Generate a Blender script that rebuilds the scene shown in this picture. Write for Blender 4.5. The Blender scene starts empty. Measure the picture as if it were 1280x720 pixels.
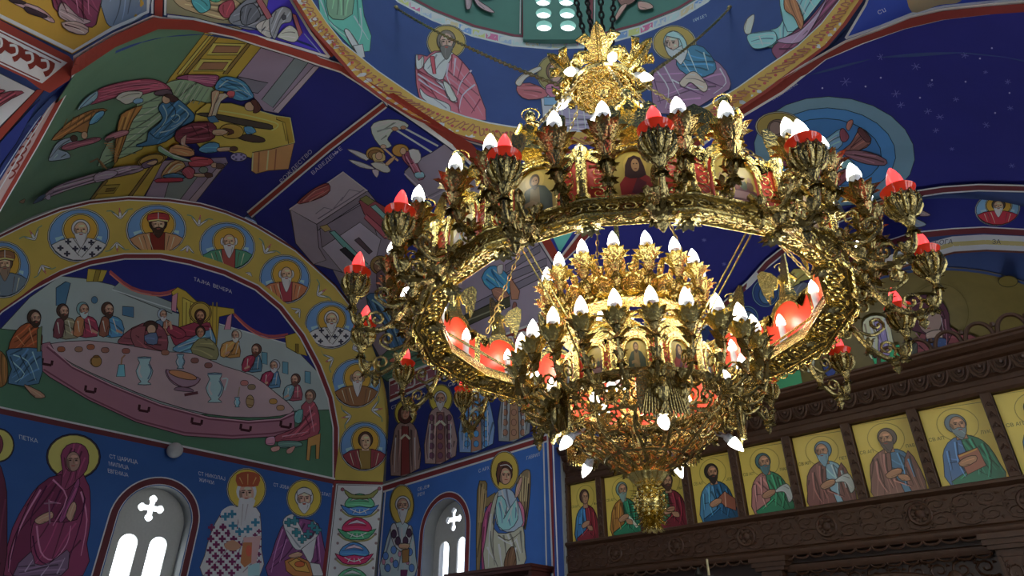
import bpy, bmesh, math, random
import numpy as np
from mathutils import Vector, Matrix
from mathutils.geometry import delaunay_2d_cdt
random.seed(7)
PI = math.pi
scene = bpy.context.scene
COL = scene.collection
H = 1.6                                   # eye height of the camera above the floor
F = 832.0; PITCH = math.radians(30); YAW = math.radians(43.3)
CP, SP, CYW, SYW = math.cos(PITCH), math.sin(PITCH), math.cos(YAW), math.sin(YAW)

# ------------------------------------------------------------------ camera, world, view
cam = bpy.data.cameras.new('camera'); camo = bpy.data.objects.new('camera', cam); COL.objects.link(camo)
camo.location = (0, 0, H)
camo.rotation_euler = (math.radians(120), 0, YAW - PI / 2)
cam.sensor_width = 36; cam.lens = 36 * F / 1280; cam.clip_start = .05; cam.clip_end = 200
scene.camera = camo
scene.view_settings.view_transform = 'Standard'; scene.view_settings.look = 'None'
scene.view_settings.exposure = 0.38; scene.view_settings.gamma = 1.0
scene.view_settings.use_curve_mapping = False
try:
    scene.cycles.use_denoising = True
    scene.cycles.max_bounces = 6; scene.cycles.sample_clamp_indirect = 6.0
    scene.cycles.caustics_reflective = False; scene.cycles.caustics_refractive = False
except Exception: pass
w = bpy.data.worlds.new('daylight'); scene.world = w; w.use_nodes = True
bg = w.node_tree.nodes['Background']; bg.inputs[0].default_value = (0.86, 0.93, 1.0, 1); bg.inputs[1].default_value = 3.3

# ------------------------------------------------------------------ rays through photo pixels
def ray(x, y):
    r = (x - 640) / F; u = (360 - y) / F
    h = CP - u * SP; z = SP + u * CP
    return (h * CYW + r * SYW, h * SYW - r * CYW, z)
# the building (z measured from eye height, +H when built)
CX, CY = 4.1, 2.62            # centre of the crossing
RV, ZC = 3.85, 3.79           # vault radius, springing
YN, YS = 11.47, 11.0          # north wall, outer edge of its splay
XE = 7.95                     # east wall of the north arm
XS = 12.2                     # sanctuary arch
XI = 8.1                      # icon screen
ZR, RR = 7.57, 3.81           # ring over the pendentives
SZ0, SR = 4.38, 4.97          # pendentive sphere
RI = 2.98                     # lunette radius
def s_planeX(c):
    def f(x, y):
        d = ray(x, y); return Vector(d) * (c / d[0])
    f.n = Vector((-1, 0, 0)); f.flat = True; return f
def s_planeY(c):
    def f(x, y):
        d = ray(x, y); return Vector(d) * (c / d[1])
    f.n = Vector((0, -1, 0)); f.flat = True; return f
def quad(a, b, c, far=True):
    D = max(b * b - 4 * a * c, 0) ** .5
    return (-b + D) / (2 * a) if far else (-b - D) / (2 * a)
def s_vault_north(x, y):
    d = ray(x, y)
    if d[0] > 1e-6 and d[2] * XE / d[0] < ZC: return Vector(d) * (XE / d[0])
    a = d[0] ** 2 + d[2] ** 2; b = -2 * (d[0] * CX + d[2] * ZC); c = CX ** 2 + ZC ** 2 - RV ** 2
    k = quad(a, b, c)
    if d[2] * k < ZC and d[0] * k < CX and d[0] > 1e-6: k = (CX - RV) / d[0]
    return Vector(d) * k
s_vault_north.flat = False
s_vault_north.nf = lambda p: Vector((CX - p.x, 0, max(ZC - p.z, -9) if p.z > ZC else 0)).normalized()
def s_vault_east(x, y):
    d = ray(x, y)
    a = d[1] ** 2 + d[2] ** 2; b = -2 * (d[1] * CY + d[2] * ZC); c = CY ** 2 + ZC ** 2 - RV ** 2
    k = quad(a, b, c)
    if d[2] * k < ZC and d[1] > 1e-6: k = (CY + RV) / d[1]
    return Vector(d) * k
s_vault_east.flat = False
s_vault_east.nf = lambda p: Vector((0, CY - p.y, ZC - p.z if p.z > ZC else 0)).normalized()
# splay: cone about the lunette axis above the springing, slanted flat strip below
KS = (RV - RI) / (YN - YS)
def s_splay(x, y):
    d = Vector(ray(x, y))
    # plane through (CX+RI, YN) and (CX+RV, YS)
    n = Vector((YN - YS, RV - RI, 0)); p0 = Vector((CX + RI, YN, 0))
    s = n.dot(p0) / n.dot(d); p = d * s
    if p.z < ZC: return p
    # cone: r = RI + (YN - Y) KS
    lo, hi = YS / d.y * .9, YN / d.y * 1.05
    g = lambda s: math.hypot(d.x * s - CX, d.z * s - ZC) - (RI + (YN - d.y * s) * KS)
    if g(lo) * g(hi) > 0: return d * (11.2 / d.y)
    for _ in range(40):
        m = (lo + hi) / 2
        if g(lo) * g(m) <= 0: hi = m
        else: lo = m
    return d * ((lo + hi) / 2)
s_splay.flat = False
def _ns(p):
    if p.z < ZC: return Vector((-(YN - YS), -(RV - RI), 0)).normalized()
    r = Vector((CX - p.x, 0, ZC - p.z)).normalized()
    return (r * (YN - YS) + Vector((0, -1, 0)) * (RV - RI)).normalized()
s_splay.nf = _ns
def s_sphere(x, y):
    d = Vector(ray(x, y)); c = Vector((CX, CY, SZ0))
    return d * quad(d.dot(d), -2 * d.dot(c), c.dot(c) - SR * SR)
s_sphere.flat = False
def nearest(sa, sb):
    def f(x, y):
        a, b = sa(x, y), sb(x, y)
        if a.length < b.length: f.last = sa; return a
        f.last = sb; return b
    f.flat = False; f.nf = lambda p: f.last.nf(p)
    return f
s_sphere.nf = lambda p: (Vector((CX, CY, SZ0)) - p).normalized()
Z1, R1, Z2, R2 = 8.2, 4.03, 11.2, 4.57
def rdrum(z):
    if z < ZR: return RR
    return RR + (z - ZR) / (Z2 - ZR) * (R2 - RR) if z < Z2 else R2
def s_drum(x, y):
    d = Vector(ray(x, y))
    lo, hi = (d.x * CX + d.y * CY) / (d.x ** 2 + d.y ** 2), 60
    g = lambda s: math.hypot(d.x * s - CX, d.y * s - CY) - rdrum(d.z * s)
    for _ in range(50):
        m = (lo + hi) / 2
        if g(m) > 0: hi = m
        else: lo = m
    return d * lo
s_drum.flat = False
s_drum.nf = lambda p: Vector((CX - p.x, CY - p.y, 0)).normalized()
# sanctuary: blue arched splay then the gold conch
AX = 13.4; RA = 3.05
def s_sanct(x, y):
    d = Vector(ray(x, y))
    lo, hi = XS / d.x * .92, AX / d.x * 1.02
    k = (RV - RA) / (AX - XS)
    g = lambda s: math.hypot(d.y * s - CY, d.z * s - ZC) - (RA + (AX - d.x * s) * k)
    if g(lo) * g(hi) > 0: return d * (12.8 / d.x)
    for _ in range(40):
        m = (lo + hi) / 2
        if g(lo) * g(m) <= 0: hi = m
        else: lo = m
    return d * ((lo + hi) / 2)
s_sanct.flat = False
s_sanct.nf = lambda p: (Vector((0, CY - p.y, ZC - p.z)).normalized() + Vector((-.8, 0, 0))).normalized()
def s_apse(x, y):
    d = Vector(ray(x, y)); c = Vector((AX, CY, ZC))
    # quarter sphere over a half cylinder
    s = quad(d.dot(d), -2 * d.dot(c), c.dot(c) - RA * RA)
    p = d * s
    if p.z < ZC:
        s = quad(d.x ** 2 + d.y ** 2, -2 * (d.x * AX + d.y * CY), AX ** 2 + CY ** 2 - RA * RA); p = d * s
    return p
s_apse.flat = False
s_apse.nf = lambda p: (Vector((AX, CY, min(p.z, ZC))) - p).normalized()

def lin(hexs, g=1.0):
    if isinstance(hexs, tuple): r = [c / 255 for c in hexs]
    else: r = [int(hexs[i:i + 2], 16) / 255 for i in (0, 2, 4)]
    return [min(.92, (c / 12.92 if c <= .04045 else ((c + .055) / 1.055) ** 2.4) * g) for c in r]

# ------------------------------------------------------------------ materials
def nodes(name):
    m = bpy.data.materials.new(name); m.use_nodes = True
    nt = m.node_tree; return m, nt, nt.nodes['Principled BSDF']
def mat(name, hexs, rough=.6, metal=0.0, noise=0.0, scale=8, bump=0.0, bscale=60, emit=None, estr=0.0, g=1.0):
    m, nt, b = nodes(name)
    c = lin(hexs, g) + [1]
    b.inputs['Base Color'].default_value = c; b.inputs['Roughness'].default_value = rough; b.inputs['Metallic'].default_value = metal
    tc = nt.nodes.new('ShaderNodeTexCoord')
    if noise:
        n = nt.nodes.new('ShaderNodeTexNoise'); n.inputs['Scale'].default_value = scale; n.inputs['Detail'].default_value = 5
        mx = nt.nodes.new('ShaderNodeMixRGB'); mx.blend_type = 'MULTIPLY'; mx.inputs[0].default_value = noise
        mx.inputs[1].default_value = c
        nt.links.new(tc.outputs['Object'], n.inputs['Vector']); nt.links.new(n.outputs['Fac'], mx.inputs[2]); nt.links.new(mx.outputs[0], b.inputs['Base Color'])
    if bump:
        n2 = nt.nodes.new('ShaderNodeTexNoise'); n2.inputs['Scale'].default_value = bscale; n2.inputs['Detail'].default_value = 3
        bp = nt.nodes.new('ShaderNodeBump'); bp.inputs['Strength'].default_value = bump; bp.inputs['Distance'].default_value = .02
        nt.links.new(tc.outputs['Object'], n2.inputs['Vector']); nt.links.new(n2.outputs['Fac'], bp.inputs['Height']); nt.links.new(bp.outputs['Normal'], b.inputs['Normal'])
    if emit:
        b.inputs['Emission Color'].default_value = lin(emit) + [1]; b.inputs['Emission Strength'].default_value = estr
    return m
def fresco_mat(name, rough, spec):
    m, nt, b = nodes(name)
    a = nt.nodes.new('ShaderNodeVertexColor'); a.layer_name = 'Col'
    tc = nt.nodes.new('ShaderNodeTexCoord'); n = nt.nodes.new('ShaderNodeTexNoise')
    n.inputs['Scale'].default_value = 1.7; n.inputs['Detail'].default_value = 8
    r = nt.nodes.new('ShaderNodeMapRange'); r.inputs[3].default_value = .82; r.inputs[4].default_value = 1.14
    mx = nt.nodes.new('ShaderNodeMixRGB'); mx.blend_type = 'MULTIPLY'; mx.inputs[0].default_value = 1
    nt.links.new(tc.outputs['Object'], n.inputs['Vector']); nt.links.new(n.outputs['Fac'], r.inputs[0]); nt.links.new(a.outputs['Color'], mx.inputs[1]); nt.links.new(r.outputs[0], mx.inputs[2])
    nt.links.new(mx.outputs[0], b.inputs['Base Color'])
    b.inputs['Roughness'].default_value = rough; b.inputs['Specular IOR Level'].default_value = spec
    return m
M_FRESCO = fresco_mat('fresco_paint', .62, .25)
M_ICON = fresco_mat('icon_paint', .32, .5)
PG = 3.05                                   # paint colours below are read dim; the pigments themselves are this much lighter
M_GOLD = mat('gilded_brass', 'E1CD86', .22, 1.0, bump=.5, bscale=45)
M_GOLDD = mat('aged_brass', 'B8A56E', .24, 1.0, noise=.35, scale=14, bump=.45, bscale=60)
M_RED = mat('red_enamel', 'F04832', .38, 0.0)
M_REDGLASS = mat('red_glass', 'DE3A20', .1, 0.0, emit='FF3A1A', estr=.1)
M_BULB = mat('lit_bulb', 'FFF6E0', .3, emit='FFF3DE', estr=20)
M_SPOT = mat('lit_spot_bulb', 'FFF6E0', .3, emit='FFF6E8', estr=16)
M_REDBULB = mat('lit_red_bulb', 'FF5A50', .3, emit='FF3A3C', estr=1.6)
M_SLEEVE = mat('white_sleeve', 'D9DCE2', .4)
M_WOOD = mat('carved_walnut', '573823', .5, noise=.5, scale=18, bump=.2, bscale=90)
M_PLASTER = mat('plaster', '9FA1A0', .8, noise=.2, scale=6)
M_STONE = mat('window_stone', 'D2D0CA', .85, noise=.25, scale=30)
def translucent(m, f):
    nt = m.node_tree; b = nt.nodes['Principled BSDF']; o = nt.nodes['Material Output']; t = nt.nodes.new('ShaderNodeBsdfTranslucent'); x = nt.nodes.new('ShaderNodeMixShader')
    t.inputs[0].default_value = (.85, .84, .8, 1); x.inputs[0].default_value = f
    nt.links.new(b.outputs[0], x.inputs[1]); nt.links.new(t.outputs[0], x.inputs[2]); nt.links.new(x.outputs[0], o.inputs['Surface'])
translucent(M_STONE, .10)
M_BLUEW = mat('blue_plaster', '3D5590', .7, noise=.2, scale=3)
M_FLOOR = mat('marble_floor', 'A59C90', .35, noise=.5, scale=3)
M_FRAME = mat('dark_moulding', '3A241C', .5, noise=.4, scale=20)
M_CHAIN = mat('brass_chain', 'C9B27A', .3, 1.0)
M_DARKCHAIN = mat('iron_chain', '3C3A36', .5, .8)
M_GLOBE = mat('white_glass_globe', 'DADAD6', .25)
M_GOLDLEAF = mat('gold_leaf_ground', 'C9AE45', .45, .25, noise=.35, scale=5)

# ------------------------------------------------------------------ object helpers
def tag(o, label=None, cat=None, group=None, kind=None):
    if label: o['label'] = label
    if cat: o['category'] = cat
    if group: o['group'] = group
    if kind: o['kind'] = kind
    return o
def empty(name, loc=(0, 0, 0), rz=0.0):
    o = bpy.data.objects.new(name, None); COL.objects.link(o); o.location = loc; o.rotation_euler = (0, 0, rz); o.empty_display_size = .1
    return o
class MB:
    def __init__(s): s.v = []; s.f = []
    def add(s, vs, fs):
        n = len(s.v); s.v += [tuple(q) for q in vs]; s.f += [tuple(i + n for i in q) for q in fs]
    def box(s, a, b):
        (x0, y0, z0), (x1, y1, z1) = a, b
        s.add([(x0, y0, z0), (x1, y0, z0), (x1, y1, z0), (x0, y1, z0), (x0, y0, z1), (x1, y0, z1), (x1, y1, z1), (x0, y1, z1)],
              [(3, 2, 1, 0), (4, 5, 6, 7), (0, 1, 5, 4), (1, 2, 6, 5), (2, 3, 7, 6), (3, 0, 4, 7)])
    def tube(s, pts, r, n=6, cap=True):
        pts = [Vector(p) for p in pts]; m = len(pts)
        if not hasattr(r, '__len__'): r = [r] * m
        t0 = (pts[1] - pts[0]).normalized()
        ref = Vector((0, 0, 1)) if abs(t0.z) < .9 else Vector((1, 0, 0))
        u = t0.cross(ref).normalized(); vs = []
        for i in range(m):
            t = (pts[min(i + 1, m - 1)] - pts[max(i - 1, 0)])
            if t.length < 1e-9: t = t0
            t.normalize(); u = (u - t * u.dot(t))
            if u.length < 1e-6: u = t.orthogonal()
            u.normalize(); v = t.cross(u)
            for k in range(n):
                a = 2 * PI * k / n; vs.append(pts[i] + (u * math.cos(a) + v * math.sin(a)) * r[i])
        fs = [(i * n + k, i * n + (k + 1) % n, (i + 1) * n + (k + 1) % n, (i + 1) * n + k) for i in range(m - 1) for k in range(n)]
        if cap: fs += [tuple(range(n))[::-1], tuple((m - 1) * n + k for k in range(n))]
        s.add(vs, fs)
    def lathe(s, prof, n=20, c=(0, 0, 0), a0=0, a1=2 * PI, lobes=0, amp=0):
        full = abs(a1 - a0 - 2 * PI) < 1e-6; m = n if full else n + 1; vs = []
        for r, z in prof:
            for k in range(m):
                a = a0 + (a1 - a0) * k / n; rr = r * (1 + amp * math.cos(lobes * a)) if lobes else r
                vs.append((c[0] + rr * math.cos(a), c[1] + rr * math.sin(a), c[2] + z))
        fs = []
        for i in range(len(prof) - 1):
            for k in range(n):
                k2 = (k + 1) % m if full else k + 1
                fs.append((i * m + k, i * m + k2, (i + 1) * m + k2, (i + 1) * m + k))
        s.add(vs, fs)
    def grid(s, fn, nu, nv):
        vs = [fn(i / nu, j / nv) for j in range(nv + 1) for i in range(nu + 1)]
        fs = [(j * (nu + 1) + i, j * (nu + 1) + i + 1, (j + 1) * (nu + 1) + i + 1, (j + 1) * (nu + 1) + i) for j in range(nv) for i in range(nu)]
        s.add(vs, fs)
    def plate(s, poly, th, fn):
        """a thick plate: 2-D outline mapped through fn(u, v, w)"""
        n = len(poly)
        vs = [fn(u, v, 0) for u, v in poly] + [fn(u, v, th) for u, v in poly]
        fs = [tuple(range(n))[::-1], tuple(range(n, 2 * n))] + [(i, (i + 1) % n, n + (i + 1) % n, n + i) for i in range(n)]
        s.add(vs, fs)
    def ball(s, c, r, n=10, m=6, sc=(1, 1, 1)):
        vs = []; fs = []
        for j in range(m + 1):
            t = PI * j / m
            for k in range(n):
                a = 2 * PI * k / n
                vs.append((c[0] + r * sc[0] * math.sin(t) * math.cos(a), c[1] + r * sc[1] * math.sin(t) * math.sin(a), c[2] + r * sc[2] * math.cos(t)))
        for j in range(m):
            for k in range(n): fs.append((j * n + k, (j + 1) * n + k, (j + 1) * n + (k + 1) % n, j * n + (k + 1) % n))
        s.add(vs, fs)
    def xf(s, M, other):
        s.add([M @ Vector(q) for q in other.v], other.f)
    def mesh(s, name, m, smooth=True):
        me = bpy.data.meshes.new(name); me.from_pydata(s.v, [], s.f); me.validate()
        if m: me.materials.append(m)
        if smooth:
            me.polygons.foreach_set('use_smooth', [True] * len(me.polygons))
            try: me.set_sharp_from_angle(angle=math.radians(42))
            except Exception: pass
        me.update(); return me
    def build(s, name, m, parent=None, smooth=True, label=None):
        return put(name, s.mesh(name, m, smooth), parent, label=label)
def put(name, me, parent=None, loc=(0, 0, 0), rz=0.0, label=None):
    o = bpy.data.objects.new(name, me); COL.objects.link(o)
    if parent: o.parent = parent
    o.location = loc; o.rotation_euler = (0, 0, rz)
    if label: o['label'] = label
    return o
def crv(pts, n=6, closed=False):
    """Catmull-Rom through points of any dimension"""
    P = [np.array(p, float) for p in pts]; m = len(P); out = []
    for i in range(m if closed else m - 1):
        if closed: a, b, c, d = P[(i - 1) % m], P[i], P[(i + 1) % m], P[(i + 2) % m]
        else: a, b, c, d = P[max(i - 1, 0)], P[i], P[i + 1], P[min(i + 2, m - 1)]
        for k in range(n):
            t = k / n
            out.append(.5 * ((2 * b) + (c - a) * t + (2 * a - 5 * b + 4 * c - d) * t * t + (3 * b - a - 3 * c + d) * t ** 3))
    if not closed: out.append(P[-1])
    return out
def holed(name, outline, holes, depth, M, m, parent=None):
    """a slab with real holes: filled 2-D curve, extruded, placed by matrix M"""
    c = bpy.data.curves.new(name, 'CURVE'); c.dimensions = '2D'; c.fill_mode = 'BOTH'; c.extrude = depth / 2
    for loop in [outline] + holes:
        sp = c.splines.new('POLY'); sp.points.add(len(loop) - 1); sp.use_cyclic_u = True
        for p, q in zip(sp.points, loop): p.co = (q[0], q[1], 0, 1)
    t = bpy.data.objects.new('t', c); COL.objects.link(t)
    me = bpy.data.meshes.new_from_object(t); bpy.data.objects.remove(t)
    me.transform(M); me.materials.clear(); me.materials.append(m); me.name = name
    return put(name, me, parent)

# ------------------------------------------------------------------ mural painting: shapes traced on the wall, laid in thin coats of paint
LAYERS = {}
def P2(s):
    if isinstance(s, str):
        q = s.replace(',', ' ').split(); return [(float(q[i]), float(q[i + 1])) for i in range(0, len(q), 2)]
    return [(float(a), float(b)) for a, b in s]
STEP = .0004
class Mural:
    def __init__(s, name, surf, parent, label=None, m=None, M=None, g=None):
        s.name, s.surf, s.parent, s.label = name, surf, parent, label
        s.items = []; s.lift = 0.0; s.clip = None; s.fold = 0; s.ol = 0.0; s.m = m or M_FRESCO; s.M = M; s.g = PG if g is None else g
    def tr(s, pts):
        if s.M is None: return pts
        ox, oy, ax, ay, bx, by = s.M
        return [(ox + ax * u + bx * v, oy + ay * u + by * v) for u, v in pts]
    def at(s, ox, oy, ax, ay, bx, by):
        s.M = (ox, oy, ax, ay, bx, by); return s
    def poly(s, col, pts, sm=0, holes=()):
        p = s.tr(P2(pts))
        if sm: p = [tuple(q) for q in crv(p, sm if sm > 1 else 4, True)]
        s.items.append((p, col, [s.tr(P2(h)) for h in holes]))
        if s.ol and len(p) > 3:                     # dark contour round each painted shape
            A = abs(sum(p[i - 1][0] * p[i][1] - p[i][0] * p[i - 1][1] for i in range(len(p)))) / 2
            if s.fold and sm and A > 70: s.drape(p, col, A)
            if A > 12:
                M, s.M = s.M, None
                s.line(tuple(int(int(col[i:i + 2], 16) * .36) for i in (0, 2, 4)), s.ol * min(1.0, .5 + A / 300), p, 0, True); s.M = M
        return s
    def drape(s, p, col, A):
        """painted folds: light and dark strokes running the length of a garment"""
        Q = np.array(p); c = Q.mean(0); ev, vec = np.linalg.eigh(np.cov((Q - c).T)); ax, wx = vec[:, 1], vec[:, 0]
        l, w_ = 1.75 * ev[1] ** .5, 1.6 * ev[0] ** .5
        rr = random.Random(int(A * 7) + len(p)); n = max(2, min(8, int(A ** .5 / 4.5))); M, s.M = s.M, None
        h = lambda f: ''.join('%02X' % min(255, int(int(col[i:i + 2], 16) * f)) for i in (0, 2, 4))
        def inside(q):
            r = False
            for i in range(len(p)):
                (x0, y0), (x1, y1) = p[i - 1], p[i]
                if (y0 > q[1]) != (y1 > q[1]) and q[0] < x0 + (q[1] - y0) * (x1 - x0) / (y1 - y0): r = not r
            return r
        for k in range(n):
            t = -1 + 2 * (k + .5) / n; b_ = rr.uniform(-.25, .25); run = []; best = []
            for j in range(13):
                u = -1 + j / 6; v = t * (1 - .25 * u * u) + b_ * u * .6 + .12 * math.sin(3 * u + k)
                q = c + ax * u * l + wx * v * w_
                if inside(q): run.append((float(q[0]), float(q[1])))
                else:
                    if len(run) > len(best): best = run
                    run = []
            if len(run) > len(best): best = run
            if len(best) > 3:
                wd = max(.7, min(2.4, A ** .5 / 14)); a_, z_ = rr.randint(0, 1), len(best) - rr.randint(0, 1)
                s.line(h(1.22) if k % 2 else h(.66), wd, best[a_:z_], 0, w1=wd * .4)
        s.M = M
    def ell(s, col, cx, cy, rx, ry=None, rot=0, n=22, a0=0, a1=360):
        ry = rx if ry is None else ry; c, d = math.cos(math.radians(rot)), math.sin(math.radians(rot))
        if max(rx, ry) * (1 if s.M is None else math.hypot(s.M[2], s.M[3])) < 5: n = 10
        pts = []
        for k in range(n + (a1 - a0 < 360)):
            a = math.radians(a0 + (a1 - a0) * k / n); x, y = rx * math.cos(a), ry * math.sin(a)
            pts.append((cx + x * c - y * d, cy + x * d + y * c))
        return s.poly(col, pts)
    def line(s, col, wd, pts, sm=0, closed=False, w1=None):
        p = s.tr(P2(pts)); k = 1.0
        if s.M is not None: k = math.sqrt(abs(s.M[2] * s.M[5] - s.M[3] * s.M[4]))
        if sm: p = [tuple(q) for q in crv(p, sm if sm > 1 else 4, closed)]
        if closed: p = p + [p[0], p[1]]
        elif len(p) > 2:                            # break the stroke at sharp corners
            for i in range(1, len(p) - 1):
                ux, uy, vx, vy = p[i][0] - p[i - 1][0], p[i][1] - p[i - 1][1], p[i + 1][0] - p[i][0], p[i + 1][1] - p[i][1]
                if ux * vx + uy * vy < .1 * math.hypot(ux, uy) * math.hypot(vx, vy):
                    M, s.M = s.M, None; s.line(col, wd * k, p[:i + 1]); s.line(col, wd * k, p[i:]); s.M = M; return s
        n = len(p); L = []; R = []
        for i in range(n):
            a, b = p[max(i - 1, 0)], p[min(i + 1, n - 1)]
            dx, dy = b[0] - a[0], b[1] - a[1]; l = math.hypot(dx, dy) or 1
            ww = wd if w1 is None else wd + (w1 - wd) * i / (n - 1)
            hx, hy = -dy / l * ww * k / 2, dx / l * ww * k / 2
            L.append((p[i][0] + hx, p[i][1] + hy)); R.append((p[i][0] - hx, p[i][1] - hy))
        if closed:
            for i in range(n - 2): s.items.append(([L[i], L[i + 1], R[i + 1], R[i]], col, []))
            s.items[-(n - 2):] = [('strip', L[:n - 1], R[:n - 1], col)]
        else: s.items.append(('strip', L, R, col))
        return s
    def text(s, col, txt, x, y, ux, uy, vx, vy):
        """lettering: baseline start (x, y), u = advance vector for one em, v = up vector for one em"""
        c = bpy.data.curves.new('t', 'FONT'); c.body = txt; c.resolution_u = 2
        t = bpy.data.objects.new('t', c); COL.objects.link(t)
        me = bpy.data.meshes.new_from_object(t); bpy.data.objects.remove(t)
        s.items.append(('mesh', [(x + q.co.x * ux + q.co.y * vx, y + q.co.x * uy + q.co.y * vy) for q in me.vertices], [tuple(f.vertices) for f in me.polygons], col))
        bpy.data.meshes.remove(me); return s
    def build(s):
        surf = s.surf; lay = LAYERS.setdefault(surf, np.zeros((950, 950), np.int16))
        V = []; Fc = []; C = []; step = 7; layer = STEP if getattr(surf, 'flat', False) else .0008
        for it in s.items:
            tris = []
            if it[0] == 'strip':
                L, R = it[1], it[2]; pts = L + R; n = len(L)
                if not getattr(surf, 'flat', False):
                    L2 = []; R2 = []
                    for i in range(n - 1):
                        k = max(1, int(max(math.dist(L[i], L[i + 1]), math.dist(R[i], R[i + 1])) / step))
                        for j in range(k):
                            t = j / k
                            L2.append((L[i][0] + (L[i + 1][0] - L[i][0]) * t, L[i][1] + (L[i + 1][1] - L[i][1]) * t)); R2.append((R[i][0] + (R[i + 1][0] - R[i][0]) * t, R[i][1] + (R[i + 1][1] - R[i][1]) * t))
                    L, R = L2 + [L[-1]], R2 + [R[-1]]; n = len(L); pts = L + R
                fs = [(i, i + 1, n + i + 1, n + i) for i in range(n - 1)]; col = it[3]
            elif it[0] == 'mesh': pts, fs, col = it[1], it[2], it[3]
            else:
                p, col, holes = it
                loops = [p] + holes; pts = []; edges = []
                flat = getattr(surf, 'flat', False)
                for lp in loops:
                    q = []
                    for i in range(len(lp)):
                        a, b = lp[i], lp[(i + 1) % len(lp)]
                        k = 1 if flat else max(1, int(math.dist(a, b) / step))
                        q += [(a[0] + (b[0] - a[0]) * j / k, a[1] + (b[1] - a[1]) * j / k) for j in range(k)]
                    n0 = len(pts); pts += q; edges += [(n0 + i, n0 + (i + 1) % len(q)) for i in range(len(q))]
                xs = [q[0] for q in pts]; ys = [q[1] for q in pts]
                if not flat and max(max(xs) - min(xs), max(ys) - min(ys)) > 1.6 * step:
                    gx = np.arange(min(xs) + step * .5, max(xs), step); gy = np.arange(min(ys) + step * .5, max(ys), step)
                    pts = pts + [(float(a) + .013 * (i % 3), float(b)) for i, a in enumerate(gx) for b in gy]
                r = delaunay_2d_cdt([Vector(q) for q in pts], edges, [], 0, 1e-4, False)
                pts = [(q.x, q.y) for q in r[0]]; fs = [tuple(f) for f in r[2]]
                Pn = np.array(pts); tri = np.array([f[:3] for f in fs]); cen = Pn[tri].mean(1); ins = np.zeros(len(tri), bool)
                for lp in loops:                       # even-odd test of each triangle's middle
                    q = np.array(lp); q2 = np.roll(q, -1, 0)
                    for (x0, y0), (x1, y1) in zip(q, q2):
                        if y0 != y1: ins ^= ((cen[:, 1] > min(y0, y1)) & (cen[:, 1] <= max(y0, y1)) & (cen[:, 0] < x0 + (cen[:, 1] - y0) * (x1 - x0) / (y1 - y0)))
                fs = [f for f, k in zip(fs, ins) if k]
            if not pts: continue
            Pa = np.array(pts); cells = []
            for f in fs:                                # coats already lying under this shape
                q = Pa[list(f)]; x0, y0 = np.clip((q.min(0) + 300) // 2, 0, 949).astype(int); x1, y1 = np.clip((q.max(0) + 300) // 2, 0, 949).astype(int); cells.append((y0, y1 + 1, x0, x1 + 1))
            L_ = 1 + max([int(lay[a:b, c:d].max()) for a, b, c, d in cells] or [0])
            for a, b, c, d in cells: lay[a:b, c:d] = L_
            n0 = len(V)
            for q in pts:
                p = surf(*q)
                nn = surf.n if hasattr(surf, 'n') else surf.nf(p)
                p = p + nn * (layer * L_ + s.lift); V.append((p.x, p.y, p.z + H) if s.clip is None else (p.x, min(max(p.y, s.clip[0]), s.clip[1]), min(max(p.z, s.clip[2]), s.clip[3]) + H))
            cl = lin(col, s.g) + [1]
            for f in fs: Fc.append(tuple(n0 + i for i in f)); C.append((len(f), cl))
        me = bpy.data.meshes.new(s.name); me.from_pydata(V, [], Fc)
        at = me.color_attributes.new('Col', 'FLOAT_COLOR', 'CORNER')
        arr = np.array([c for k, c in C for _ in range(k)], dtype=np.float32)
        if len(arr) == len(at.data): at.data.foreach_set('color', arr.ravel())
        me.materials.append(s.m); me.update()
        return put(s.name, me, s.parent, label=s.label)
# ------------------------------------------------------------------ the building
def struct(o, label=None): return tag(o, label, None, None, 'structure')
mb = MB(); mb.box((-14, -12, -.2), (14, 12.2, 0)); floor = struct(mb.build('floor', M_FLOOR, smooth=False), 'pale marble church floor')
def arch_loop(x0, x1, z0, zs, n=16):
    r = (x1 - x0) / 2; c = (x0 + x1) / 2
    return [(x0, z0), (x1, z0)] + [(c + r * math.cos(PI * k / n), zs + r * math.sin(PI * k / n)) for k in range(n + 1)]
def cross_loop(c, z, a):
    """quatrefoil-ended cross"""
    o = []
    w_ = a * .2; e = a * .3
    for k in range(4):
        an = PI / 2 * k; ca, sa = math.cos(an), math.sin(an)
        pts = [(w_, -w_), (a * .52, -w_ * 1.0), (a * .6, -e), (a * .78, -e), (a * .92, -e * .55), (a, 0), (a * .92, e * .55), (a * .78, e), (a * .6, e), (a * .52, w_)]
        o += [(c + x * ca - y * sa, z + x * sa + y * ca) for x, y in pts]
    return o
MXZ = lambda y: Matrix(((1, 0, 0, 0), (0, 0, 1, y), (0, 1, 0, H), (0, 0, 0, 1)))          # (x, z) on a wall Y = y
MYZ = lambda x: Matrix(((0, 0, 1, x), (1, 0, 0, 0), (0, 1, 0, H), (0, 0, 0, 1)))          # (y, z) on a wall X = x
W1 = (3.49, 4.61, -.6, 2.03); W2 = (8.555, 9.65, -.3, 2.11)
# north wall (end wall of the arm) with the arched window
lun = [(CX - RI - .9, -H), (CX + RI + .02, -H)] + [(CX + (RI + .02) * math.cos(PI * k / 40), ZC + (RI + .02) * math.sin(PI * k / 40)) for k in range(41)] + [(CX - RI - .9, ZC)]
wall_n = struct(holed('wall_north', lun, [arch_loop(*W1)], .5, MXZ(YN + .25), M_PLASTER), 'end wall of the left arm under the arch, painted with a banquet')
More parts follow.
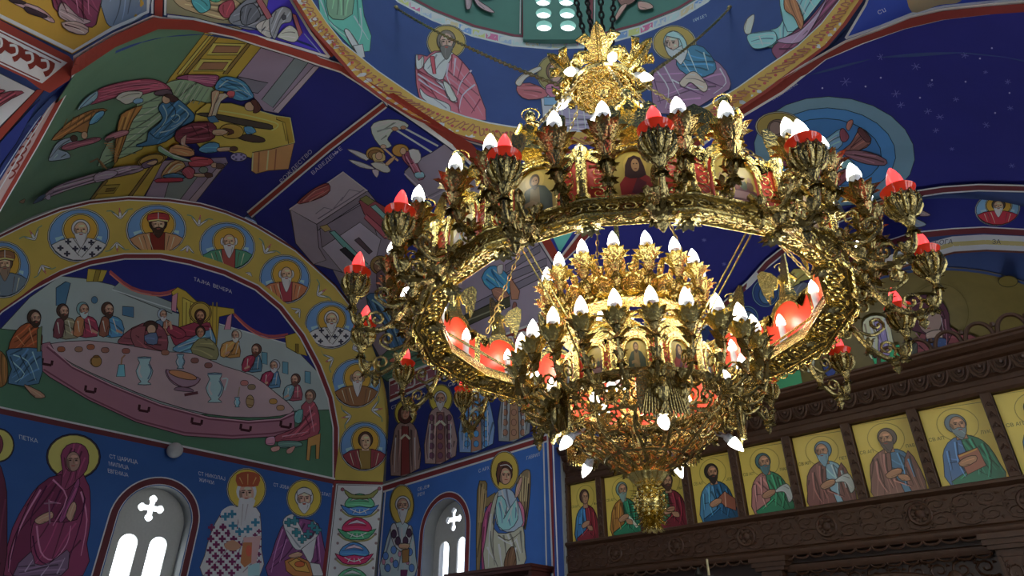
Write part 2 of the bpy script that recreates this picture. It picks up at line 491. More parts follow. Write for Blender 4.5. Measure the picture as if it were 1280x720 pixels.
# its flared arch and corner strips
def splay(t, s):
    # t 0..1 along path: left strip, arch, right strip ; s 0 inner .. 1 outer
    r = RI + (RV - RI) * s + .02; y = YN + (YS - YN) * s + .03; L = ZC + H; tot = 2 * L + PI * RV
    d = t * tot
    if d < L: return (CX - r, y, d)
    if d > tot - L: return (CX + r, y, tot - d)
    a = PI - (d - L) / RV
    return (CX + r * math.cos(a), y, ZC + H + r * math.sin(a))
mb = MB(); mb.grid(lambda u, v: splay(v, u * 1.06 - .03), 4, 90); wall_sp = struct(mb.build('wall_north_splay', M_PLASTER), 'flared arch with saint medallions on ochre ground and a flower strip below')
# east wall of the north arm with its window, and the mirrored west wall
me_out = [(CY + RV - .02, -H), (YS + .02, -H), (YS + .02, ZC + .02), (CY + RV - .02, ZC + .02)]
wall_e = struct(holed('wall_east', me_out, [arch_loop(*W2)], .5, MYZ(XE + .25), M_PLASTER), 'blue painted side wall with standing saints right of the flower strip')
mb = MB(); mb.box((CX - RV - .3, CY + RV + .03, 0), (CX - RV - .03, YS, ZC + H)); wall_w = struct(mb.build('wall_west', M_BLUEW, smooth=False), 'far left side wall of the left arm')
# vaults
def yedge(x, z):
    dx = x - CX; q = SR ** 2 - (z - SZ0) ** 2 - dx * dx
    return max(math.sqrt(max(q, 0)), abs(dx))
def vn(u, v):
    a = PI * u; x, z = CX + (RV + .05) * math.cos(a), ZC + (RV + .05) * math.sin(a); y0 = CY + max(yedge(x, z) - .04, math.sqrt(max(0, (RR + .1) ** 2 - (x - CX) ** 2)) if z > ZR - .5 else 0)
    return (x, y0 + (YS + .03 - y0) * v, z + H)
mb = MB(); mb.grid(vn, 64, 12); ceil_n = struct(mb.build('ceiling', M_BLUEW), 'barrel vault of the left arm with two painted scenes')
def ve(u, v):
    a = PI * u; y, z = CY + (RV + .05) * math.cos(a), ZC + (RV + .05) * math.sin(a); x0 = CX + max(yedge(CX + y - CY, z) - .04, math.sqrt(max(0, (RR + .1) ** 2 - (y - CY) ** 2)) if z > ZR - .5 else 0)
    return (x0 + (XS + .05 - x0) * v, y, z + H)
mb = MB(); mb.grid(ve, 64, 12); ceil_e = struct(mb.build('ceiling', M_BLUEW), 'dark blue starry vault over the icon screen')
def vw(u, v):
    a = PI * u; y, z = CY + (RV + .05) * math.cos(a), ZC + (RV + .05) * math.sin(a); x0 = CX - max(yedge(CX + y - CY, z) - .04, math.sqrt(max(0, (RR + .1) ** 2 - (y - CY) ** 2)) if z > ZR - .5 else 0)
    return (x0 + (-7.1 - x0) * v, y, z + H)
mb = MB(); mb.grid(vw, 64, 12); ceil_w = struct(mb.build('ceiling', M_BLUEW), 'vault at the upper left corner with a robed figure on ochre')
mb = MB(); mb.box((-7.1, CY + RV + .03, 0), (CX - RV - .03, CY + RV + .3, ZC + H)); wall_nw = struct(mb.build('wall_northwest', M_PLASTER, smooth=False), 'wall below the upper left vault')
# pendentives: sphere pieces outside both vault openings
def pend(k):
    def fn(u, v):
        a = PI / 2 * k + PI / 2 * (.06 + .88 * u)
        lo = math.asin((ZR - SZ0) / SR); hi_ = -.2
        P = lambda e: (CX + (SR + .05) * math.cos(e) * math.cos(a), CY + (SR + .05) * math.cos(e) * math.sin(a), SZ0 + (SR + .05) * math.sin(e))
        def outside(p):
            return math.hypot(p[0] - CX, p[2] - ZC) > RV and math.hypot(p[1] - CY, p[2] - ZC) > RV
        e0 = lo; n = 60
        for i in range(n):
            e = lo + (hi_ - lo) * i / n; p = P(e)
            if p[2] < ZC or not outside(p): break
            e0 = e
        e = lo + .01 + (e0 - .012 - lo - .01) * v; p = P(e)
        return (p[0], p[1], p[2] + H)
    return fn
ceil_p = []
for k, lb in enumerate(('pendentive between the left arm and the icon screen', 'pendentive at the top left with a painted town', 'pendentive behind the viewer', 'pendentive at the top right edge, deep blue')):
    mb = MB(); mb.grid(pend(k), 40, 14); ceil_p.append(struct(mb.build('ceiling', M_BLUEW), lb))
# drum with pierced windows
WA = [(math.radians(43.2 + 60 * k)) for k in range(6)]; HWA = math.radians(8.3)
prof = [(ZR - .03, RR + .05), (Z2, R2 + .05)]
mb = MB(); mb.lathe([(r, z + H) for z, r in prof], 120, (CX, CY, 0)); drum = struct(mb.build('wall_drum', M_BLUEW), 'round drum above the ring with seated evangelists on blue')
mb = MB()
for k in range(6):
    mb.lathe([(R2 + .05, Z2 + H - .02), (R2 + .05, 14 + H)], 20, (CX, CY, 0), WA[k] + HWA, WA[k] + PI / 3 - HWA)
mb.lathe([(R2 + .05, 14 + H), (R2 * .8, 15.6 + H), (R2 * .45, 16.6 + H)], 60, (CX, CY, 0)); drum_up = struct(mb.build('wall_drum_upper', mat('green_plaster', '5E9A8C', .7, noise=.2, scale=3)), 'turquoise upper drum between its windows')  # unseen dome top left open, its closing ring sized to steer daylight
M_GREENST = mat('green_stone', '6FA294', .8)
for k in range(6):
    hw = R2 * math.sin(HWA) + .02; d = R2 * math.cos(HWA) - .02
    holes = [[(sx * hw * .365 + .165 * math.cos(2 * PI * i / 16), z + .165 * math.sin(2 * PI * i / 16)) for i in range(16)] for sx in (-1, 1) for z in (11.6, 12.0, 12.4, 12.8, 13.2)]
    a = WA[k]; ca, sa = math.cos(a), math.sin(a)
    M = Matrix(((-sa, 0, ca, CX + d * ca), (ca, 0, sa, CY + d * sa), (0, 1, 0, H), (0, 0, 0, 1)))
    o = holed('window_%d' % (k + 3), [(-hw, Z2 - .02), (hw, Z2 - .02), (hw, 14), (-hw, 14)], holes, .12, M, M_GREENST); struct(o, 'pierced drum window with round holes')
# sanctuary behind the icon screen
mb = MB(); mb.grid(lambda u, v: (XE + (XS - XE + .05) * u, CY + RV + .03, (ZC + H) * v), 1, 1); wall_s = struct(mb.build('wall_sanctuary', M_BLUEW, smooth=False), 'narrow blue side wall where the icon screen meets the corner')
def sanct(u, v):
    s = u * 1.06 - .03; r = RV + (RA - RV) * s + .04; x = XS + (AX - XS) * s + .04; L = ZC + H; tot = 2 * L + PI * RV; d = v * tot
    if d < L: return (x, CY - r, d)
    if d > tot - L: return (x, CY + r, tot - d)
    a = PI - (d - L) / RV
    return (x, CY + r * math.cos(a), ZC + H + r * math.sin(a))
mb = MB(); mb.grid(sanct, 4, 90); wall_sa = struct(mb.build('wall_sanctuary_arch', M_BLUEW), 'flared blue arch around the gold apse')
RB = RA + .05
def apse(u, v):
    a = -PI / 2 + PI * u
    if v < .5: return (AX + RB * math.cos(a), CY + RB * math.sin(a), v * 2 * (ZC + H))
    e = (v - .5) * PI
    return (AX + RB * math.cos(a) * math.cos(e), CY + RB * math.sin(a) * math.cos(e), ZC + H + RB * math.sin(e))
mb = MB(); mb.grid(apse, 40, 30); wall_ap = struct(mb.build('wall_apse', mat('apse_gold', '8C7A3E', .55, noise=.35, scale=4)), 'gold apse half dome with the robed woman in prayer')
# the unseen west and south arms close the room; daylight comes through their windows
def vs_(u, v):
    a = PI * u; x, z = CX + (RV + .05) * math.cos(a), ZC + (RV + .05) * math.sin(a); y0 = CY - max(yedge(x, z) - .04, math.sqrt(max(0, (RR + .1) ** 2 - (x - CX) ** 2)) if z > ZR - .5 else 0)
    return (x, y0 + (-5.6 - y0) * v, z + H)
mb = MB(); mb.grid(vs_, 64, 12); struct(mb.build('ceiling', M_BLUEW), 'vault of the arm behind the viewer')
for nm, x0, x1 in (('wall_southwest', CX - RV - .3, CX - RV - .03), ('wall_southeast', CX + RV + .03, CX + RV + .3)):
    mb = MB(); mb.box((x0, -5.6, 0), (x1, CY - RV, ZC + H)); struct(mb.build(nm, M_BLUEW, smooth=False), 'side wall of the arm behind the viewer')
ends = [(-RV - .1, -H), (RV + .1, -H), (RV + .1, ZC)] + [((RV + .1) * math.cos(PI * k / 30), ZC + (RV + .1) * math.sin(PI * k / 30)) for k in range(31)] + [(-RV - .1, ZC)]
bigw = [arch_loop(c - .8, c + .8, -.6, 2.7) for c in (-2.2, 0, 2.2)] + [arch_loop(-1.2, 1.2, 3.9, 5.6)]
struct(holed('wall_south', [(x + CX, z) for x, z in ends], [[(x + CX, z) for x, z in q] for q in bigw], .3, MXZ(-5.7), M_PLASTER), 'end wall of the arm behind the viewer')
struct(holed('wall_rear', [(y + CY, z) for y, z in ends], [[(y + CY, z) for y, z in q] for q in bigw[1:]], .3, MYZ(-7.1), M_PLASTER), 'west end wall behind the viewer')
mb = MB(); mb.box((-7.1, CY - RV - .3, 0), (CX - RV - .03, CY - RV - .03, ZC + H)); struct(mb.build('wall_west_south', M_BLUEW, smooth=False), 'side wall behind the viewer')
mb = MB(); mb.box((CX + RV + .03, CY - RV - .3, 0), (XS, CY - RV - .03, ZC + H)); struct(mb.build('wall_sanctuary_south', M_BLUEW, smooth=False), 'far side wall of the sanctuary')
# windows: deep reveals and pierced stone screens
def window(name, W, plane, M, c, cz, slots, label, s=1):
    x0, x1, z0, zs = W
    o = empty(name, M @ Vector(((x0 + x1) / 2, z0, 0)), 0); struct(o, label)
    fr = MB(); lp = arch_loop(x0 + .005, x1 - .005, z0, zs, 20)
    V = [M @ Vector((p[0], p[1], d)) for d in (0.0, .3) for p in lp]; n = len(lp)
    fr.add(V, [(i, (i + 1) % n, n + (i + 1) % n, n + i) for i in range(n)])
    r = fr.build('reveal', M_PLASTER, None, smooth=False); r.parent = o; r.matrix_parent_inverse = Matrix.Translation(-o.location)
    holes = [cross_loop(c, cz, .205)]
    for a, b, t in slots: holes.append(arch_loop(a, b, z0 + .1, t - (b - a) / 2, 10))
    p = holed('pierced_screen', arch_loop(x0 - .05, x1 + .05, z0 - .05, zs, 20), holes, .035, M @ Matrix.Translation((0, 0, .28)), M_STONE); p.parent = o; p.matrix_parent_inverse = Matrix.Translation(-o.location)
    return o
window('window_1', W1, 'y', MXZ(YN), 4.035, 2.275, [(3.695, 3.975, 1.86), (4.15, 4.42, 1.87)], 'arched window with cross and two slots beside the robed woman')
window('window_2', W2, 'x', MYZ(XE), 9.165, 2.35, [(9.25, 9.5, 2.0), (8.83, 9.045, 2.03)], 'arched window with cross and two slots beside the winged saint')
# ------------------------------------------------------------------ the chandelier
DC, AZ = 4.78, math.radians(10.8)
CH = Vector((DC * math.cos(YAW - AZ), DC * math.sin(YAW - AZ), H))
BETA = math.atan2(-CH.y, -CH.x)
rad = math.radians
def spiral(cx, cy, s, a0, turns, flip=1, n=11, r0=1.0, r1=.22):
    return [(cx + s * (r0 + (r1 - r0) * t) * math.cos(a0 + flip * 2 * PI * turns * t), cy + s * (r0 + (r1 - r0) * t) * math.sin(a0 + flip * 2 * PI * turns * t)) for t in [i / (n - 1) for i in range(n)]]
def scrolls(mb, fn, u0, u1, v0, v1, nu, nv, r, seed=0, sides=4, leaf=True):
    """running acanthus scrollwork over a surface fn(u, v)"""
    du, dv = (u1 - u0) / nu, (v1 - v0) / nv
    for j in range(nv):
        for i in range(nu):
            cu, cv = u0 + (i + .5) * du, v0 + (j + .5) * dv; fl = 1 if (i + j + seed) % 2 else -1
            asp = du / dv
            p = spiral(0, 0, .47, -PI / 2 * fl, 1.25, fl)
            p = [(-.5, -.42 * fl), (-.25, -.52 * fl)] + p
            mb.tube([fn(cu + a * du, cv + b * dv) for a, b in p], [r * (1.15 - .55 * k / (len(p) - 1)) for k in range(len(p))], sides)
            q = spiral(.30, .30 * fl, .2, PI / 2 * fl, .9, -fl, 7)
            mb.tube([fn(cu + a * du, cv + b * dv) for a, b in q], r * .75, sides)
            if leaf:
                for k in range(3):
                    a = (.6 + 1.9 * k) * fl
                    mb.tube([fn(cu + .42 * math.cos(a) * du, cv + .42 * math.sin(a) * dv), fn(cu + .56 * math.cos(a + .22) * du, cv + .56 * math.sin(a + .22) * dv)], [r * 1.3, r * .3], sides)
def petal(mb, c, a, r0, r1, h0, h1, wd, curl=.35, rows=4, cup=.25):
    """one pointed metal leaf rising outward from a cup"""
    ca, sa = math.cos(a), math.sin(a); vs = []
    for j in range(rows + 1):
        t = j / rows; r = r0 + (r1 - r0) * (t ** .8) + curl * (r1 - r0) * max(0, t - .7) * 2; z = h0 + (h1 - h0) * math.sin(t * PI * .5) - curl * .25 * (h1 - h0) * max(0, t - .8)
        w_ = wd * (math.sin(PI * min(1, .22 + .78 * t)) ** .7 if t < 1 else 0) + .0008
        for k in (-1, 0, 1):
            rr = r + (cup * w_ if k == 0 else 0)
            vs.append((c[0] + rr * ca - k * w_ * sa, c[1] + rr * sa + k * w_ * ca, c[2] + z))
    fs = [(j * 3 + k, j * 3 + k + 1, j * 3 + k + 4, j * 3 + k + 3) for j in range(rows) for k in (0, 1)]
    mb.add(vs, fs)
def flower(mb, c, s=1.0, n=9):
    for k in range(n): petal(mb, c, 2 * PI * k / n, .018 * s, .1 * s, -.03 * s, .06 * s, .03 * s, curl=.4)
    for k in range(n): petal(mb, c, 2 * PI * (k + .5) / n, .014 * s, .08 * s, -.02 * s, .085 * s, .024 * s, curl=.25)
    mb.lathe([(.004 * s, -.045 * s), (.022 * s, -.035 * s), (.03 * s, -.015 * s), (.034 * s, .012 * s), (.02 * s, .03 * s), (.001, .03 * s)], 10, c)
def bulb_prof(s=1.0):
    return [(.001, 0), (.0375 * s, 0), (.0372 * s, .016 * s), (.032 * s, .042 * s), (.0215 * s, .07 * s), (.01 * s, .09 * s), (.0035 * s, .1 * s), (.0005, .102 * s)]
def knot(mb, c, s=1.0, n=6):
    for k in range(n): petal(mb, c, 2 * PI * k / n + .3, .012 * s, .05 * s, 0, .06 * s, .02 * s, curl=.8)
    for k in range(n): petal(mb, c, 2 * PI * (k + .5) / n + .3, .012 * s, .04 * s, 0, -.05 * s, .018 * s, curl=.8)
    mb.ball(c, .02 * s, 8, 5)
def angel(mb, c, s=1.0):
    """little gilded angel: skirted robe, arms, head, halo and two raised wings; faces +x"""
    x, y, z = c
    mb.lathe([(.002, 0), (.042 * s, 0), (.036 * s, .03 * s), (.024 * s, .085 * s), (.03 * s, .115 * s), (.026 * s, .135 * s), (.011 * s, .148 * s), (.011 * s, .155 * s)], 10, c, lobes=5, amp=.1)
    mb.ball((x + .004 * s, y, z + .175 * s), .023 * s, 8, 6, (1, .9, 1.15))
    mb.lathe([(.03 * s, -.002), (.034 * s, .002)], 12, (x, y, z + .19 * s))
    for sy in (-1, 1):
        mb.tube([(x + .008 * s, y + sy * .027 * s, z + .13 * s), (x + .03 * s, y + sy * .04 * s, z + .1 * s), (x + .05 * s, y + sy * .012 * s, z + .11 * s)], [.011 * s, .01 * s, .007 * s], 6)
        o = [(0, .11), (.03, .165), (.075, .2), (.1, .185), (.098, .13), (.085, .06), (.066, .005), (.06, .05), (.045, .03), (.04, .07), (.02, .07)]
        mb.plate([(u * s, v * s) for u, v in o], .008 * s, lambda u, v, w_: (x - .022 * s - w_ - u * .35, y + sy * (u + .008 * s), z + v))
def wreath(mb, fn, n, r): pass
root = empty('chandelier', (CH.x, CH.y, H))
LOW = (SYW * .055, -CYW * .055, 0)       # the lower tiers hang a little to one side
tag(root, 'huge gilded ring chandelier hung with icons, white candle bulbs and red lamps', 'chandelier')
def rots(n, off): return [(BETA + rad(off) + 2 * PI * k / n) for k in range(n)]
N16 = rots(16, 5)
T = math.tan(PI / 16)

# ---- icon plaques
def icon_mesh(x, hw, z0, zs, kind):
    """arched painted plaque facing +x; vertex colours"""
    V = []; Fc = []; C = []
    def shape(pts, col, d):
        n0 = len(V); V.extend([(x + d, a, b) for a, b in pts]); Fc.append(tuple(range(n0, n0 + len(pts)))); C.append((len(pts), lin(col, 1.05) + [1]))
    zt = zs + hw; hgt = zt - z0
    Pm = lambda L: [(hw * u, z0 + hgt * v) for u, v in L]
    shape([(-hw, z0), (hw, z0)] + [(hw * math.cos(PI * k / 12), zs + hw * math.sin(PI * k / 12)) for k in range(13)], 'B7A04E', 0)
    el = lambda cx, cy, rx, ry: [(cx + rx * math.cos(2 * PI * k / 16), cy + ry * math.sin(2 * PI * k / 16)) for k in range(16)]
    if kind == 0:      # dark haired woman in red
        shape(Pm(el(.05, .68, .5, .27)), 'C9AE58', .001)
        shape(Pm([(-.62, 0), (-.66, .3), (-.4, .46), (-.25, .5), (.35, .5), (.6, .42), (.85, .1), (.88, 0)]), '8E2F2A', .002)
        shape(Pm([(-.42, .46), (-.36, .7), (-.2, .85), (.05, .9), (.3, .84), (.42, .66), (.48, .46), (.2, .4), (-.2, .4)]), '3E2A26', .003)
        shape(Pm(el(.06, .68, .17, .14)), 'B08A62', .004); shape(Pm(el(.0, .71, .035, .014)), '2E2018', .005); shape(Pm(el(.13, .71, .035, .014)), '2E2018', .005); shape(Pm(el(.06, .6, .06, .01)), '7A3A30', .005); shape(Pm([(-.2, .1), (.1, .42), (.45, .3), (.3, 0)]), '5E2A30', .003)
    elif kind == 1:    # green robed saint
        shape(Pm(el(0, .76, .48, .22)), 'C9AE58', .001)
        shape(Pm([(-.78, 0), (-.8, .35), (-.45, .6), (-.15, .64), (.2, .64), (.5, .58), (.82, .36), (.84, 0)]), '3F4A3C', .002)
        shape(Pm([(-.3, 0), (-.2, .6), (.22, .6), (.28, 0)]), '7B6A44', .003)
        shape(Pm(el(0, .76, .26, .15)), '54422F', .003); shape(Pm(el(.02, .73, .17, .12)), 'B08A62', .004); shape(Pm([(-.14, .7), (-.06, .66), (.1, .66), (.18, .7), (.12, .58), (.02, .54), (-.08, .58)]), '4A3A2A', .005); shape(Pm(el(-.05, .755, .035, .014)), '2E2018', .005); shape(Pm(el(.09, .755, .035, .014)), '2E2018', .005); shape(Pm([(-.5, .3), (-.1, .34), (.3, .2), (.2, .12), (-.2, .24), (-.5, .2)]), '8A7450', .005)
    elif kind == 2:    # small gathering at a table
        shape(Pm([(-1, 0), (-1, .3), (-.6, .38), (.6, .38), (1, .3), (1, 0)]), '5B3440', .001)
        for u, c in ((-.65, '6E4B42'), (-.3, '4E4A5E'), (.05, '7A3B34'), (.4, '46503E'), (.72, '6A4A3A')):
            shape(Pm(el(u, .42, .17, .11)), c, .002); shape(Pm(el(u, .55, .1, .06)), 'A98560', .003)
        shape(Pm([(-.8, .12), (.8, .12), (.6, .28), (-.6, .28)]), '8E6E70', .003)
    else:              # blue and brown saint
        shape(Pm(el(0, .74, .46, .22)), 'C9AE58', .001)
        shape(Pm([(-.8, 0), (-.7, .4), (-.3, .58), (.3, .58), (.72, .4), (.82, 0)]), '6A3A2E', .002)
        shape(Pm([(-.5, 0), (-.1, .56), (.2, .56), (.1, 0)]), '3F5B78', .003)
        shape(Pm(el(0, .74, .24, .16)), '4A3628', .003); shape(Pm(el(.02, .7, .16, .12)), 'B08A62', .004)
    me = bpy.data.meshes.new('icon_painting'); me.from_pydata(V, [], Fc)
    at = me.color_attributes.new('Col', 'FLOAT_COLOR', 'CORNER')
    at.data.foreach_set('color', np.array([c for k, c in C for _ in range(k)], dtype=np.float32).ravel())
    me.materials.append(M_ICON); return me
def facet_meshes(ap, hw, z0, z1, ihw, r_t):
    """one bay of a ring: red board, gilt frame with twisted column and crest, scrollwork"""
    hgt = z1 - z0; zs = z0 + hgt * .58
    arch = [(-ihw * 1.25, z1 - hgt * .03)] + [(ihw * 1.25 * math.cos(PI - PI * k / 10), zs + hgt * .12 + ihw * 1.1 * math.sin(PI * k / 10)) for k in range(1, 10)] + [(ihw * 1.25, z1 - hgt * .03)]
    b = MB(); b.plate([(-hw, z0), (hw, z0), (hw, z1 - hgt * .06)] + [(u, v) for u, v in arch[::-1]] + [(-hw, z1 - hgt * .06)], .014, lambda u, v, w_: (ap - .03 + w_, u, v))
    board = b.mesh('ring_panel', M_RED, False)
    g = MB()
    fr = [(-ihw * 1.12, z0 + .01)] + [(-ihw * 1.12, z0 + hgt * .3)] + [(ihw * 1.12 * math.cos(PI - PI * k / 12), zs + ihw * 1.1 * math.sin(PI * k / 12)) for k in range(13)] + [(ihw * 1.12, z0 + hgt * .3), (ihw * 1.12, z0 + .01), (-ihw * 1.12, z0 + .01)]
    g.tube([(ap + .006, u, v) for u, v in fr], r_t * 2.2, 6)
    fr2 = [(ihw * 1.38 * math.cos(PI - PI * k / 12), zs + ihw * 1.42 * math.sin(PI * k / 12)) for k in range(13)]
    g.tube([(ap - .008, u, v) for u, v in fr2], r_t * 2.4, 6)
    # column at the joint between bays
    x = ap - .005
    prof = [(.02, 0), (.045, .0), (.045, .03), (.03, .045)] + [(.03 + .004 * (i % 2), .045 + (hgt - .1) * i / 9) for i in range(1, 10)] + [(.045, hgt - .035), (.048, hgt), (.03, hgt + .02), (.012, hgt + .05), (.002, hgt + .055)]
    k_ = hgt / .34
    g.lathe([(r * k_, z * 1.0) for r, z in prof], 10, (x, hw, z0))
    # crest of scrolls along the top, pierced
    fn = lambda u, v: (ap - .018, u, v)
    for sgn in (-1, 1):
        n = 3
        for i in range(n):
            u = sgn * (ihw * 1.3 + (hw - ihw * 1.3) * (i + .5) / n); s = (hw - ihw) / n * .62
            g.tube([fn(u + sgn * a, z1 - hgt * .02 + b_) for a, b_ in spiral(0, 0, s, -PI / 2, 1.2, sgn, 9)], r_t * 1.5, 5)
    g.plate([(-hw, z1 - hgt * .1), (hw, z1 - hgt * .1), (hw, z1 + .0), (-hw, z1 + .0)], .02, lambda u, v, w_: (ap - .038 + w_, u, v)) if False else None
    lace = [(-hw, z1 - hgt * .09), (hw, z1 - hgt * .09), (hw, z1 + hgt * .02), (ihw * 1.5, z1 + hgt * .02)] + [(ihw * 1.5 * math.cos(PI * k / 10), zs + hgt * .13 + ihw * 1.4 * math.sin(PI * k / 10)) for k in range(11)] + [(-ihw * 1.5, z1 + hgt * .02), (-hw, z1 + hgt * .02)]
    inner = [(ihw * 1.22 * math.cos(PI - PI * k / 10), zs + hgt * .1 + ihw * 1.05 * math.sin(PI * k / 10)) for k in range(11)]
    top = lace[2:]; low = [(hw, z1 - hgt * .09), (ihw * 1.22, z1 - hgt * .09)] + inner[::-1] + [(-ihw * 1.22, z1 - hgt * .09), (-hw, z1 - hgt * .09)]
    g.plate(top + low[::-1], .012, lambda u, v, w_: (ap - .05 + w_, u, v))
    g.tube([(ap - .02, -hw, z0 + .005), (ap - .02, hw, z0 + .005)], r_t * 2.6, 6); g.tube([(ap - .02, -hw, z1 - hgt * .05), (ap - .02, -ihw * 1.3, z1 - hgt * .05)], r_t * 1.6, 6); g.tube([(ap - .02, hw, z1 - hgt * .05), (ap - .02, ihw * 1.3, z1 - hgt * .05)], r_t * 1.6, 6)
    g.plate([(-.022, z0), (.022, z0), (.022, z1 - .01), (-.022, z1 - .01)], .008, lambda u, v, w_: (ap - .046 + w_, hw - .001 + u - .02, v))
    fl_ = [(ihw * 1.02 * math.cos(PI - PI * k / 10), zs + ihw * 1.02 * math.sin(PI * k / 10)) for k in range(11)]
    g.plate(top + [(-hw, z1 - hgt * .1), (-ihw * 1.02, z1 - hgt * .1)] + fl_ + [(ihw * 1.02, z1 - hgt * .1), (hw, z1 - hgt * .1)], .01, lambda u, v, w_: (ap - .016 + w_, u, v))
    frame = g.mesh('gilt_frame', M_GOLD)
    fil = []
    for sgn in (-1, 1):
        f = MB(); a, b_ = sgn * ihw * 1.25, sgn * (hw - .045 * k_)
        scrolls(f, lambda u, v: (ap - .008, u, v), min(a, b_), max(a, b_), z0 + .02, z1 - hgt * .1, 1, 4 if hw > .2 else 3, r_t * .85, leaf=False)
        fil.append(f.mesh('filigree', M_GOLD))
    return board, frame, fil
HW = 1.6 * T
board, frame, fil = facet_meshes(1.6, HW, 2.40, 2.79, .14, .0052)
icons = [icon_mesh(1.588, .142, 2.412, 2.625, k) for k in range(4)]
ang = MB(); angel(ang, (1.63, 0, 2.86), 1.85); ANG = ang.mesh('angel_figure', M_GOLD)
seq = [0, 2, 3, 1, 0, 3, 1, 2, 3, 0, 1, 3, 2, 0, 3, 1]
for k, a in enumerate(N16):
    p = put('ring_panel', board, root, rz=a)
    put('gilt_frame', frame, p, label='gilded arch and column'); [put('filigree', q, p, label='gilded scrollwork') for q in fil]
    put('icon_painting', icons[seq[k]], p, label='small arched painted icon')
    put('angel_figure', ANG, root, rz=a)
# ---- ledge with relief underside and lace skirt
def poly16(r, a):            # distance of a 16-gon (apothem r) at angle a from a facet centre
    a = (a + PI / 16) % (PI / 8) - PI / 16
    return r / math.cos(a)
OFF = BETA + rad(5)
def ring_pt(r, a, z):
    q = poly16(r, a); return (q * math.cos(a + OFF), q * math.sin(a + OFF), z)
m = MB()
prof = [(1.46, 2.43), (1.44, 2.42), (1.43, 2.36), (1.445, 2.335), (1.47, 2.33), (1.57, 2.275), (1.60, 2.265), (1.62, 2.28), (1.615, 2.31), (1.60, 2.33), (1.60, 2.365), (1.63, 2.38), (1.63, 2.395), (1.58, 2.405), (1.46, 2.43)]
NA = 96
vs = [ring_pt(r, 2 * PI * k / NA, z) for r, z in prof for k in range(NA)]
m.add(vs, [(i * NA + k, i * NA + (k + 1) % NA, (i + 1) * NA + (k + 1) % NA, (i + 1) * NA + k) for i in range(len(prof) - 1) for k in range(NA)])
m.build('ring_ledge', M_GOLDD, root)
m = MB(); scrolls(m, lambda u, v: ring_pt(1.462 + .115 * v, u, 2.329 - .056 * v), 0, 2 * PI, 0, 1, 96, 1, .0085)
scrolls(m, lambda u, v: ring_pt(1.605, u, 2.315 + .06 * v), 0, 2 * PI, 0, 1, 96, 1, .006, 1)
for r, z in ((1.438, 2.335), (1.45, 2.34), (1.60, 2.262), (1.632, 2.388)): m.tube([ring_pt(r, 2 * PI * k / NA, z) for k in range(NA + 1)], .008, 5, False)
m.build('ledge_scrollwork', M_GOLD, root, label='gilded scrollwork under the ring')
m = MB()
for k in range(16):
    for i in range(6):
        a = 2 * PI * k / 16 - PI / 16 + (i + .5) * PI / 48; d = PI / 96
        for dd, rr in ((0, .03), (0, .014)):
            m.tube([ring_pt(1.625 - .25 * (.05 if rr > .02 else .025) * math.sin(t), a + d * math.cos(t), 2.275 + (.05 if rr > .02 else .025) * math.sin(t)) for t in [PI * j / 8 + PI for j in range(9)]], .0065, 4)
        m.tube([ring_pt(1.627, a - d, 2.272), ring_pt(1.627, a + d, 2.272)], .009, 4); m.ball(ring_pt(1.63, a - d, 2.258), .012, 6, 4); m.ball(ring_pt(1.636, a, 2.228), .009, 6, 4)
m.tube([ring_pt(1.622, 2 * PI * k / NA, 2.283) for k in range(NA + 1)], .012, 6, False)
m.build('lace_skirt', M_GOLD, root, label='scalloped gilded lace edge')
ro = MB()
for k in range(10): petal(ro, (0, 0, 0), 2 * PI * k / 10, .01, .085, 0, -.035, .022, curl=.3)
for k in range(8): petal(ro, (0, 0, -.012), 2 * PI * k / 8, .008, .05, 0, -.04, .016, curl=.3)
ro.ball((0, 0, -.03), .018, 8, 5); RO = ro.mesh('rosette', mat('pale_brass', 'D9CFA0', .22, 1.0, bump=.3))
for k in range(16):
    a = OFF + PI / 16 + k * PI / 8; put('rosette', RO, root, loc=(1.50 * math.cos(a), 1.50 * math.sin(a), 2.325), rz=a)
# ---- arms
def bulb(mb, c, s=1.0): mb.lathe(bulb_prof(s), 12, c)
def lamp_bulb(mb, c, s=1.0): mb.lathe([(q * s, z * s) for q, z in ((.001, 0), (.03, .0), (.038, .025), (.038, .055), (.031, .09), (.019, .12), (.007, .142), (.0005, .148))], 14, c)
def bulb_mesh(c, s, m_, nm='candle_bulb'):
    b = MB(); bulb(b, c, s); return b.mesh(nm, m_)
def sleeve_mesh(c, r, h):
    b = MB(); b.lathe([(.001, 0), (r * .7, 0), (r * .72, h * .5), (r * .98, h * .75), (r * 1.08, h), (.001, h)], 12, c); return b.mesh('sleeve', M_SLEEVE)
ARMLOC = (0, 0, 0)
def arm_set(name, pts, r, base, cup_z, x, n, off, s=1.0, angles=None, up=.04, extra=None, bm=None):
    a = MB(); P = crv(pts, 5); a.tube([(p[0], 0, p[1]) for p in P], [r * (1.15 - .4 * i / len(P)) for i in range(len(P))], 7)
    if extra: extra(a)
    arm = a.mesh(name, M_GOLDD)
    c = MB(); flower(c, (x, 0, cup_z), s * (1.18 if x > 1 else 1.08)); cup = c.mesh('flower_cup', (M_GOLDD if x > 1 else M_GOLD) if bm is None else bm)
    sl = sleeve_mesh((x, 0, cup_z + .01), .039 * s, up + .088); bl = bulb_mesh((x, 0, cup_z + up + .095), s * 1.2, M_BULB)
    for an in angles:
        o = put(name, arm, root, loc=ARMLOC, rz=an)
        put('flower_cup', cup, o); put('sleeve', sl, o, label='white candle sleeve'); put('candle_bulb', bl, o, label='glowing white candle bulb')
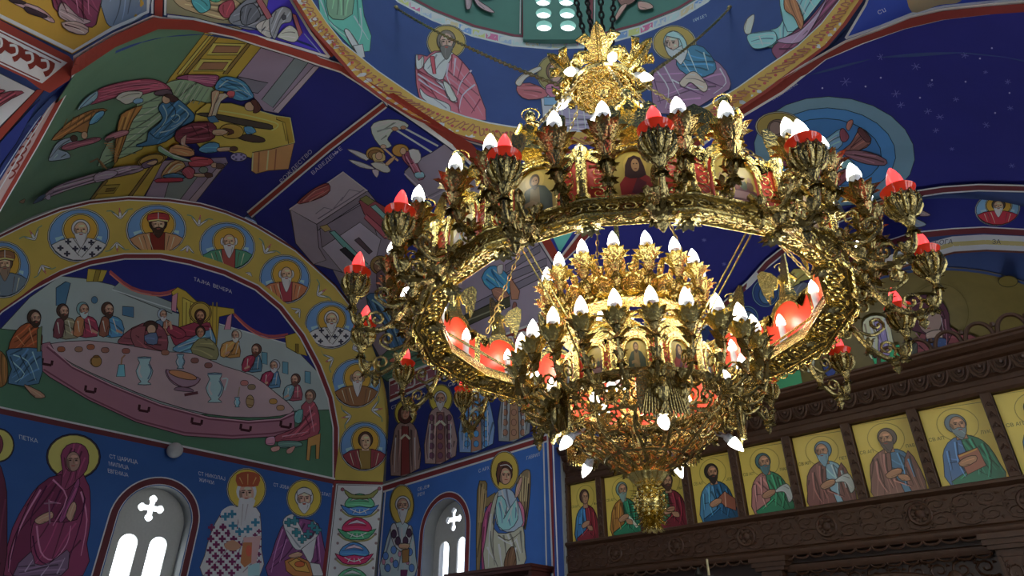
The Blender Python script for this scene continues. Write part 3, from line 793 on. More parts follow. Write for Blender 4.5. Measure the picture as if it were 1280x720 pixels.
def ex_outer(a):
    knot(a, (1.855, 0, 2.52), 1.25); knot(a, (1.80, 0, 2.43), 1.1); knot(a, (1.70, 0, 2.42), .9)
    a.tube([(p[0], 0, p[1]) for p in [(1.84, 2.5)] + spiral(1.76, 2.545, .055, -.6, 1.3, 1)], .009, 5)
    a.tube([(p[0], 0, p[1]) for p in [(1.7, 2.42)] + spiral(1.74, 2.34, .05, 2.2, 1.2, -1)], .009, 5)
    for sy in (-1, 1):
        for k in range(2): petal(a, (1.855, 0, 2.56 - .07 * k), sy * PI / 2, .012, .075, 0, .055, .026, curl=.5)
base = [rad(22.5 * k - 5) for k in range(16)]
aw = [BETA + b_ + rad(e) for b_ in base for e in (-4.5, 4.5)]
arm_set('candle_arm', [(1.63, 2.47), (1.70, 2.42), (1.79, 2.42), (1.85, 2.48), (1.855, 2.56), (1.855, 2.64)], .017, None, 2.645, 1.855, 32, 0, 1.0, aw, .085, ex_outer)
# red lamp arms
a = MB(); P = crv([(1.63, 2.44), (1.70, 2.33), (1.80, 2.12), (1.93, 2.02), (2.06, 2.05), (2.10, 2.14), (2.10, 2.24)], 6)
a.tube([(p[0], 0, p[1]) for p in P], [.024 - .009 * i / len(P) for i in range(len(P))], 8)
a.tube([(p[0], 0, p[1]) for p in crv([(1.72, 2.28), (1.84, 2.22), (1.93, 2.26)], 4) + spiral(1.90, 2.31, .06, -.6, 1.2, 1)], .013, 6)
a.tube([(p[0], 0, p[1]) for p in [(2.0, 2.03)] + spiral(1.93, 2.11, .07, -1.0, 1.3, 1)], .011, 6)
a.tube([(p[0], 0, p[1]) for p in [(1.70, 2.33)] + spiral(1.66, 2.24, .06, 1.2, 1.3, 1)], .012, 6)
for (x, z, s) in ((2.10, 2.20, 1.0), (2.04, 2.05, 1.0), (1.80, 2.12, 1.0), (1.70, 2.31, .9)): knot(a, (x, 0, z), s)
a.lathe([(.001, -.1), (.012, -.085), (.03, -.05), (.02, -.03), (.034, -.01), (.02, .01), (.001, .012)], 10, (1.96, 0, 2.0), lobes=5, amp=.15)
for k in range(7): petal(a, (1.96, 0, 1.985), 2 * PI * k / 7, .012, .06, 0, .03, .02)
LARM = a.mesh('lamp_arm', M_GOLDD)
c = MB(); c.lathe([(.012, -.03), (.03, -.02), (.065, .015), (.082, .06), (.084, .10), (.076, .14), (.07, .14), (.07, .1), (.05, .03), (.001, .02)], 22, (2.10, 0, 2.28), lobes=11, amp=.05)
for k in range(11):
    a_ = 2 * PI * k / 11; ca, sa = math.cos(a_), math.sin(a_); c.tube([(2.10 + r_ * ca, r_ * sa, 2.28 + z_) for r_, z_ in ((.02, -.025), (.062, .005), (.088, .05), (.092, .09), (.084, .135))], [.006, .013, .016, .013, .006], 5)
    petal(c, (2.10, 0, 2.28), 2 * PI * (k + .5) / 11, .035, .098, -.02, .10, .018, curl=.5, cup=.5)
LCUP = c.mesh('lamp_bowl', M_GOLDD)
c = MB(); c.lathe([(.055, -.03), (.078, -.02), (.084, .005), (.092, .022), (.097, .034), (.09, .042), (.074, .034), (.06, .03), (.05, .0)], 20, (2.10, 0, 2.425)); LRIM = c.mesh('glass_rim', M_REDGLASS)
c = MB(); lamp_bulb(c, (2.10, 0, 2.45), 1.22); LBUL = c.mesh('lamp_bulb', M_REDBULB)
c = MB(); lamp_bulb(c, (2.10, 0, 2.45), 1.22); wb = c.mesh('lamp_bulb', M_BULB)
for k, an in enumerate(rots(16, 6.8)):
    o = put('lamp_arm', LARM, root, rz=an); b_ = put('lamp_bowl', LCUP, o)
    put('glass_rim', LRIM, o, label='red glass rim')
    if k == 1: put('lamp_bulb', wb, o, label='white bulb in a red glass')
    else: put('lamp_bulb', LBUL, o, label='glowing red bulb')
# tall white candles inside the ring
c = MB(); c.lathe([(.03, 0), (.045, .01), (.028, .03), (.028, .18), (.001, .185)], 12, (1.485, 0, 2.42)); CS = c.mesh('inner_candle', M_SLEEVE)
CB = bulb_mesh((1.485, 0, 2.595), 1.0, M_BULB)
for an in rots(16, 5): o = put('inner_candle', CS, root, rz=an, label='tall white candle sleeve inside the ring'); put('candle_bulb', CB, o)
# ---- upper inner tier
def arms_small(name, n, off, pts, x, cz, r, s, up, extra=None, bm=None): arm_set(name, pts, r, None, cz, x, n, off, s, rots(n, off), up, extra, bm)
m = MB()
m.lathe([(.44, 2.30), (.53, 2.30), (.54, 2.33), (.50, 2.36), (.47, 2.44), (.46, 2.52), (.50, 2.56), (.48, 2.58), (.45, 2.55), (.44, 2.30)], 48)
scrolls(m, lambda u, v: (.495 * math.cos(u), .495 * math.sin(u), 2.34 + .2 * v), 0, 2 * PI, 0, 1, 32, 2, .007)
for k in range(32):
    a_ = 2 * PI * k / 32; petal(m, (0, 0, 2.55), a_, .49, .56, 0, .12, .03, curl=.4)
m.build('upper_tier', M_GOLD, root, label='gilded upper inner ring of scrolls')
def ex_up(a): knot(a, (.62, 0, 2.50), 1.1); knot(a, (.56, 0, 2.42), .9)
arms_small('candle_arm', 16, -3, [(.48, 2.42), (.54, 2.40), (.60, 2.43), (.62, 2.5), (.62, 2.58)], .62, 2.60, .014, .95, .04, ex_up)
c = MB(); angel(c, (.56, 0, 2.36), 1.15); AG2 = c.mesh('angel_figure', M_GOLD)
for an in rots(16, 8): put('angel_figure', AG2, root, rz=an)
# ---- lower ring with icons
T12 = math.tan(PI / 12)
b2, f2, l2 = facet_meshes(.58, .58 * T12, 1.74, 2.04, .068, .004)
ic2 = [icon_mesh(.572, .07, 1.75, 1.91, k) for k in range(4)]
for k, an in enumerate(rots(12, 0)):
    p = put('ring_panel', b2, root, loc=LOW, rz=an); put('gilt_frame', f2, p, label='gilded arch and column'); [put('filigree', q, p, label='gilded scrollwork') for q in l2]; put('icon_painting', ic2[(k * 3 + 1) % 4], p, label='small arched painted icon')
def ex_low(a):
    knot(a, (.9, 0, 1.88), .85); knot(a, (.86, 0, 1.72), .9); knot(a, (.72, 0, 1.63), 1.0)
    a.tube([(p[0], 0, p[1]) for p in [(.84, 1.69)] + spiral(.77, 1.76, .06, -1.0, 1.3, 1)], .009, 5)
    a.tube([(p[0], 0, p[1]) for p in [(.66, 1.68)] + spiral(.68, 1.56, .055, 1.8, 1.2, 1)], .009, 5)
    for sy in (-1, 1): petal(a, (.9, 0, 1.85), sy * PI / 2, .012, .085, 0, .06, .03, curl=.5); petal(a, (.9, 0, 1.8), sy * PI / 2, .012, .06, 0, .05, .024, curl=.5)
ARMLOC = LOW
arms_small('candle_arm', 24, -7, [(.58, 1.80), (.64, 1.70), (.74, 1.63), (.85, 1.68), (.9, 1.80), (.9, 1.93)], .9, 1.955, .015, 1.0, .04, ex_low)
ARMLOC = (0, 0, 0)
m = MB(); m.lathe([(.56, 1.76), (.55, 1.73), (.57, 1.70), (.66, 1.70), (.68, 1.73), (.64, 1.75), (.6, 1.76)], 48)
scrolls(m, lambda u, v: ((.58 + .08 * v) * math.cos(u), (.58 + .08 * v) * math.sin(u), 1.697), 0, 2 * PI, 0, 1, 48, 1, .007)
m.v = [(x + LOW[0], y + LOW[1], z) for x, y, z in m.v]; m.build('lower_ledge', M_GOLDD, root)
# ---- openwork basket, collar and pine cone
BP = [(.66, 1.72), (.645, 1.66), (.60, 1.57), (.52, 1.47), (.42, 1.385), (.30, 1.31), (.2, 1.25), (.12, 1.21)]
def bask(u, v):
    t = v * (len(BP) - 1); i = min(int(t), len(BP) - 2); t -= i
    r = BP[i][0] + (BP[i + 1][0] - BP[i][0]) * t; z = BP[i][1] + (BP[i + 1][1] - BP[i][1]) * t
    return (r * math.cos(u), r * math.sin(u), z)
m = MB()
for j, (n, va, vb) in enumerate(((30, 0, .2), (30, .18, .38), (24, .36, .56), (20, .54, .74), (14, .72, .98))):
    scrolls(m, bask, 0, 2 * PI, va, vb, n, 1, .0095, j, 5)
for k in range(12):
    m.tube([bask(2 * PI * k / 12 + .08 * math.sin(9 * v), v) for v in [i / 16 for i in range(17)]], .011, 5)
    for i in range(5):
        v = .1 + .18 * i; q = bask(2 * PI * (k + .5) / 12, v); ll = .06 * (1 - v * .55)
        for s in (-1, 0, 1): petal(m, q, math.atan2(q[1], q[0]) + s * .9, .0, ll, .02, -.035 - .01 * (s == 0), .02 * (1 - v * .4), curl=.5)
for v in (.0, .37, .73): m.tube([bask(2 * PI * k / 48, v) for k in range(49)], .012, 5, False)
m.v = [(x + LOW[0], y + LOW[1], z) for x, y, z in m.v]; m.build('basket', M_GOLDD, root, label='openwork gilded basket below the lower ring')
m = MB(); m.lathe([(.02, 1.235), (.125, 1.225), (.14, 1.2), (.12, 1.17), (.085, 1.13), (.075, 1.115), (.02, 1.11)], 36, lobes=18, amp=.06); m.v = [(x + LOW[0], y + LOW[1], z) for x, y, z in m.v]; m.build('fluted_collar', M_GOLD, root)
m = MB(); m.lathe([(.012, 1.12), (.02, 1.08), (.035, 1.05), (.08, 1.0), (.085, .95), (.06, .89), (.03, .85), (.002, .83)], 14)
for j in range(8):
    z = 1.055 - .029 * j; r = [.045, .07, .085, .09, .088, .078, .06, .04][j]
    for k in range(9): petal(m, (0, 0, z), 2 * PI * (k + .5 * (j % 2)) / 9, r * .6, r + .04, 0, .03 - .016 * j, .024, curl=1.1, cup=.6); m.ball((r * 1.25 * math.cos(2 * PI * (k + .5 * (j % 2)) / 9), r * 1.25 * math.sin(2 * PI * (k + .5 * (j % 2)) / 9), z), .013, 6, 4)
for k in range(6): petal(m, (0, 0, .86), 2 * PI * k / 6, .01, .05, 0, -.05, .02)
m.v = [(x * .95, y * .95, z + .045) for x, y, z in m.v]; m.v = [(x + LOW[0], y + LOW[1], z) for x, y, z in m.v]; m.build('pine_cone', M_GOLD, root, label='gilded pine cone pendant at the bottom')
# eagles and spot bulbs
e = MB()
wing = [(.0, .30), (.03, .335), (.085, .35), (.14, .325), (.165, .25), (.168, .12), (.155, .02), (.14, .06), (.128, .0), (.112, .055), (.1, -.005), (.085, .05), (.07, .0), (.055, .06), (.04, .03), (.0, .02)]
for sy in (-1, 1):
    e.plate(wing, .014, lambda u, v, w_: (.675 - w_ - .25 * u * u * 6 * .3, sy * u, 1.385 + v))
    for i in range(6): e.tube([(.682 - .45 * (.03 + .012 * i) ** 2, sy * (.03 + .014 * i), 1.385 + .3 - .004 * i * i), (.682 - .45 * (.045 + .02 * i) ** 2, sy * (.045 + .02 * i), 1.41)], [.003, .0055], 5)
    e.tube(crv([(.69, sy * .012, 1.66), (.70, sy * .02, 1.71), (.70, sy * .045, 1.735), (.70, sy * .062, 1.725), (.70, sy * .078, 1.712)], 3), [.02, .018, .017, .017, .017, .018, .018, .016, .014, .012, .009, .006, .003], 6)
e.ball((.69, 0, 1.57), .05, 10, 8, (.6, .9, 1.9)); e.lathe([(.02, 0), (.028, .02), (.018, .03)], 8, (.69, 0, 1.735))
for k in (-1, 0, 1): e.tube([(.69, 0, 1.48), (.685, k * .035, 1.40)], [.014, .02], 6)
EA = e.mesh('eagle_plaque', M_GOLDD)
s_ = MB(); s_.tube(crv([(.45, 0, 1.48), (.53, 0, 1.44), (.57, 0, 1.42)], 4), .016, 6); s_.tube([(.565, 0, 1.425), (.60, 0, 1.385)], [.03, .035], 10); SP_ = s_.mesh('spot_holder', M_SLEEVE)
b_ = MB(); q = MB(); bulb(q, (0, 0, 0), 1.0); R_ = Matrix.Translation((.597, 0, 1.389)) @ Matrix.Rotation(rad(140), 4, 'Y'); b_.xf(R_, q); SB = b_.mesh('spot_bulb', M_SPOT)
for an in rots(5, 12):
    put('eagle_plaque', EA, root, loc=LOW, rz=an, label='spread-winged gilded eagle plaque')
    o = put('spot_holder', SP_, root, loc=LOW, rz=an); put('spot_bulb', SB, o, label='white bulb pointing down')
# bulbs glowing inside the basket
c = MB(); flower(c, (.34, 0, 1.66), .8); c.tube([(.34, 0, 1.64), (.2, 0, 1.58), (.0, 0, 1.62)], .01, 6); IC = c.mesh('inner_cup', M_GOLD); IB = bulb_mesh((.34, 0, 1.70), 1.2, M_BULB)
for an in rots(8, 10): o = put('inner_cup', IC, root, loc=LOW, rz=an); put('candle_bulb', IB, o)
# ---- shaft and top crown
m = MB(); m.lathe([(.02, 1.2), (.03, 1.5), (.06, 1.6), (.03, 1.7), (.03, 2.1), (.1, 2.2), (.04, 2.3), (.04, 2.6), (.12, 2.75), (.05, 2.9), (.022, 3.0), (.022, 3.9), (.05, 4.0), (.022, 4.1), (.02, 4.75)], 14)
for k in range(8):
    an = 2 * PI * k / 8; m.tube([(.03 * math.cos(an), .03 * math.sin(an), 1.72), (.56 * math.cos(an), .56 * math.sin(an), 1.74)], .012, 6); m.tube([(.04 * math.cos(an), .04 * math.sin(an), 2.45), (.46 * math.cos(an), .46 * math.sin(an), 2.45)], .012, 6)
m.build('shaft', M_GOLD, root)
m = MB(); ZT = 4.98
for r, z in ((.30, 0), (.24, -.01), (.18, .0), (.12, -.02), (.06, -.03)): m.tube([(r * math.cos(2 * PI * k / 32), r * math.sin(2 * PI * k / 32), ZT + z) for k in range(33)], .03, 6, False)
m.lathe([(.01, -.12), (.04, -.1), (.06, -.04), (.3, .02), (.31, .05), (.2, .1), (.1, .14), (.04, .18), (.03, .3), (.05, .34), (.02, .38), (.001, .4)], 24, (0, 0, ZT))
scrolls(m, lambda u, v: ((.1 + .2 * v) * math.cos(u), (.1 + .2 * v) * math.sin(u), ZT - .03), 0, 2 * PI, 0, 1, 12, 1, .012)
m.build('crown_disc', M_GOLD, root, label='round gilded crown plate high above the ring')
m = MB()
fl = [(-.03, 0), (-.05, .1), (-.13, .08), (-.17, .15), (-.13, .24), (-.06, .22), (-.09, .3), (-.14, .36), (-.08, .42), (-.05, .36), (-.03, .46), (0, .52), (.03, .46), (.05, .36), (.08, .42), (.14, .36), (.09, .3), (.06, .22), (.13, .24), (.17, .15), (.13, .08), (.05, .1), (.03, 0)]
m.plate(fl, .02, lambda u, v, w_: (.22 + v * .7, u * 1.5, ZT + .03 + v * .32 + .25 * v * v + w_))
for sy in (-1, 1):
    m.tube([(.24 + b_ * .66, a_, ZT + .02 + b_ * .33) for a_, b_ in spiral(sy * .13, .17, .07, 0, 1.2, sy)], .016, 6)
    m.tube([(.24 + b_ * .66, a_, ZT + .02 + b_ * .4) for a_, b_ in spiral(sy * .12, .36, .05, 0, 1.2, sy)], .013, 6)
m.tube([(.26, 0, ZT + .02), (.42, 0, ZT + .1), (.57, 0, ZT + .24)], .018, 6)
CL = m.mesh('crown_leaf', M_GOLD)
for an in rots(6, 0): put('crown_leaf', CL, root, rz=an)
q = MB(); bulb(q, (0, 0, 0), 1.15)
c = MB(); c.xf(Matrix.Translation((.40, 0, ZT - .02)) @ Matrix.Rotation(rad(125), 4, 'Y'), q); CBU = c.mesh('spot_bulb', M_SPOT)
c = MB(); c.tube([(.27, 0, ZT + .03), (.34, 0, ZT + .03), (.405, 0, ZT - .015)], [.02, .03, .03], 8); CHO = c.mesh('spot_holder', M_SLEEVE)
for an in rots(6, 16): o = put('spot_holder', CHO, root, rz=an); put('spot_bulb', CBU, o)
# chains
def chain(mb, a, b, link=.055, r=.006, sag=0.0):
    a, b = Vector(a), Vector(b); L = (b - a).length; n = max(2, int(L / link)); d = (b - a).normalized()
    u = d.orthogonal().normalized(); v = d.cross(u)
    for i in range(n):
        t = (i + .5) / n; c = a + (b - a) * t - Vector((0, 0, sag * 4 * t * (1 - t))); s = u if i % 2 else v; h = L / n * .62
        mb.tube([c + d * h * math.cos(q) + s * h * .42 * math.sin(q) for q in [2 * PI * j / 8 for j in range(9)]], r, 4, False)
for k in range(8):
    an = BETA + rad(12 + 45 * k); ca, sa = math.cos(an), math.sin(an); m = MB()
    chain(m, (.28 * ca, .28 * sa, ZT), (1.58 * ca, 1.58 * sa, 2.84)); m.build('hanging_chain', M_CHAIN, root)
for k in range(6):
    an = BETA + rad(-25 + 60 * k); ca, sa = math.cos(an), math.sin(an); m = MB()
    for e_ in (-.02, .02): m.tube([(1.42 * ca - e_ * sa, 1.42 * sa + e_ * ca, 2.37), (.86 * ca - e_ * sa, .86 * sa + e_ * ca, 2.0), (.62 * ca - e_ * sa, .62 * sa + e_ * ca, 1.74)], .006, 5)
    m.build('brace_rod', M_GOLD, root)
for an in (20, 110, 200, 290):
    q = BETA + rad(an); m = MB(); chain(m, (.1 * math.cos(q), .1 * math.sin(q), ZT + .3), (1.0 * math.cos(q), 1.0 * math.sin(q), 13.6), .09, .012); m.build('suspension_chain', M_DARKCHAIN, root, label='dark iron chain rising into the dome')
for px in ((495, 10), (912, 10)):
    p = s_drum(*px); m = MB(); chain(m, (.25 * (p.x - CH.x) / 4, .25 * (p.y - CH.y) / 4, ZT + .15), (p.x - CH.x, p.y - CH.y, p.z), .075, .009, .12); m.ball((p.x - CH.x, p.y - CH.y, p.z), .05); m.build('stay_chain', M_CHAIN, root, label='glinting chain stay to the drum wall')
# ------------------------------------------------------------------ the frescoes
class Mu(Mural):
    def c(s, ox, oy, k): s.M = (ox, oy, 1.0 / k, 0, 0, 1.0 / k); return s
    def px(s): s.M = None; return s
    def __init__(s, name, *a, **k):
        Mural.__init__(s, name, *a, **k); s.ol = {'mural': .9, 'painted_figure': 1.0}.get(name, 0.0); s.fold = s.ol > 0
    p = Mural.poly; e = Mural.ell; l = Mural.line
WHT = 'B9B5B4'; MAR = '6A2A22'; OCH = '8C7B3C'; BLU = '25426F'; NAV = '20225C'; SKIN = 'A07F68'; GRN = '47604E'
SN = s_planeY(YN); SE = s_planeX(XE)
def band(m, pts, wd=9, sm=0, mar=MAR, wl=2.2):
    """maroon border between two white lines"""
    m.l(WHT, wd, pts, sm); m.l(mar, (wd - 2 * wl) * .5, pts, sm); m.l(mar, wd - 2 * wl, pts, sm)
def folds(m, col, wd, *lines):
    for q in lines: m.l(col, wd, q, 3, w1=wd * .35)
def face(m, x, y, r, hair=None, beard=None, long=1.0, skin=SKIN, turn=0.0, bald=False):
    """head about (x, y) with radius r: hair behind, face, shading strokes, eyes, nose, mouth, beard"""
    if hair and not bald: m.e(hair, x - turn * r * .2, y - r * .22, r * .95, r * 1.05)
    if hair and bald:
        for sg in (-1, 1): m.e(hair, x + sg * r * .72, y - r * .05, r * .25, r * .5)
    m.e(skin, x, y, r * .7, r * .98)
    lt = lambda h_, f: ''.join('%02X' % min(255, int(int(h_[i:i + 2], 16) * f)) for i in (0, 2, 4))
    o_ = m.ol; m.ol = 0
    m.p(lt(skin, .7), [(x - r * .68, y - r * .3), (x - r * .4, y - r * .1), (x - r * .38, y + r * .4), (x - r * .2, y + r * .9), (x - r * .6, y + r * .5)], 2); m.e(lt(skin, 1.2), x + r * .1, y - r * .5, r * .34, r * .15); m.e(lt(skin, 1.15), x + r * .34, y + r * .14, r * .15, r * .12)
    m.ol = o_ * .6
    if beard:
        m.p(beard, [(x - r * .72, y - r * .1), (x - r * .54, y + r * .36), (x - r * .3, y + r * .34), (x, y + r * .24), (x + r * .3, y + r * .34), (x + r * .54, y + r * .36), (x + r * .72, y - r * .1), (x + r * .62, y + r * .7), (x + r * .3, y + r * (1.0 + .5 * long)), (x, y + r * (1.05 + .85 * long)), (x - r * .3, y + r * (1.0 + .5 * long)), (x - r * .62, y + r * .7)], 2); m.l('7A3E36', r * .1, [(x - r * .14 + turn * r * .1, y + r * .5), (x + r * .14 + turn * r * .1, y + r * .5)])
    if r > 2.2:
        d = turn * r * .18
        for sg in (-1, 1): m.e('2E211C', x + sg * r * .3 + d, y - r * .12, r * .13, r * .08); m.l('4A352A', r * .09, [(x + sg * r * .12 + d, y - r * .3), (x + sg * r * .48 + d, y - r * .28)])
        m.l('6E523F', r * .1, [(x + d * 1.3, y - r * .2), (x + d * 1.8 + r * .04, y + r * .2)])
        m.l('7A3E36', r * .1, [(x - r * .18 + d, y + r * .42), (x + r * .18 + d, y + r * .42)])
    m.ol = o_
def halo(m, x, y, r, ry=None, col='A98B3C', rim='C9C2AE'):
    ry = ry or r; m.e(rim, x, y, r * 1.06, ry * 1.06); m.e(col, x, y, r, ry)
# ================= left vault, scene left of the crown line
m = Mu('mural', s_vault_north, ceil_n, 'green painted scene with couch, seated women and a yellow ark on the left vault')
FLD = [(-40, 318), (-10, 275), (47, 180), (75, 120), (96, 88), (140, 58), (195, 35), (235, 36), (290, 47), (320, 57), (362, 70), (397, 82), (425, 91), (450, 107), (479, 127), (411, 180), (320, 258), (304, 273), (282, 264), (250, 255), (210, 249), (160, 247), (112, 252), (75, 261), (37, 276), (0, 294)]
m.p(NAV, FLD)
m.p('486350', '-40,318 -10,275 47,180 75,120 96,88 140,58 195,35 235,36 257,40 212,97 140,210 110,252 75,261 37,276 0,294')
m.p('8E7C36', '256,40 290,47 326,59 297,95 206,200 178,248 112,252 132,222 212,97')
m.p('6B5A34', '270,43 274,44 234,92 229,92').p('6B5A34', '309,54 313,55 284,92 278,92').p('A08F4E', '262,42 266,42 226,92 221,92')
m.p('A08F4E', '266,53 306,54 297,68 258,68').p('7A5A44', '270,56 301,57 296,65 264,65').p('A08F4E', '250,73 290,74 282,88 241,88').p('7A5A44', '254,77 285,77 278,86 247,86')
m.p('6B5A34', '131,225 135,225 117,248 113,248').p('6B5A34', '188,207 192,207 164,246 159,246').p('7A6C34', '129,231 150,230 142,241 120,242').p('5F5028', '133,235 145,234 142,238 131,239')
m.p('75697A', '326,59 362,70 398,83 346,141 330,138 297,95').p('646E72', '368,72 385,78 341,134 327,124').p('8A7F88', '392,82 399,83 348,141 341,138')
m.p('62606B', '297,95 335,103 322,116 302,112').p('75697A', '204,200 282,196 285,203 244,252 180,248').p('82767E', '272,208 283,203 245,252 236,250')
m.p('626B6A', '215,212 250,216 225,249 205,248')
# pale green drape / couch
m.c(40, 70, 5.54)
m.p('72886F', '720,260 800,250 960,170 1080,160 1230,200 1290,270 1230,330 1110,300 980,420 800,560 760,640 560,720 450,760 540,560 660,430 720,360', 2)
for i in range(9): m.l('55695A', 6, [(730 - 28 * i, 320 + 46 * i), (880 - 20 * i, 300 + 46 * i)])
for i in range(6): m.l('586C5B', 6, [(1030 + 38 * i, 170 + 10 * i), (960 + 38 * i, 290 + 8 * i)])
for i in range(4): m.l('8FA38A', 5, [(1048 + 38 * i, 170 + 10 * i), (978 + 38 * i, 290 + 8 * i)])
# bent figure with red wing-like robe
m.p('7A3C4E', '400,320 440,240 480,210 600,175 780,150 880,165 950,210 965,260 930,250 850,235 760,260 700,250 560,285 420,325', 2)
for i in range(5): m.l('9A5A6A', 5, [(450 + 10 * i, 300 - 22 * i), (620 + 10 * i, 255 - 20 * i), (800, 225 - 14 * i), (930 - i * 8, 225 - 10 * i)], 3)
m.p('6F8CA0', '300,365 350,290 420,240 445,235 440,280 390,325 340,345', 2).l('40566E', 6, '320,350 380,290 430,245')
m.p('94988C', '570,280 620,240 700,232 760,240 740,280 690,310 640,325 600,300', 2)
m.p('60809A', '690,300 720,280 760,285 755,310 710,320', 2).p('4C4048', '850,235 930,220 965,240 955,265 850,262', 2)
# small figures at left
m.p('7E5A34', '130,580 200,500 300,420 430,365 520,370 400,450 380,530 310,520 240,540 200,570', 2).p('8A6438', '560,700 590,440 640,370 760,330 690,430 640,560 580,720', 2)
for i in range(6): m.l('5E4426', 5, [(240 + 45 * i, 430 + 8 * i - 22 * i), (200 + 50 * i, 520 - 22 * i)])
m.p('4F7FA8', '395,450 440,390 490,375 495,400 450,450 400,470', 2)
m.p('7A4A56', '200,640 240,590 330,585 430,560 480,570 430,600 320,630 260,650', 2).p('8A5E66', '490,560 540,520 620,500 660,505 650,530 560,560 520,580', 2)
m.p('6C7E8C', '120,680 150,620 190,580 260,560 300,580 240,600 180,640 240,660 260,700 160,720 110,720', 2).p('4A3A34', '500,560 560,545 560,560 500,580')
m.e(SKIN, 360, 545, 22, 26).e('3B2A24', 285, 565, 26, 22)
# dark haired figure in blue
m.p('38607E', '890,320 960,280 1010,290 1090,360 1130,420 1060,480 960,560 880,600 740,620 720,605 790,580 800,520 860,470 900,420 870,360', 2)
folds(m, '7EA0B4', 9, '900,330 930,400 900,470 830,540', '1010,330 1080,390 1030,450 960,480', '960,410 1000,395 1020,420 990,450 960,430', '880,520 960,500 1040,450')
folds(m, '1E3448', 8, '940,300 990,370 960,440 850,500', '1090,400 1000,500 890,570', '810,520 860,560 920,540')
m.e(SKIN, 925, 285, 30, 34, 20).p('3E2A28', '905,262 950,250 990,270 1010,290 960,310 945,280', 2)
# yellow ark
m.c(180, 60, 5.141); m.fold = 0
m.p('9A8640', '330,400 400,345 560,345 700,385 850,428 938,440 968,600 820,642 700,662 690,700 520,650 380,660 300,560')
m.p('86702E', '850,428 938,440 968,600 930,610 905,470 850,450').l('BBAA66', 7, '700,385 850,428 938,440 968,600 820,642 700,662').l('6E5C2A', 6, '890,470 915,590').l('6E5C2A', 6, '905,470 930,585')
m.p('3A342E', '330,415 420,408 600,440 800,480 825,500 810,515 640,490 430,440', 2).p('3A2E2A', '600,570 660,545 740,560 775,578 770,595 700,598', 2).l('B3A25C', 8, '420,385 620,415 840,470 855,500 820,520', 3)
m.p('A8714A', '697,662 820,640 966,602 930,770 800,780 720,800 690,780').l('7A4A34', 9, '740,660 735,790').l('7A4A34', 8, '850,640 840,775').l('C79A70', 9, '800,650 790,775').l('C79A70', 8, '700,665 695,780')
m.e('7E7894', 608, 692, 52, 28)
for k in range(6): m.e('4A4466', 608 + 34 * math.cos(k * 1.05), 692 + 17 * math.sin(k * 1.05), 9, 7)
m.fold = 1
# bending blue figure at the top of the couch
m.p('77405A', '200,190 260,165 420,165 480,175 450,235 400,240 300,200', 2)
for i in range(4): m.l('99667C', 5, [(280, 172 + 8 * i), (460, 180 + 14 * i)])
m.p('3E6C8C', '450,240 490,180 560,175 640,205 690,270 700,310 620,330 560,310 560,275 480,265', 2)
folds(m, '83A9BC', 8, '480,240 540,195 620,220 680,290', '560,270 620,260 690,300'); folds(m, '223E56', 7, '470,250 560,225 640,270', '520,190 610,210')
m.p('9A4A50', '535,265 580,268 570,305 530,300', 2).p(SKIN, '430,270 480,265 470,340 440,420 405,430 430,360', 2).p('A98E7C', '480,280 540,295 490,330 460,420 430,425', 2)
m.e(SKIN, 680, 365, 36, 30).p('4A2E2A', '680,330 715,320 750,370 735,400 700,405 705,365', 2)
m.p('3C5E78', '400,430 450,420 480,460 420,470').p('45718E', '640,500 690,495 720,530 660,545', 2)
# seated figure in maroon lying on the couch, halo
m.e('8A7238', 560, 525, 78, 48, 5).p('5C2C36', '200,520 290,470 400,455 460,490 450,560 380,590 260,600 200,580', 2)
folds(m, '84505A', 8, '260,500 360,490 440,530', '240,560 340,570 430,555'); folds(m, '36161E', 7, '300,480 350,560', '400,470 420,560')
m.p(SKIN, '440,510 500,505 540,520 500,545 440,540', 2).p('4A3028', '500,500 560,505 575,530 530,545 545,525', 2)
m.p('9A7E72', '230,570 270,540 260,600 320,640 300,660 240,620', 2)
m.p('A26E4C', '150,650 200,600 300,630 320,670 260,680', 2).p('44708C', '360,620 420,590 480,600 470,650 400,660 350,645', 2).p(SKIN, '470,625 560,620 580,640 480,650', 2).e('4A342C', 575, 632, 26, 16)
# group of attendants lower right
m.c(200, 140, 6)
m.p('8C4048', '210,340 260,310 380,330 390,370 300,390 220,385', 2).e(SKIN, 405, 378, 26, 20).p('54403A', '420,365 470,368 480,390 450,405 425,400', 2)
m.p('A87A54', '20,440 80,370 150,355 190,400 130,440 60,480 10,490', 2); folds(m, 'D0AE8C', 9, '60,450 120,390 170,390'); folds(m, '7A4A34', 7, '40,450 90,390 160,370', '90,460 150,430')
m.p('8A4650', '160,440 210,400 260,430 250,480 210,495', 2).p('3F6078', '20,470 100,450 180,470 170,495 40,485', 2).p('8E3440', '-20,490 150,485 170,498 150,515 -30,520', 2)
m.p(SKIN, '255,455 330,455 380,460 330,480 260,475', 2).p('4A342C', '330,445 385,452 395,475 350,485', 2).e('606A62', 325, 425, 34, 24)
m.p('6B8A72', '-10,225 60,280 220,335 215,350 100,330 -20,270', 2).l('93AE98', 7, '0,240 100,305 220,345')
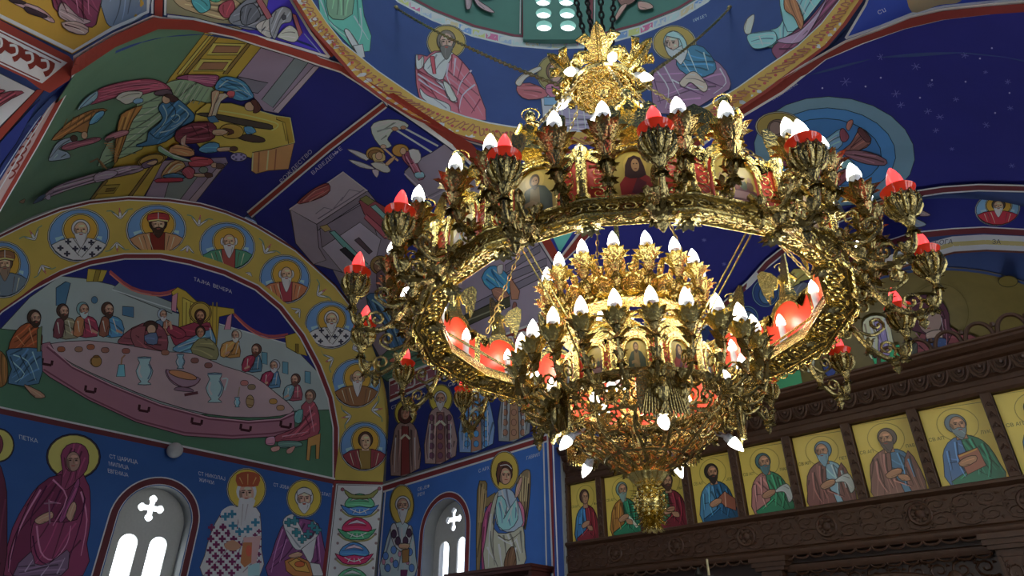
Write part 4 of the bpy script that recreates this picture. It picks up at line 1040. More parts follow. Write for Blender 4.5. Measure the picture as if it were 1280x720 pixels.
# long reclining robed figure
m.c(20, 140, 5.536)
m.e('6F5A2A', 930, 310, 100, 42, -12).e('8A7238', 930, 308, 86, 36, -12)
m.p('7D6E7E', '110,590 180,540 240,495 350,450 520,400 640,365 760,345 860,345 870,375 800,400 680,425 560,455 400,495 260,545 180,575 120,600', 2)
folds(m, 'A898A6', 9, '240,510 380,465 520,425', '560,395 700,375 850,360', '300,520 450,475'); folds(m, '4A4052', 8, '230,530 400,480 540,440', '540,440 560,400 640,380', '640,420 780,395', '200,545 300,510')
m.p('867A8A', '520,420 560,385 660,375 690,395 640,430 540,460', 2).p('5A4C60', '860,330 940,300 970,305 960,335 880,365', 2).p(SKIN, '890,330 950,305 968,318 940,340', 2)
m.p('3A4C66', '90,610 130,560 180,540 160,580', 2).p('8C8494', '180,560 210,540 215,575 190,580', 2).l('5E4A32', 12, '490,320 545,295 590,360').l('7A5A3A', 10, '560,305 610,365')
m.p('6D5A48', '20,620 60,600 50,630', 1)
for i in range(6): m.l('8A6A44', 6, [(600 + 14 * i, 200 + 18 * i), (660 + 10 * i, 205 + 18 * i)])
m.px().text('8A86B0', 'РОЖДЕСТВО', 352, 228, 6, -6.1, -4.4, -5)
m.build()
# ================= left vault, scene right of the crown line
m = Mu('mural', s_vault_north, ceil_n, 'grey painted temple with steps and a winged figure on deep blue, right half of the left vault')
FR = [(484, 133), (512, 150), (545, 174), (575, 196), (620, 240), (660, 282), (690, 330), (692, 400), (592, 434), (489, 476), (478, 452), (447, 390), (420, 356), (370, 311), (322, 281), (318, 268), (400, 201)]
m.p('1E2262', FR)
m.p('726A78', '600,218 620,240 660,282 690,330 692,400 592,434 489,476 478,452 430,365 415,335 470,300 520,330 560,330')
m.c(350, 140, 3.79)
m.p('77707E', '45,460 300,282 415,372 480,450 560,600 520,720 300,760 160,720 75,620')
m.p('8A828A', '45,460 300,282 415,372 175,530').p('6C6470', '175,530 415,372 425,400 180,560').p('7D7580', '75,620 50,460 175,530 185,640 220,700 160,720').l('9A929A', 6, '45,460 300,282 415,372').l('5C5562', 5, '180,505 400,365')
m.l('66606C', 4, '170,480 210,450 250,460 300,400').l('66606C', 4, '290,420 330,365 380,375')
m.p('7E4444', '80,430 140,375 190,345 230,335 238,370 200,400 130,425', 2); folds(m, 'A06A62', 6, '110,420 170,370 225,350', '140,420 200,385 232,365'); folds(m, '5A2C30', 5, '95,425 155,372 225,342')
m.p('6E6672', '190,550 380,440 440,520 470,610 330,680 200,640').p('8E8894', '200,640 380,520 480,600 450,720 300,760')
m.p('7A4048', '375,420 410,395 520,460 560,560 500,600 400,480').p('6A6A42', '378,410 410,392 450,420 420,440').p('6E9A94', '430,445 455,435 520,500 495,505').p('90505A', '410,480 500,560 500,600 400,500')
m.p('5E8C88', '235,565 260,560 420,720 395,740 330,670').p('28262C', '285,650 310,638 400,720 375,735').p('4A3E46', '355,605 375,592 440,660 425,672').p('8A7A50', '190,540 225,530 245,555 215,565')
# canopy
m.p('8E9890', '430,70 470,40 560,35 610,60 590,80 540,85 520,110 510,130 530,160 490,170 450,130', 2).l('B5BCB4', 7, '440,70 480,48 560,45', 3).l('66706C', 6, '460,90 520,75 560,80', 3)
m.l('9A8468', 9, '480,160 560,230').l('8A9090', 9, '545,80 720,190').l('8A9090', 9, '590,75 750,160').e('8A6A54', 545, 78, 16, 10).e('8A6A54', 585, 72, 14, 9).e('A08070', 490, 162, 14, 10)
m.p('6E6876', '600,310 590,280 640,230 700,200 720,190 780,150 870,230 940,300 960,420 850,520 720,420 640,350').l('8E8892', 7, '590,290 650,345 720,420')
for i in range(4): m.l('58525E', 6, [(700 + 45 * i, 400 + 60 * i), (900 + 20 * i, 300 + 60 * i)])
for i in range(4): m.l('8A848E', 4, [(712 + 45 * i, 408 + 60 * i), (905 + 20 * i, 308 + 60 * i)])
# winged figure
m.p('B0A8AC', '318,175 370,185 420,210 410,230 360,205', 2).p('C0B6B6', '325,225 380,235 440,260 440,270 380,260', 2).p('9A8C92', '440,270 470,275 460,310 440,285', 2)
m.e('8A6E40', 452, 195, 44, 32).e('705436', 452, 200, 34, 24).p('B0885E', '440,195 490,190 500,225 460,240 440,220', 2).e(SKIN, 470, 205, 17, 19)
m.p('A89A90', '430,240 490,235 525,270 510,285 470,275', 2).p('9C7A5A', '500,240 540,205 548,215 515,250', 2)
# small robed woman
m.e('8A6A38', 572, 178, 40, 30).p('7E4A58', '580,200 630,195 665,270 690,300 660,320 620,260 590,230', 2).p('6A3848', '590,195 620,180 640,230 610,240', 2).e(SKIN, 585, 180, 15, 17).p('B0AEB4', '610,175 660,175 670,220 640,240', 2).p('6A8C98', '640,285 680,280 685,305 650,310', 2); folds(m, 'A87484', 6, '600,205 640,280', '630,220 670,290')
# robed figures half hidden by the ring
m.c(430, 310, 3.6)
m.e('75603A', 165, 75, 45, 42).e('6A5444', 165, 80, 30, 30).p('5A4A52', '150,110 220,90 260,170 280,300 300,430 220,470 180,330 160,220', 2)
m.p('3F5E7C', '105,215 150,200 210,240 260,330 290,440 215,470 190,350 130,290', 2); folds(m, '7C98AC', 8, '130,230 200,290 250,420', '160,215 240,310'); folds(m, '22384E', 7, '150,260 210,400')
m.p('3E5A4A', '180,480 300,430 420,440 420,520 200,600', 1).e('9A5A4A', 235, 500, 26, 10, -20)
# stone steps behind the ring, man in blue
m.c(540, 270, 4.8)
for a in ((560, 235, 650, 190), (470, 330, 690, 270), (320, 490, 690, 330)): m.p('5E5A66', [(a[0] - 120, a[1] + 60), (a[2], a[3] - 20), (a[2], a[3] + 25), (a[0] - 120, a[1] + 110)])
m.p('3A72A2', '300,370 350,300 410,310 470,370 480,440 450,480 410,440 350,440', 2); folds(m, '7FB0CC', 7, '330,350 400,400 410,440', '370,320 440,380'); folds(m, '1E4468', 6, '360,330 400,420')
m.p('86614E', '470,360 530,450 520,500 480,500 470,430').p('7E5C50', '360,440 420,430 470,480 400,510', 2).p('6A4440', '490,520 510,530 500,600 480,590', 1).p('B0A8A4', '395,300 430,290 425,340 400,345', 1)
m.p('3A3A2E', '165,610 470,480 475,540 170,680').l('6A6A58', 8, '220,625 440,535')
m.px().text('8A86B0', 'ВАВЕДЕЊЕ', 391, 219, 6.6, -5.8, -4.2, -5)
m.build()
m = Mu('painted_border', s_vault_north, ceil_n, 'maroon stripe along the crown of the left vault')
band(m, '481,129 411,183 312,267', 10, 0)
m.build()
s_near_n = nearest(s_vault_north, s_sphere)
m = Mu('painted_border', s_near_n, ceil_n, 'broad maroon stripe where the left vault meets the crossing')
m.p(WHT, '90,78 90,69 140,40 190,18 200,20 240,24 320,42 365,60 400,70 424,78 446,92 485,118 484,133 479,127 450,107 425,91 397,82 362,70 320,57 290,47 235,36 195,35 140,58 96,88 88,98')
m.lift = .008; m.build(); m = Mu('painted_border', s_near_n, ceil_n, 'maroon field of the stripe where the left vault meets the crossing'); m.lift = .03; m.p(MAR, '84,84 90,69 140,40 190,18 200,20 240,22 320,42 365,60 400,70 424,78 446,92 485,118 484,130 479,125 450,105 425,89 397,80 362,68 320,55 290,45 235,34 195,33 140,56 95,86 84,92')
W2_ = Mu('painted_border', s_near_n, ceil_n, 'white edging of the stripe between vault and pendentive'); W2_.lift = .006; W2_.p(WHT, '479,123 484,130 545,172 575,194 620,238 660,280 690,328 700,322 670,275 630,228 585,180 550,158 490,118').build()
m.p(MAR, '481,119 490,124 545,166 578,190 623,234 663,276 693,326 693,400 700,400 702,322 674,270 634,226 590,178 555,156 492,114')
m.build()
m = Mu('painted_border', s_planeY(CY + RV), wall_nw, 'leafy scroll stripe beside the green scene at the left edge')
m.p('8A7470', '88,95 82,110 40,190 0,262 -20,300 -40,300 -10,240 22,185 50,140 70,112')
m.c(20, 140, 5.536)
for i in range(9):
    x, y = 190 - 26 * i, -10 + 55 * i; m.l('5E2620', 12, [(x - 40, y), (x - 15, y - 26), (x + 12, y - 8), (x - 6, y + 18), (x - 32, y + 34)], 3)
m.px(); m.l(MAR, 6, '96,86 45,180 -12,280 -30,310').l(WHT, 1.4, '98,90 47,183 -10,281').l(WHT, 1.4, '80,106 38,172 0,236 -30,290').l('20284E', 8, '60,128 22,182 -10,235').l('7A86B8', 1.2, '58,134 26,180 -6,230')
m.build()
# NE wall upper row of saints and lettered border
m = Mu('painted_border', s_vault_north, ceil_n, 'red border with white crosses above the upper row of saints')
m.p(WHT, '488,474 592,432 692,394 692,424 592,458 489,503').p('5E2A2A', '489,477 592,435 692,397 692,421 592,455 489,500').p(WHT, '490,481 592,440 692,402 692,417 592,451 490,495').p('6A4048', '490,482 592,441 692,403 692,416 592,450 490,494')
for i in range(13):
    x = 500 + 15.4 * i; y = 484 - .405 * (x - 500); s = 1 - .012 * i
    m.l('B8ABAC', 2.2, [(x - 5 * s, y - 4.5), (x + 3 * s, y - 7), (x + 5 * s, y), (x + 3 * s, y + 5), (x - 4 * s, y + 7)], 3); m.e('3A2028', x + .5, y - 1, 2.2, 3); m.l('D0C4C4', 1.2, [(x, y - 4), (x, y + 3)])
m.build()
m = Mu('mural_ground', s_vault_north, ceil_n, 'navy ground behind the upper row of saints')
m.p('1B2456', '489,503 592,458 692,424 692,539 580,573 484,602'); m.build()
def saint_row(x, yt, yb, w, robe, panel, hair, hx=None, veil=False, cr=None, label=''):
    m = Mu('mural', s_vault_north, ceil_n, label); h = yb - yt; hr = w * .44
    halo(m, x, yt + hr * 1.25, hr, hr * 1.25)
    m.p(robe, [(x - w * .35, yt + h * .33), (x - w * .5, yt + h * .5), (x - w * .6, yb), (x + w * .6, yb - w * .3), (x + w * .55, yt + h * .5), (x + w * .35, yt + h * .33), (x, yt + h * .28)], 2)
    m.p(panel, [(x - w * .14, yt + h * .35), (x + w * .14, yt + h * .35), (x + w * .2, yb - w * .1), (x - w * .18, yb)])
    if veil: m.p(hair, [(x - hr * .62, yt + hr * 1.9), (x - hr * .6, yt + hr), (x, yt + hr * .4), (x + hr * .6, yt + hr), (x + hr * .62, yt + hr * 1.9), (x, yt + hr * 2.3)], 2)
    face(m, x, yt + hr * 1.3, hr * .6, None if veil else hair, None if veil else hair, .9, skin='8E6A58')
    if cr:
        rr = random.Random(int(x))
        for i in range(5):
            for j in range(3): m.e(cr, x + (j - 1) * w * .34, yt + h * (.42 + .12 * i), w * .1, h * .04)
    folds(m, 'B8A698', w * .05, [(x - w * .4, yt + h * .5), (x - w * .45, yb - 4)], [(x + w * .4, yt + h * .5), (x + w * .42, yb - 8)]); folds(m, '3A2A2A', w * .05, [(x - w * .28, yt + h * .4), (x - w * .3, yb - 4)], [(x + w * .27, yt + h * .4), (x + w * .3, yb - 6)])
    m.l('B49A86', w * .09, [(x - w * .2, yt + h * .52), (x, yt + h * .46)]); m.l('B49A86', w * .09, [(x + w * .2, yt + h * .52), (x + w * .02, yt + h * .46)])
    m.build()
saint_row(509, 500, 595, 30, '6E5A54', '5E2A28', '3A1E1E', veil=True, label='veiled woman in brown, first of the upper saints on the side wall')
saint_row(553, 481, 580, 32, '7E6A66', '6A4A44', 'A8A09A', cr='5A3A4A', label='grey bearded saint in patterned robe, second in the upper row')
saint_row(598, 462, 566, 35, '5E7694', '7A5A4C', 'A8A8A4', cr='3E6E9A', label='grey bearded saint in blue and white, third in the upper row')
saint_row(645, 447, 552, 32, '6A6E70', '7A5E48', '8A8078', cr='7A5A4A', label='saint in grey and ochre, last in the upper row')
m = Mu('lettering', s_vault_north, ceil_n, 'white lettering beside the veiled woman')
m.text('B4B8C4', 'М О', 520, 500, 7, -2.4, .4, -7).text('B4B8C4', 'СТ', 491, 512, 5, -1.6, .4, -6).text('B4B8C4', 'СВ', 562, 484, 7, -2.4, .4, -7); m.build()
# ================= medallion band on the flared arch
m = Mu('mural_ground', s_splay, wall_sp, 'ochre ground of the medallion arch')
OUT = [(-60, 330), (0, 296), (37, 278), (75, 263), (112, 254), (160, 249), (210, 251), (250, 257), (282, 266), (304, 275), (322, 284), (370, 313), (420, 358), (447, 393), (470, 433), (482, 476), (490, 520), (492, 545), (486, 602)]
INN = [(-60, 450), (0, 388), (41, 360), (75, 342), (112, 329), (155, 321), (200, 321), (237, 328), (280, 341), (320, 360), (350, 385), (377, 420), (397, 458), (412, 497), (419, 535), (419, 604)]
m.p(OCH, OUT + INN[::-1]); m.build()
def bird(m, x, y, s, a, fl):
    ca, sa = math.cos(math.radians(a)), math.sin(math.radians(a))
    T_ = lambda L: [(x + s * (u * ca - fl * v * sa), y + s * (u * sa + fl * v * ca)) for u, v in L]
    m.l('4E6A56', s * .12, T_([(-1.5, .5), (-.9, .45), (-.3, -.1), (0, -.35), (.3, -.1), (.9, .45), (1.5, .5)]), 3)
    m.p('AEB2AC', T_([(0, -.3), (-.45, .1), (-.95, .35), (-.5, -.15), (0, -.55), (.5, -.15), (.95, .35), (.45, .1)]), 2)
    m.p('B4B0B0', T_([(-.16, -.3), (-.1, .35), (0, .55), (.1, .35), (.16, -.3)]), 2); m.l('8E4A4A', s * .12, T_([(0, .2), (.02, .75)]))
m = Mu('mural', s_splay, wall_sp, 'white doves and green tendrils between the medallions')
for x, y, a in ((41, 295, 150), (150, 268, 175), (249, 277, 190), (334, 312, 215), (401, 366, 235), (446, 434, 250), (470, 512, 262)): bird(m, x, y, 11, a, 1)
for x, y, a in ((54, 336, -25), (146, 308, -4), (234, 312, 8), (310, 345, 30), (371, 390, 50), (412, 450, 65), (434, 521, 80)): bird(m, x, y, 10, a, 1)
m.build()
def bust(x, y, rx, ry, rot, robe, hair, beard, long=1.0, kind='', label='', cap=None, surf=s_splay, par=None, bg='4F6E90', inner=None, bald=False):
    m = Mu('mural', surf, par or wall_sp, label)
    m.e('C2BEB8', x, y, rx * 1.05, ry * 1.05, rot); m.e(bg, x, y, rx, ry, rot); m.p('7890AA', [(x - rx * .8, y + ry * .1), (x - rx * .3, y - ry * .05), (x - rx * .75, y + ry * .25)]); m.p('7890AA', [(x + rx * .8, y + ry * .05), (x + rx * .45, y + ry * .0), (x + rx * .78, y + ry * .2)])
    r = math.radians(rot * .0); m.M = (x, y, rx, 0, 0, ry)
    m.e('C8BB86', .06, -.22, .62, .64); m.e('94762F', .06, -.22, .57, .59)
    sh = [(-.92, .38), (-.62, .2), (-.25, .12), (.35, .12), (.7, .22), (.93, .36), (.8, .6), (.55, .83), (.2, .97), (-.2, .97), (-.55, .83), (-.8, .6)]
    m.p(robe, sh)
    if inner: m.p(inner, [(-.22, .12), (.3, .12), (.28, .95), (-.16, .97)])
    if kind == 'bishop':
        m.p('B8B6B4', [(-.5, .16), (-.2, .1), (.1, .6), (.0, .8), (-.14, .6)]); m.p('B8B6B4', [(.6, .18), (.3, .1), (-.05, .72), (.1, .86)])
        for u, v in ((-.36, .25), (-.12, .52), (.42, .28), (.2, .52), (-.62, .5), (.66, .5), (-.4, .72), (.45, .74)): m.p('2A2A36', [(u - .1, v - .03), (u - .03, v - .03), (u - .03, v - .1), (u + .03, v - .1), (u + .03, v - .03), (u + .1, v - .03), (u + .1, v + .03), (u + .03, v + .03), (u + .03, v + .1), (u - .03, v + .1), (u - .03, v + .03), (u - .1, v + .03)])
    else:
        folds(m, 'B09A80', .035, [(-.6, .3), (-.45, .8)], [(.62, .3), (.5, .8)], [(-.3, .2), (-.1, .9)]); folds(m, '40302A', .03, [(-.45, .25), (-.3, .85)], [(.45, .25), (.35, .85)])
    m.p(SKIN, [(-.1, .0), (.2, .0), (.22, .2), (-.1, .2)])
    face(m, .06, -.2, .33, hair, beard, long, bald=bald)
    for sg in (-1, 1): m.e('2E211C', .06 + sg * .1, -.24, .045, .025)
    m.l('6E523F', .04, [(.06, -.25), (.08, -.12)]); m.l('6A3830', .035, [(0, -.05), (.13, -.05)])
    if cap:
        m.p(cap, [(-.28, -.32), (-.3, -.62), (.06, -.72), (.42, -.62), (.4, -.32), (.06, -.38)], 2); m.l('B8A060', .05, [(-.28, -.36), (.06, -.42), (.4, -.36)]); m.l('C8C0B0', .03, [(.06, -.72), (.06, -.45)])
    m.build()
bust(3, 337, 33, 34, -10, '54606A', '4A3A30', '6A5A4C', label='medallion of a saint cut by the left edge', cap='6A4A34')
bust(98, 294, 37, 32, -8, 'A09C9A', 'B0ACA8', 'B4B2B0', 1.2, 'bishop', 'medallion of a white bearded bishop, second from left')
bust(195, 287, 36, 30, -2, '8C6A4C', '2E2018', '2E2018', .7, label='medallion of a dark bearded man in a red cap', cap='7A2A2A', inner='5A2018')
bust(284, 308, 33.5, 29, 8, '3E6A52', '9A9A96', 'A4A4A0', 1.3, label='medallion of a grey bearded man in a green cloak', inner='7A3A34', bald=True)
bust(356, 349, 30.5, 29, 20, '8E5A3E', 'A0A09A', 'B0AEAA', 1.5, label='medallion of a white bearded man in orange and red', inner='7A3038', bald=True)
bust(412.5, 406, 30, 28.5, 20, '9C9896', '9A9894', '9A9894', .8, 'bishop', 'medallion of a bishop in black crossed stole')
bust(445, 479, 29, 29.5, 20, '6A4A30', '6E5A4C', 'A8A4A0', 1.6, label='medallion of a long bearded monk in brown', bald=True)
bust(455, 558, 29, 29.5, 20, '6A2E34', '3A261E', None, label='medallion of a beardless youth in maroon, lowest on the arch', inner='6E5A2E')
m = Mu('painted_border', s_splay, wall_sp, 'maroon lines edging the medallion arch')
m.l(WHT, 5.6, [(x, y - 1) for x, y in OUT]).l('4E2424', 2.8, [(x, y - 1) for x, y in OUT]); m.l('5E2426', 6, '416,603 486,607', 0); m.build()
m = Mu('mural', s_splay, wall_sp, 'strip of stacked lotus flowers in green, red and blue on white')
m.p('5E2426', '414,600 488,603 478,740 400,740').p('C8C2C0', '420,604.5 481,606 472,740 405,740').p('A6A6A2', '422,606 479,607.5 470,740 407,740')
for x, y, c1, c2 in ((449.5, 637, '4E8A68', '3C64A0'), (446, 667, 'A82A4A', '3E7A58'), (442.5, 698, '3C6AA8', 'A82A4E'), (440, 730, '4E8A68', '3C64A0')):
    m.p(c1, [(x - 18, y - 4), (x - 14, y - 14), (x, y - 20), (x + 14, y - 14), (x + 18, y - 4), (x, y - 1)], 3).p('A8C0B0' if c1[0] == '4' else 'D08A9A', [(x - 12, y - 11), (x, y - 17), (x + 12, y - 11), (x, y - 13)], 2)
    m.p(c2, [(x - 24, y - 6), (x - 14, y - 2), (x, y - 4), (x + 14, y - 2), (x + 24, y - 6), (x + 14, y + 6), (x, y + 8), (x - 14, y + 6)], 2); m.l('B8CCD8', 1.2, [(x - 12, y - 1), (x, y + 4), (x + 12, y - 1)], 3)
    for k in (-8, 0, 8): m.l('D8D8D4', 1, [(x + k, y + 5), (x + k * .6, y)])
    for sg in (-1, 1): m.l('6E6A42', 2, [(x, y + 10), (x + sg * 14, y + 8), (x + sg * 22, y + 2)], 3); m.e('6A5A5A', x + sg * 23, y + 1, 1.8); m.e('6A5A5A', x + sg * 24, y + 12, 1.8)
m.p('6E7042', '430,612 440,618 450,619 462,618 474,610 466,622 450,624 436,622', 2); m.e('7A4A52', 428, 612, 2.2).e('7A4A52', 474, 611, 2.2)
m.build()
# ================= banquet lunette
m = Mu('mural', SN, wall_n, 'banquet of robed men round a long pink table under the arch')
m.p('1C2058', INN[1:-1] + [(418, 598), (320, 578), (210, 555), (105, 533), (0, 510), (-60, 498), (-60, 440)])
m.p('7C8684', '-60,470 0,412 37,372 75,345 105,348 140,356 210,388 250,400 300,412 365,432 402,470 415,510 419,540 419,560 -60,480')
m.p('6A7574', '150,352 215,378 215,392 140,362').l('8E9896', 1.5, '140,362 250,398 380,436')
m.p('3C5A46', '-60,420 0,411 30,414 60,450 200,520 419,512 419,600 320,578 210,555 105,533 0,510 -60,498')
m.p('3A5A72', '70,360 82,352 88,354 82,380 70,382').e('3A5A72', 118, 375, 4, 4.5).p('3A5A72', '153,383 167,384 167,397 153,394')
for x, y in ((330, 440), (356, 452), (384, 464)): m.p('4E7480', [(x - 3, y), (x + 4, y + 1), (x + 4, y + 16), (x - 3, y + 14)])
# hangings
m.l('7A3A3E', 3.5, '137,339 165,360 200,367 222,361', 3).l('9A5A4A', 1.6, '137,342 165,363 200,370 222,364', 3).l('7A3A3E', 3, '292,392 312,410 335,420 360,418', 3).l('9A5A4A', 1.5, '293,395 312,413 335,423 360,421', 3)
m.p('8A7A34', '110,336 134,338 128,352 108,352').p('6E5E28', '120,337 126,338 122,352 116,352').p('867632', '356,420 370,416 378,428 384,445 372,442 358,434').p('5E4E22', '369,430 373,430 373,441 369,440')
m.p('8E7C32', '214,365 222,359 232,364 245,376 262,382 292,386 293,392 274,396 270,440 222,440 224,392').p('9C8A40', '228,372 262,388 262,430 228,430').p('A06A78', '215,370 222,366 220,390 214,388').p('A06A78', '284,396 290,392 288,412 280,412')
for x in (233, 238, 266, 271): m.l('6E5E28', 1.4, [(x, 378), (x - 1, 430)])
# diners
def diner(x, y, s, robe, cloak, hair, beard, lean=0, arm=1, bald=False, hl=False):
    if hl: m.e('7E6A34', x, y - s * .1, s * .95, s * .95); m.e('8E7A3C', x, y - s * .1, s * .82, s * .82)
    m.p(robe, [(x - s * 1.0 + lean, y + s * 1.0), (x - s * .4, y + s * .55), (x + s * .4, y + s * .55), (x + s * 1.0 + lean, y + s * 1.0), (x + s * 1.1 + lean, y + s * 2.5), (x - s * 1.1 + lean, y + s * 2.4)], 2)
    m.p(cloak, [(x - s * 1.0 + lean, y + s * 1.0), (x - s * .5, y + s * .6), (x, y + s * .9), (x - s * .3 + lean, y + s * 2.4), (x - s * 1.2 + lean, y + s * 2.4)], 2)
    folds(m, 'A8988C', s * .12, [(x + s * .4, y + s * .8), (x + s * .6 + lean, y + s * 2.2)], [(x - s * .7 + lean * .5, y + s), (x - s * .6 + lean, y + s * 2.1)]); folds(m, '2E2626', s * .1, [(x, y + s), (x + lean, y + s * 2.3)])
    m.l('8E705E', s * .28, [(x + arm * s * .7, y + s * 1.9), (x + arm * s * 1.3, y + s * 2.2)], w1=s * .2)
    face(m, x, y, s * .62, hair, beard, .35, turn=arm * 1.2, bald=bald, skin='8C6E5C')
diner(80, 390, 13, '6E6A56', '5A3238', '3A2A24', '3A2A24', 2); diner(105, 388, 13, '7A3444', '8A5E40', '5E7A7E', '8A9494', 2)
diner(136, 388, 13, '44708E', '6A4436', '3E2C24', '3A2A24', 3); diner(204, 394, 10, '8A6450', '51687C', '7E8A92', '9AA0A4', -1)
m.p('6A3C42', '148,425 165,410 190,402 205,412 210,428 205,444 190,440 170,432 150,430', 2); m.e('33241E', 188, 408, 9, 7); m.e(SKIN, 189, 412, 5.5, 6)
m.p('6E4044', '164,412 182,408 180,430 205,440 200,444 176,440 165,428', 2).p('4E5E78', '180,420 195,416 196,430 184,430', 2)
m.p('73303E', '212,418 240,404 262,404 268,440 230,440', 2).p('52788E', '216,435 236,424 264,412 268,440 240,444 220,440', 2); folds(m, '8AA8B6', 1.6, '222,434 245,426', '262,410 266,436'); m.e('7E6A34', 250, 391, 14, 14).e('8E7A3C', 250, 391, 12, 12); face(m, 250, 396, 7.5, '3A241A', '33201A', .5, skin='8C6650')
m.p('73303E', '212,418 208,412 214,406 228,412 232,420 222,424', 2).l('9A7A64', 3, '214,412 212,402')
m.p('6A6848', '238,436 248,424 262,424 272,436 270,450 246,446', 2); face(m, 250, 416, 6.5, '33241E', None, 1, skin='8C6650')
diner(294, 420, 10.5, '8A6638', '9A7444', '8E8E84', '9A9A90', -6, -1); diner(319, 438, 10.5, '3E5E70', '7A2E3E', '4A3228', '4A3228', -4, -1); diner(342, 458, 10.5, '44647C', '7A2E42', '84868A', '8E9092', -4, -1)
diner(368, 475, 10, '7A404A', '5E7A80', '4A3830', '4A3830', -2, -1)
# table
m.fold = 0
m.p('8C7A7C', '62,430 110,426 160,432 204,440 240,442 280,458 316,470 345,492 367,512 350,520 310,522 260,518 200,502 140,478 90,455 66,438', 2)
m.p('7C5560', '52,430 62,428 68,440 90,457 140,481 200,505 260,521 310,526 350,523 367,514 368,540 340,546 290,549 230,545 170,528 110,500 62,472 50,462')
m.l('5A3440', 2, '58,434 90,460 140,484 200,508 260,524 310,529 350,526 368,518').l('5A3440', 2, '54,462 110,497 170,525 230,541 290,545 340,542 366,537').l('9A7A82', 1.3, '60,432 90,458 140,482 200,506 260,522 310,527 350,524 367,516')
for x, y in ((58, 452), (112, 486), (179, 510), (245, 526), (306, 534), (356, 530)): m.l('2E1418', 3.2, [(x - 5, y - 4), (x - 6, y + 3), (x + 6, y + 5), (x + 7, y - 1)])
# things on the painted table
for x, y, c in ((76, 437, '7A4A34'), (98, 437, '7A5A48'), (113, 434, '7A4A34'), (131, 438, '7A5448'), (157, 439, '7A4A40'), (206, 441, '7A5444'), (243, 451, '6A4640'), (260, 457, '6A4640'), (305, 479, '8A5A54'), (314, 484, '6A5A44'), (341, 502, '8A6A3A'), (350, 510, '8A6A4A')): m.p(c, [(x - 5, y), (x - 3, y - 3), (x + 3, y - 3), (x + 5, y), (x + 3, y + 3), (x - 3, y + 3)], 2)
m.e('7E6034', 120, 452, 6.5, 7).e('5E4424', 120, 446, 4, 1.6).l('5E4424', 1, '114,448 112,453 115,457', 2)
m.p('5A8C94', '148,456 155,456 156,471 145,471').l('7A5A44', 2, '151,456 152,448 156,444')
def jug(x, y, s, c='7E98A4'):
    m.p(c, [(x - s * .5, y - s), (x + s * .5, y - s), (x + s * .35, y - s * .6), (x + s * .62, y), (x + s * .4, y + s * .6), (x + s * .25, y + s * .8), (x + s * .5, y + s), (x - s * .5, y + s), (x - s * .25, y + s * .8), (x - s * .4, y + s * .6), (x - s * .62, y), (x - s * .35, y - s * .6)], 2)
    m.l('B8CAD0', s * .14, [(x - s * .3, y - s * .4), (x - s * .4, y + s * .1), (x - s * .2, y + s * .5)], 3); m.l('4A6270', s * .1, [(x + s * .3, y - s * .5), (x + s * .5, y), (x + s * .25, y + s * .6)], 3); m.l('4A6270', s * .1, [(x - s * .5, y - s * .95), (x + s * .5, y - s * .95)])
jug(180, 464, 17); jug(225, 452, 9, '748EA4'); jug(268, 485, 18); m.l('8AA2AE', 2, '277,474 284,474 280,488', 3); jug(296, 503, 6, '6A8EA0'); m.l('7A6A5A', 1.5, '297,496 299,484')
m.p('7C6470', '207,462 222,466 240,470 250,474 243,482 230,485 216,480 208,470', 2).e('9A6A4A', 228, 469, 18, 4.5, 14).p('6C5460', '222,484 238,486 240,490 218,488', 1).l('4A2E36', 1.2, '207,462 212,474 228,484 244,481 250,474', 3).l('4A2A2E', 3.6, '230,494 247,491')
m.e('7E6A4A', 312, 502, 5, 8).l('5A4428', 1, '308,498 316,500').l('5A4428', 1, '308,506 316,507')
# the two men at the ends
m.fold = 1
m.p('7A4228', '10,437 16,420 26,408 38,404 50,412 52,430 40,438 20,440', 2).p('3E5C74', '7,440 20,436 48,436 52,448 48,480 10,480 14,462', 2); folds(m, '7894A6', 1.8, '16,444 34,452 44,476', '40,440 48,462', '14,452 30,468 18,478'); folds(m, '20323E', 1.6, '24,444 38,470', '12,446 24,474')
folds(m, 'A06A48', 1.6, '20,420 30,432', '36,410 42,432'); m.p('8C6E5A', '30,481 50,490 56,497 44,498 34,488', 2); face(m, 44, 399, 9, '33261F', '33261F', .25, skin='8C6E5C', turn=1); m.p('5A6648', '46,412 52,408 50,440 46,440'); m.p('6E4E2C', '-4,440 8,450 8,478 -4,482', 1)
m.p('7A3E48', '376,508 388,500 396,510 399,528 396,545 370,552 340,552 346,544 374,532', 2).p('56807E', '368,516 378,512 376,528 368,528', 2); folds(m, 'A2707A', 1.6, '386,508 392,540', '352,546 384,540'); folds(m, '4A1E28', 1.4, '380,520 386,542 350,550'); face(m, 386, 496, 7, '5A4A40', '6A5A50', .3, skin='8C6E5C', turn=-1)
m.p('8A6A3C', '384,548 400,542 398,574 394,574 394,556 388,558 386,576 382,575'); m.p('4E6A62', '348,552 372,552 376,558 350,560', 1).p('9A7268', '338,560 348,558 348,563 340,565', 1).p('9A7268', '358,562 368,558 364,566 358,567', 1).p('A06A7A', '332,548 342,546 342,556 332,556', 1)
m.text('A8A8B8', 'ТАЈНА  ВЕЧЕРА', 242, 350.5, 6.2, 2.15, 0, -6.2)
m.build()
m = Mu('painted_border', SN, wall_n, 'maroon arch line round the banquet')
def outw(L, d):
    o = []
    for i in range(len(L)):
        a, b = L[max(i - 1, 0)], L[min(i + 1, len(L) - 1)]; dx, dy = b[0] - a[0], b[1] - a[1]; l = math.hypot(dx, dy); o.append((L[i][0] + dy / l * d, L[i][1] - dx / l * d))
    return o
m.p(OCH, INN + outw(INN, 16)[::-1]); m.l(WHT, 8.5, INN).l('5A2426', 5, INN); m.build()
m = Mu('painted_border', SN, wall_n, 'maroon stripe below the banquet')
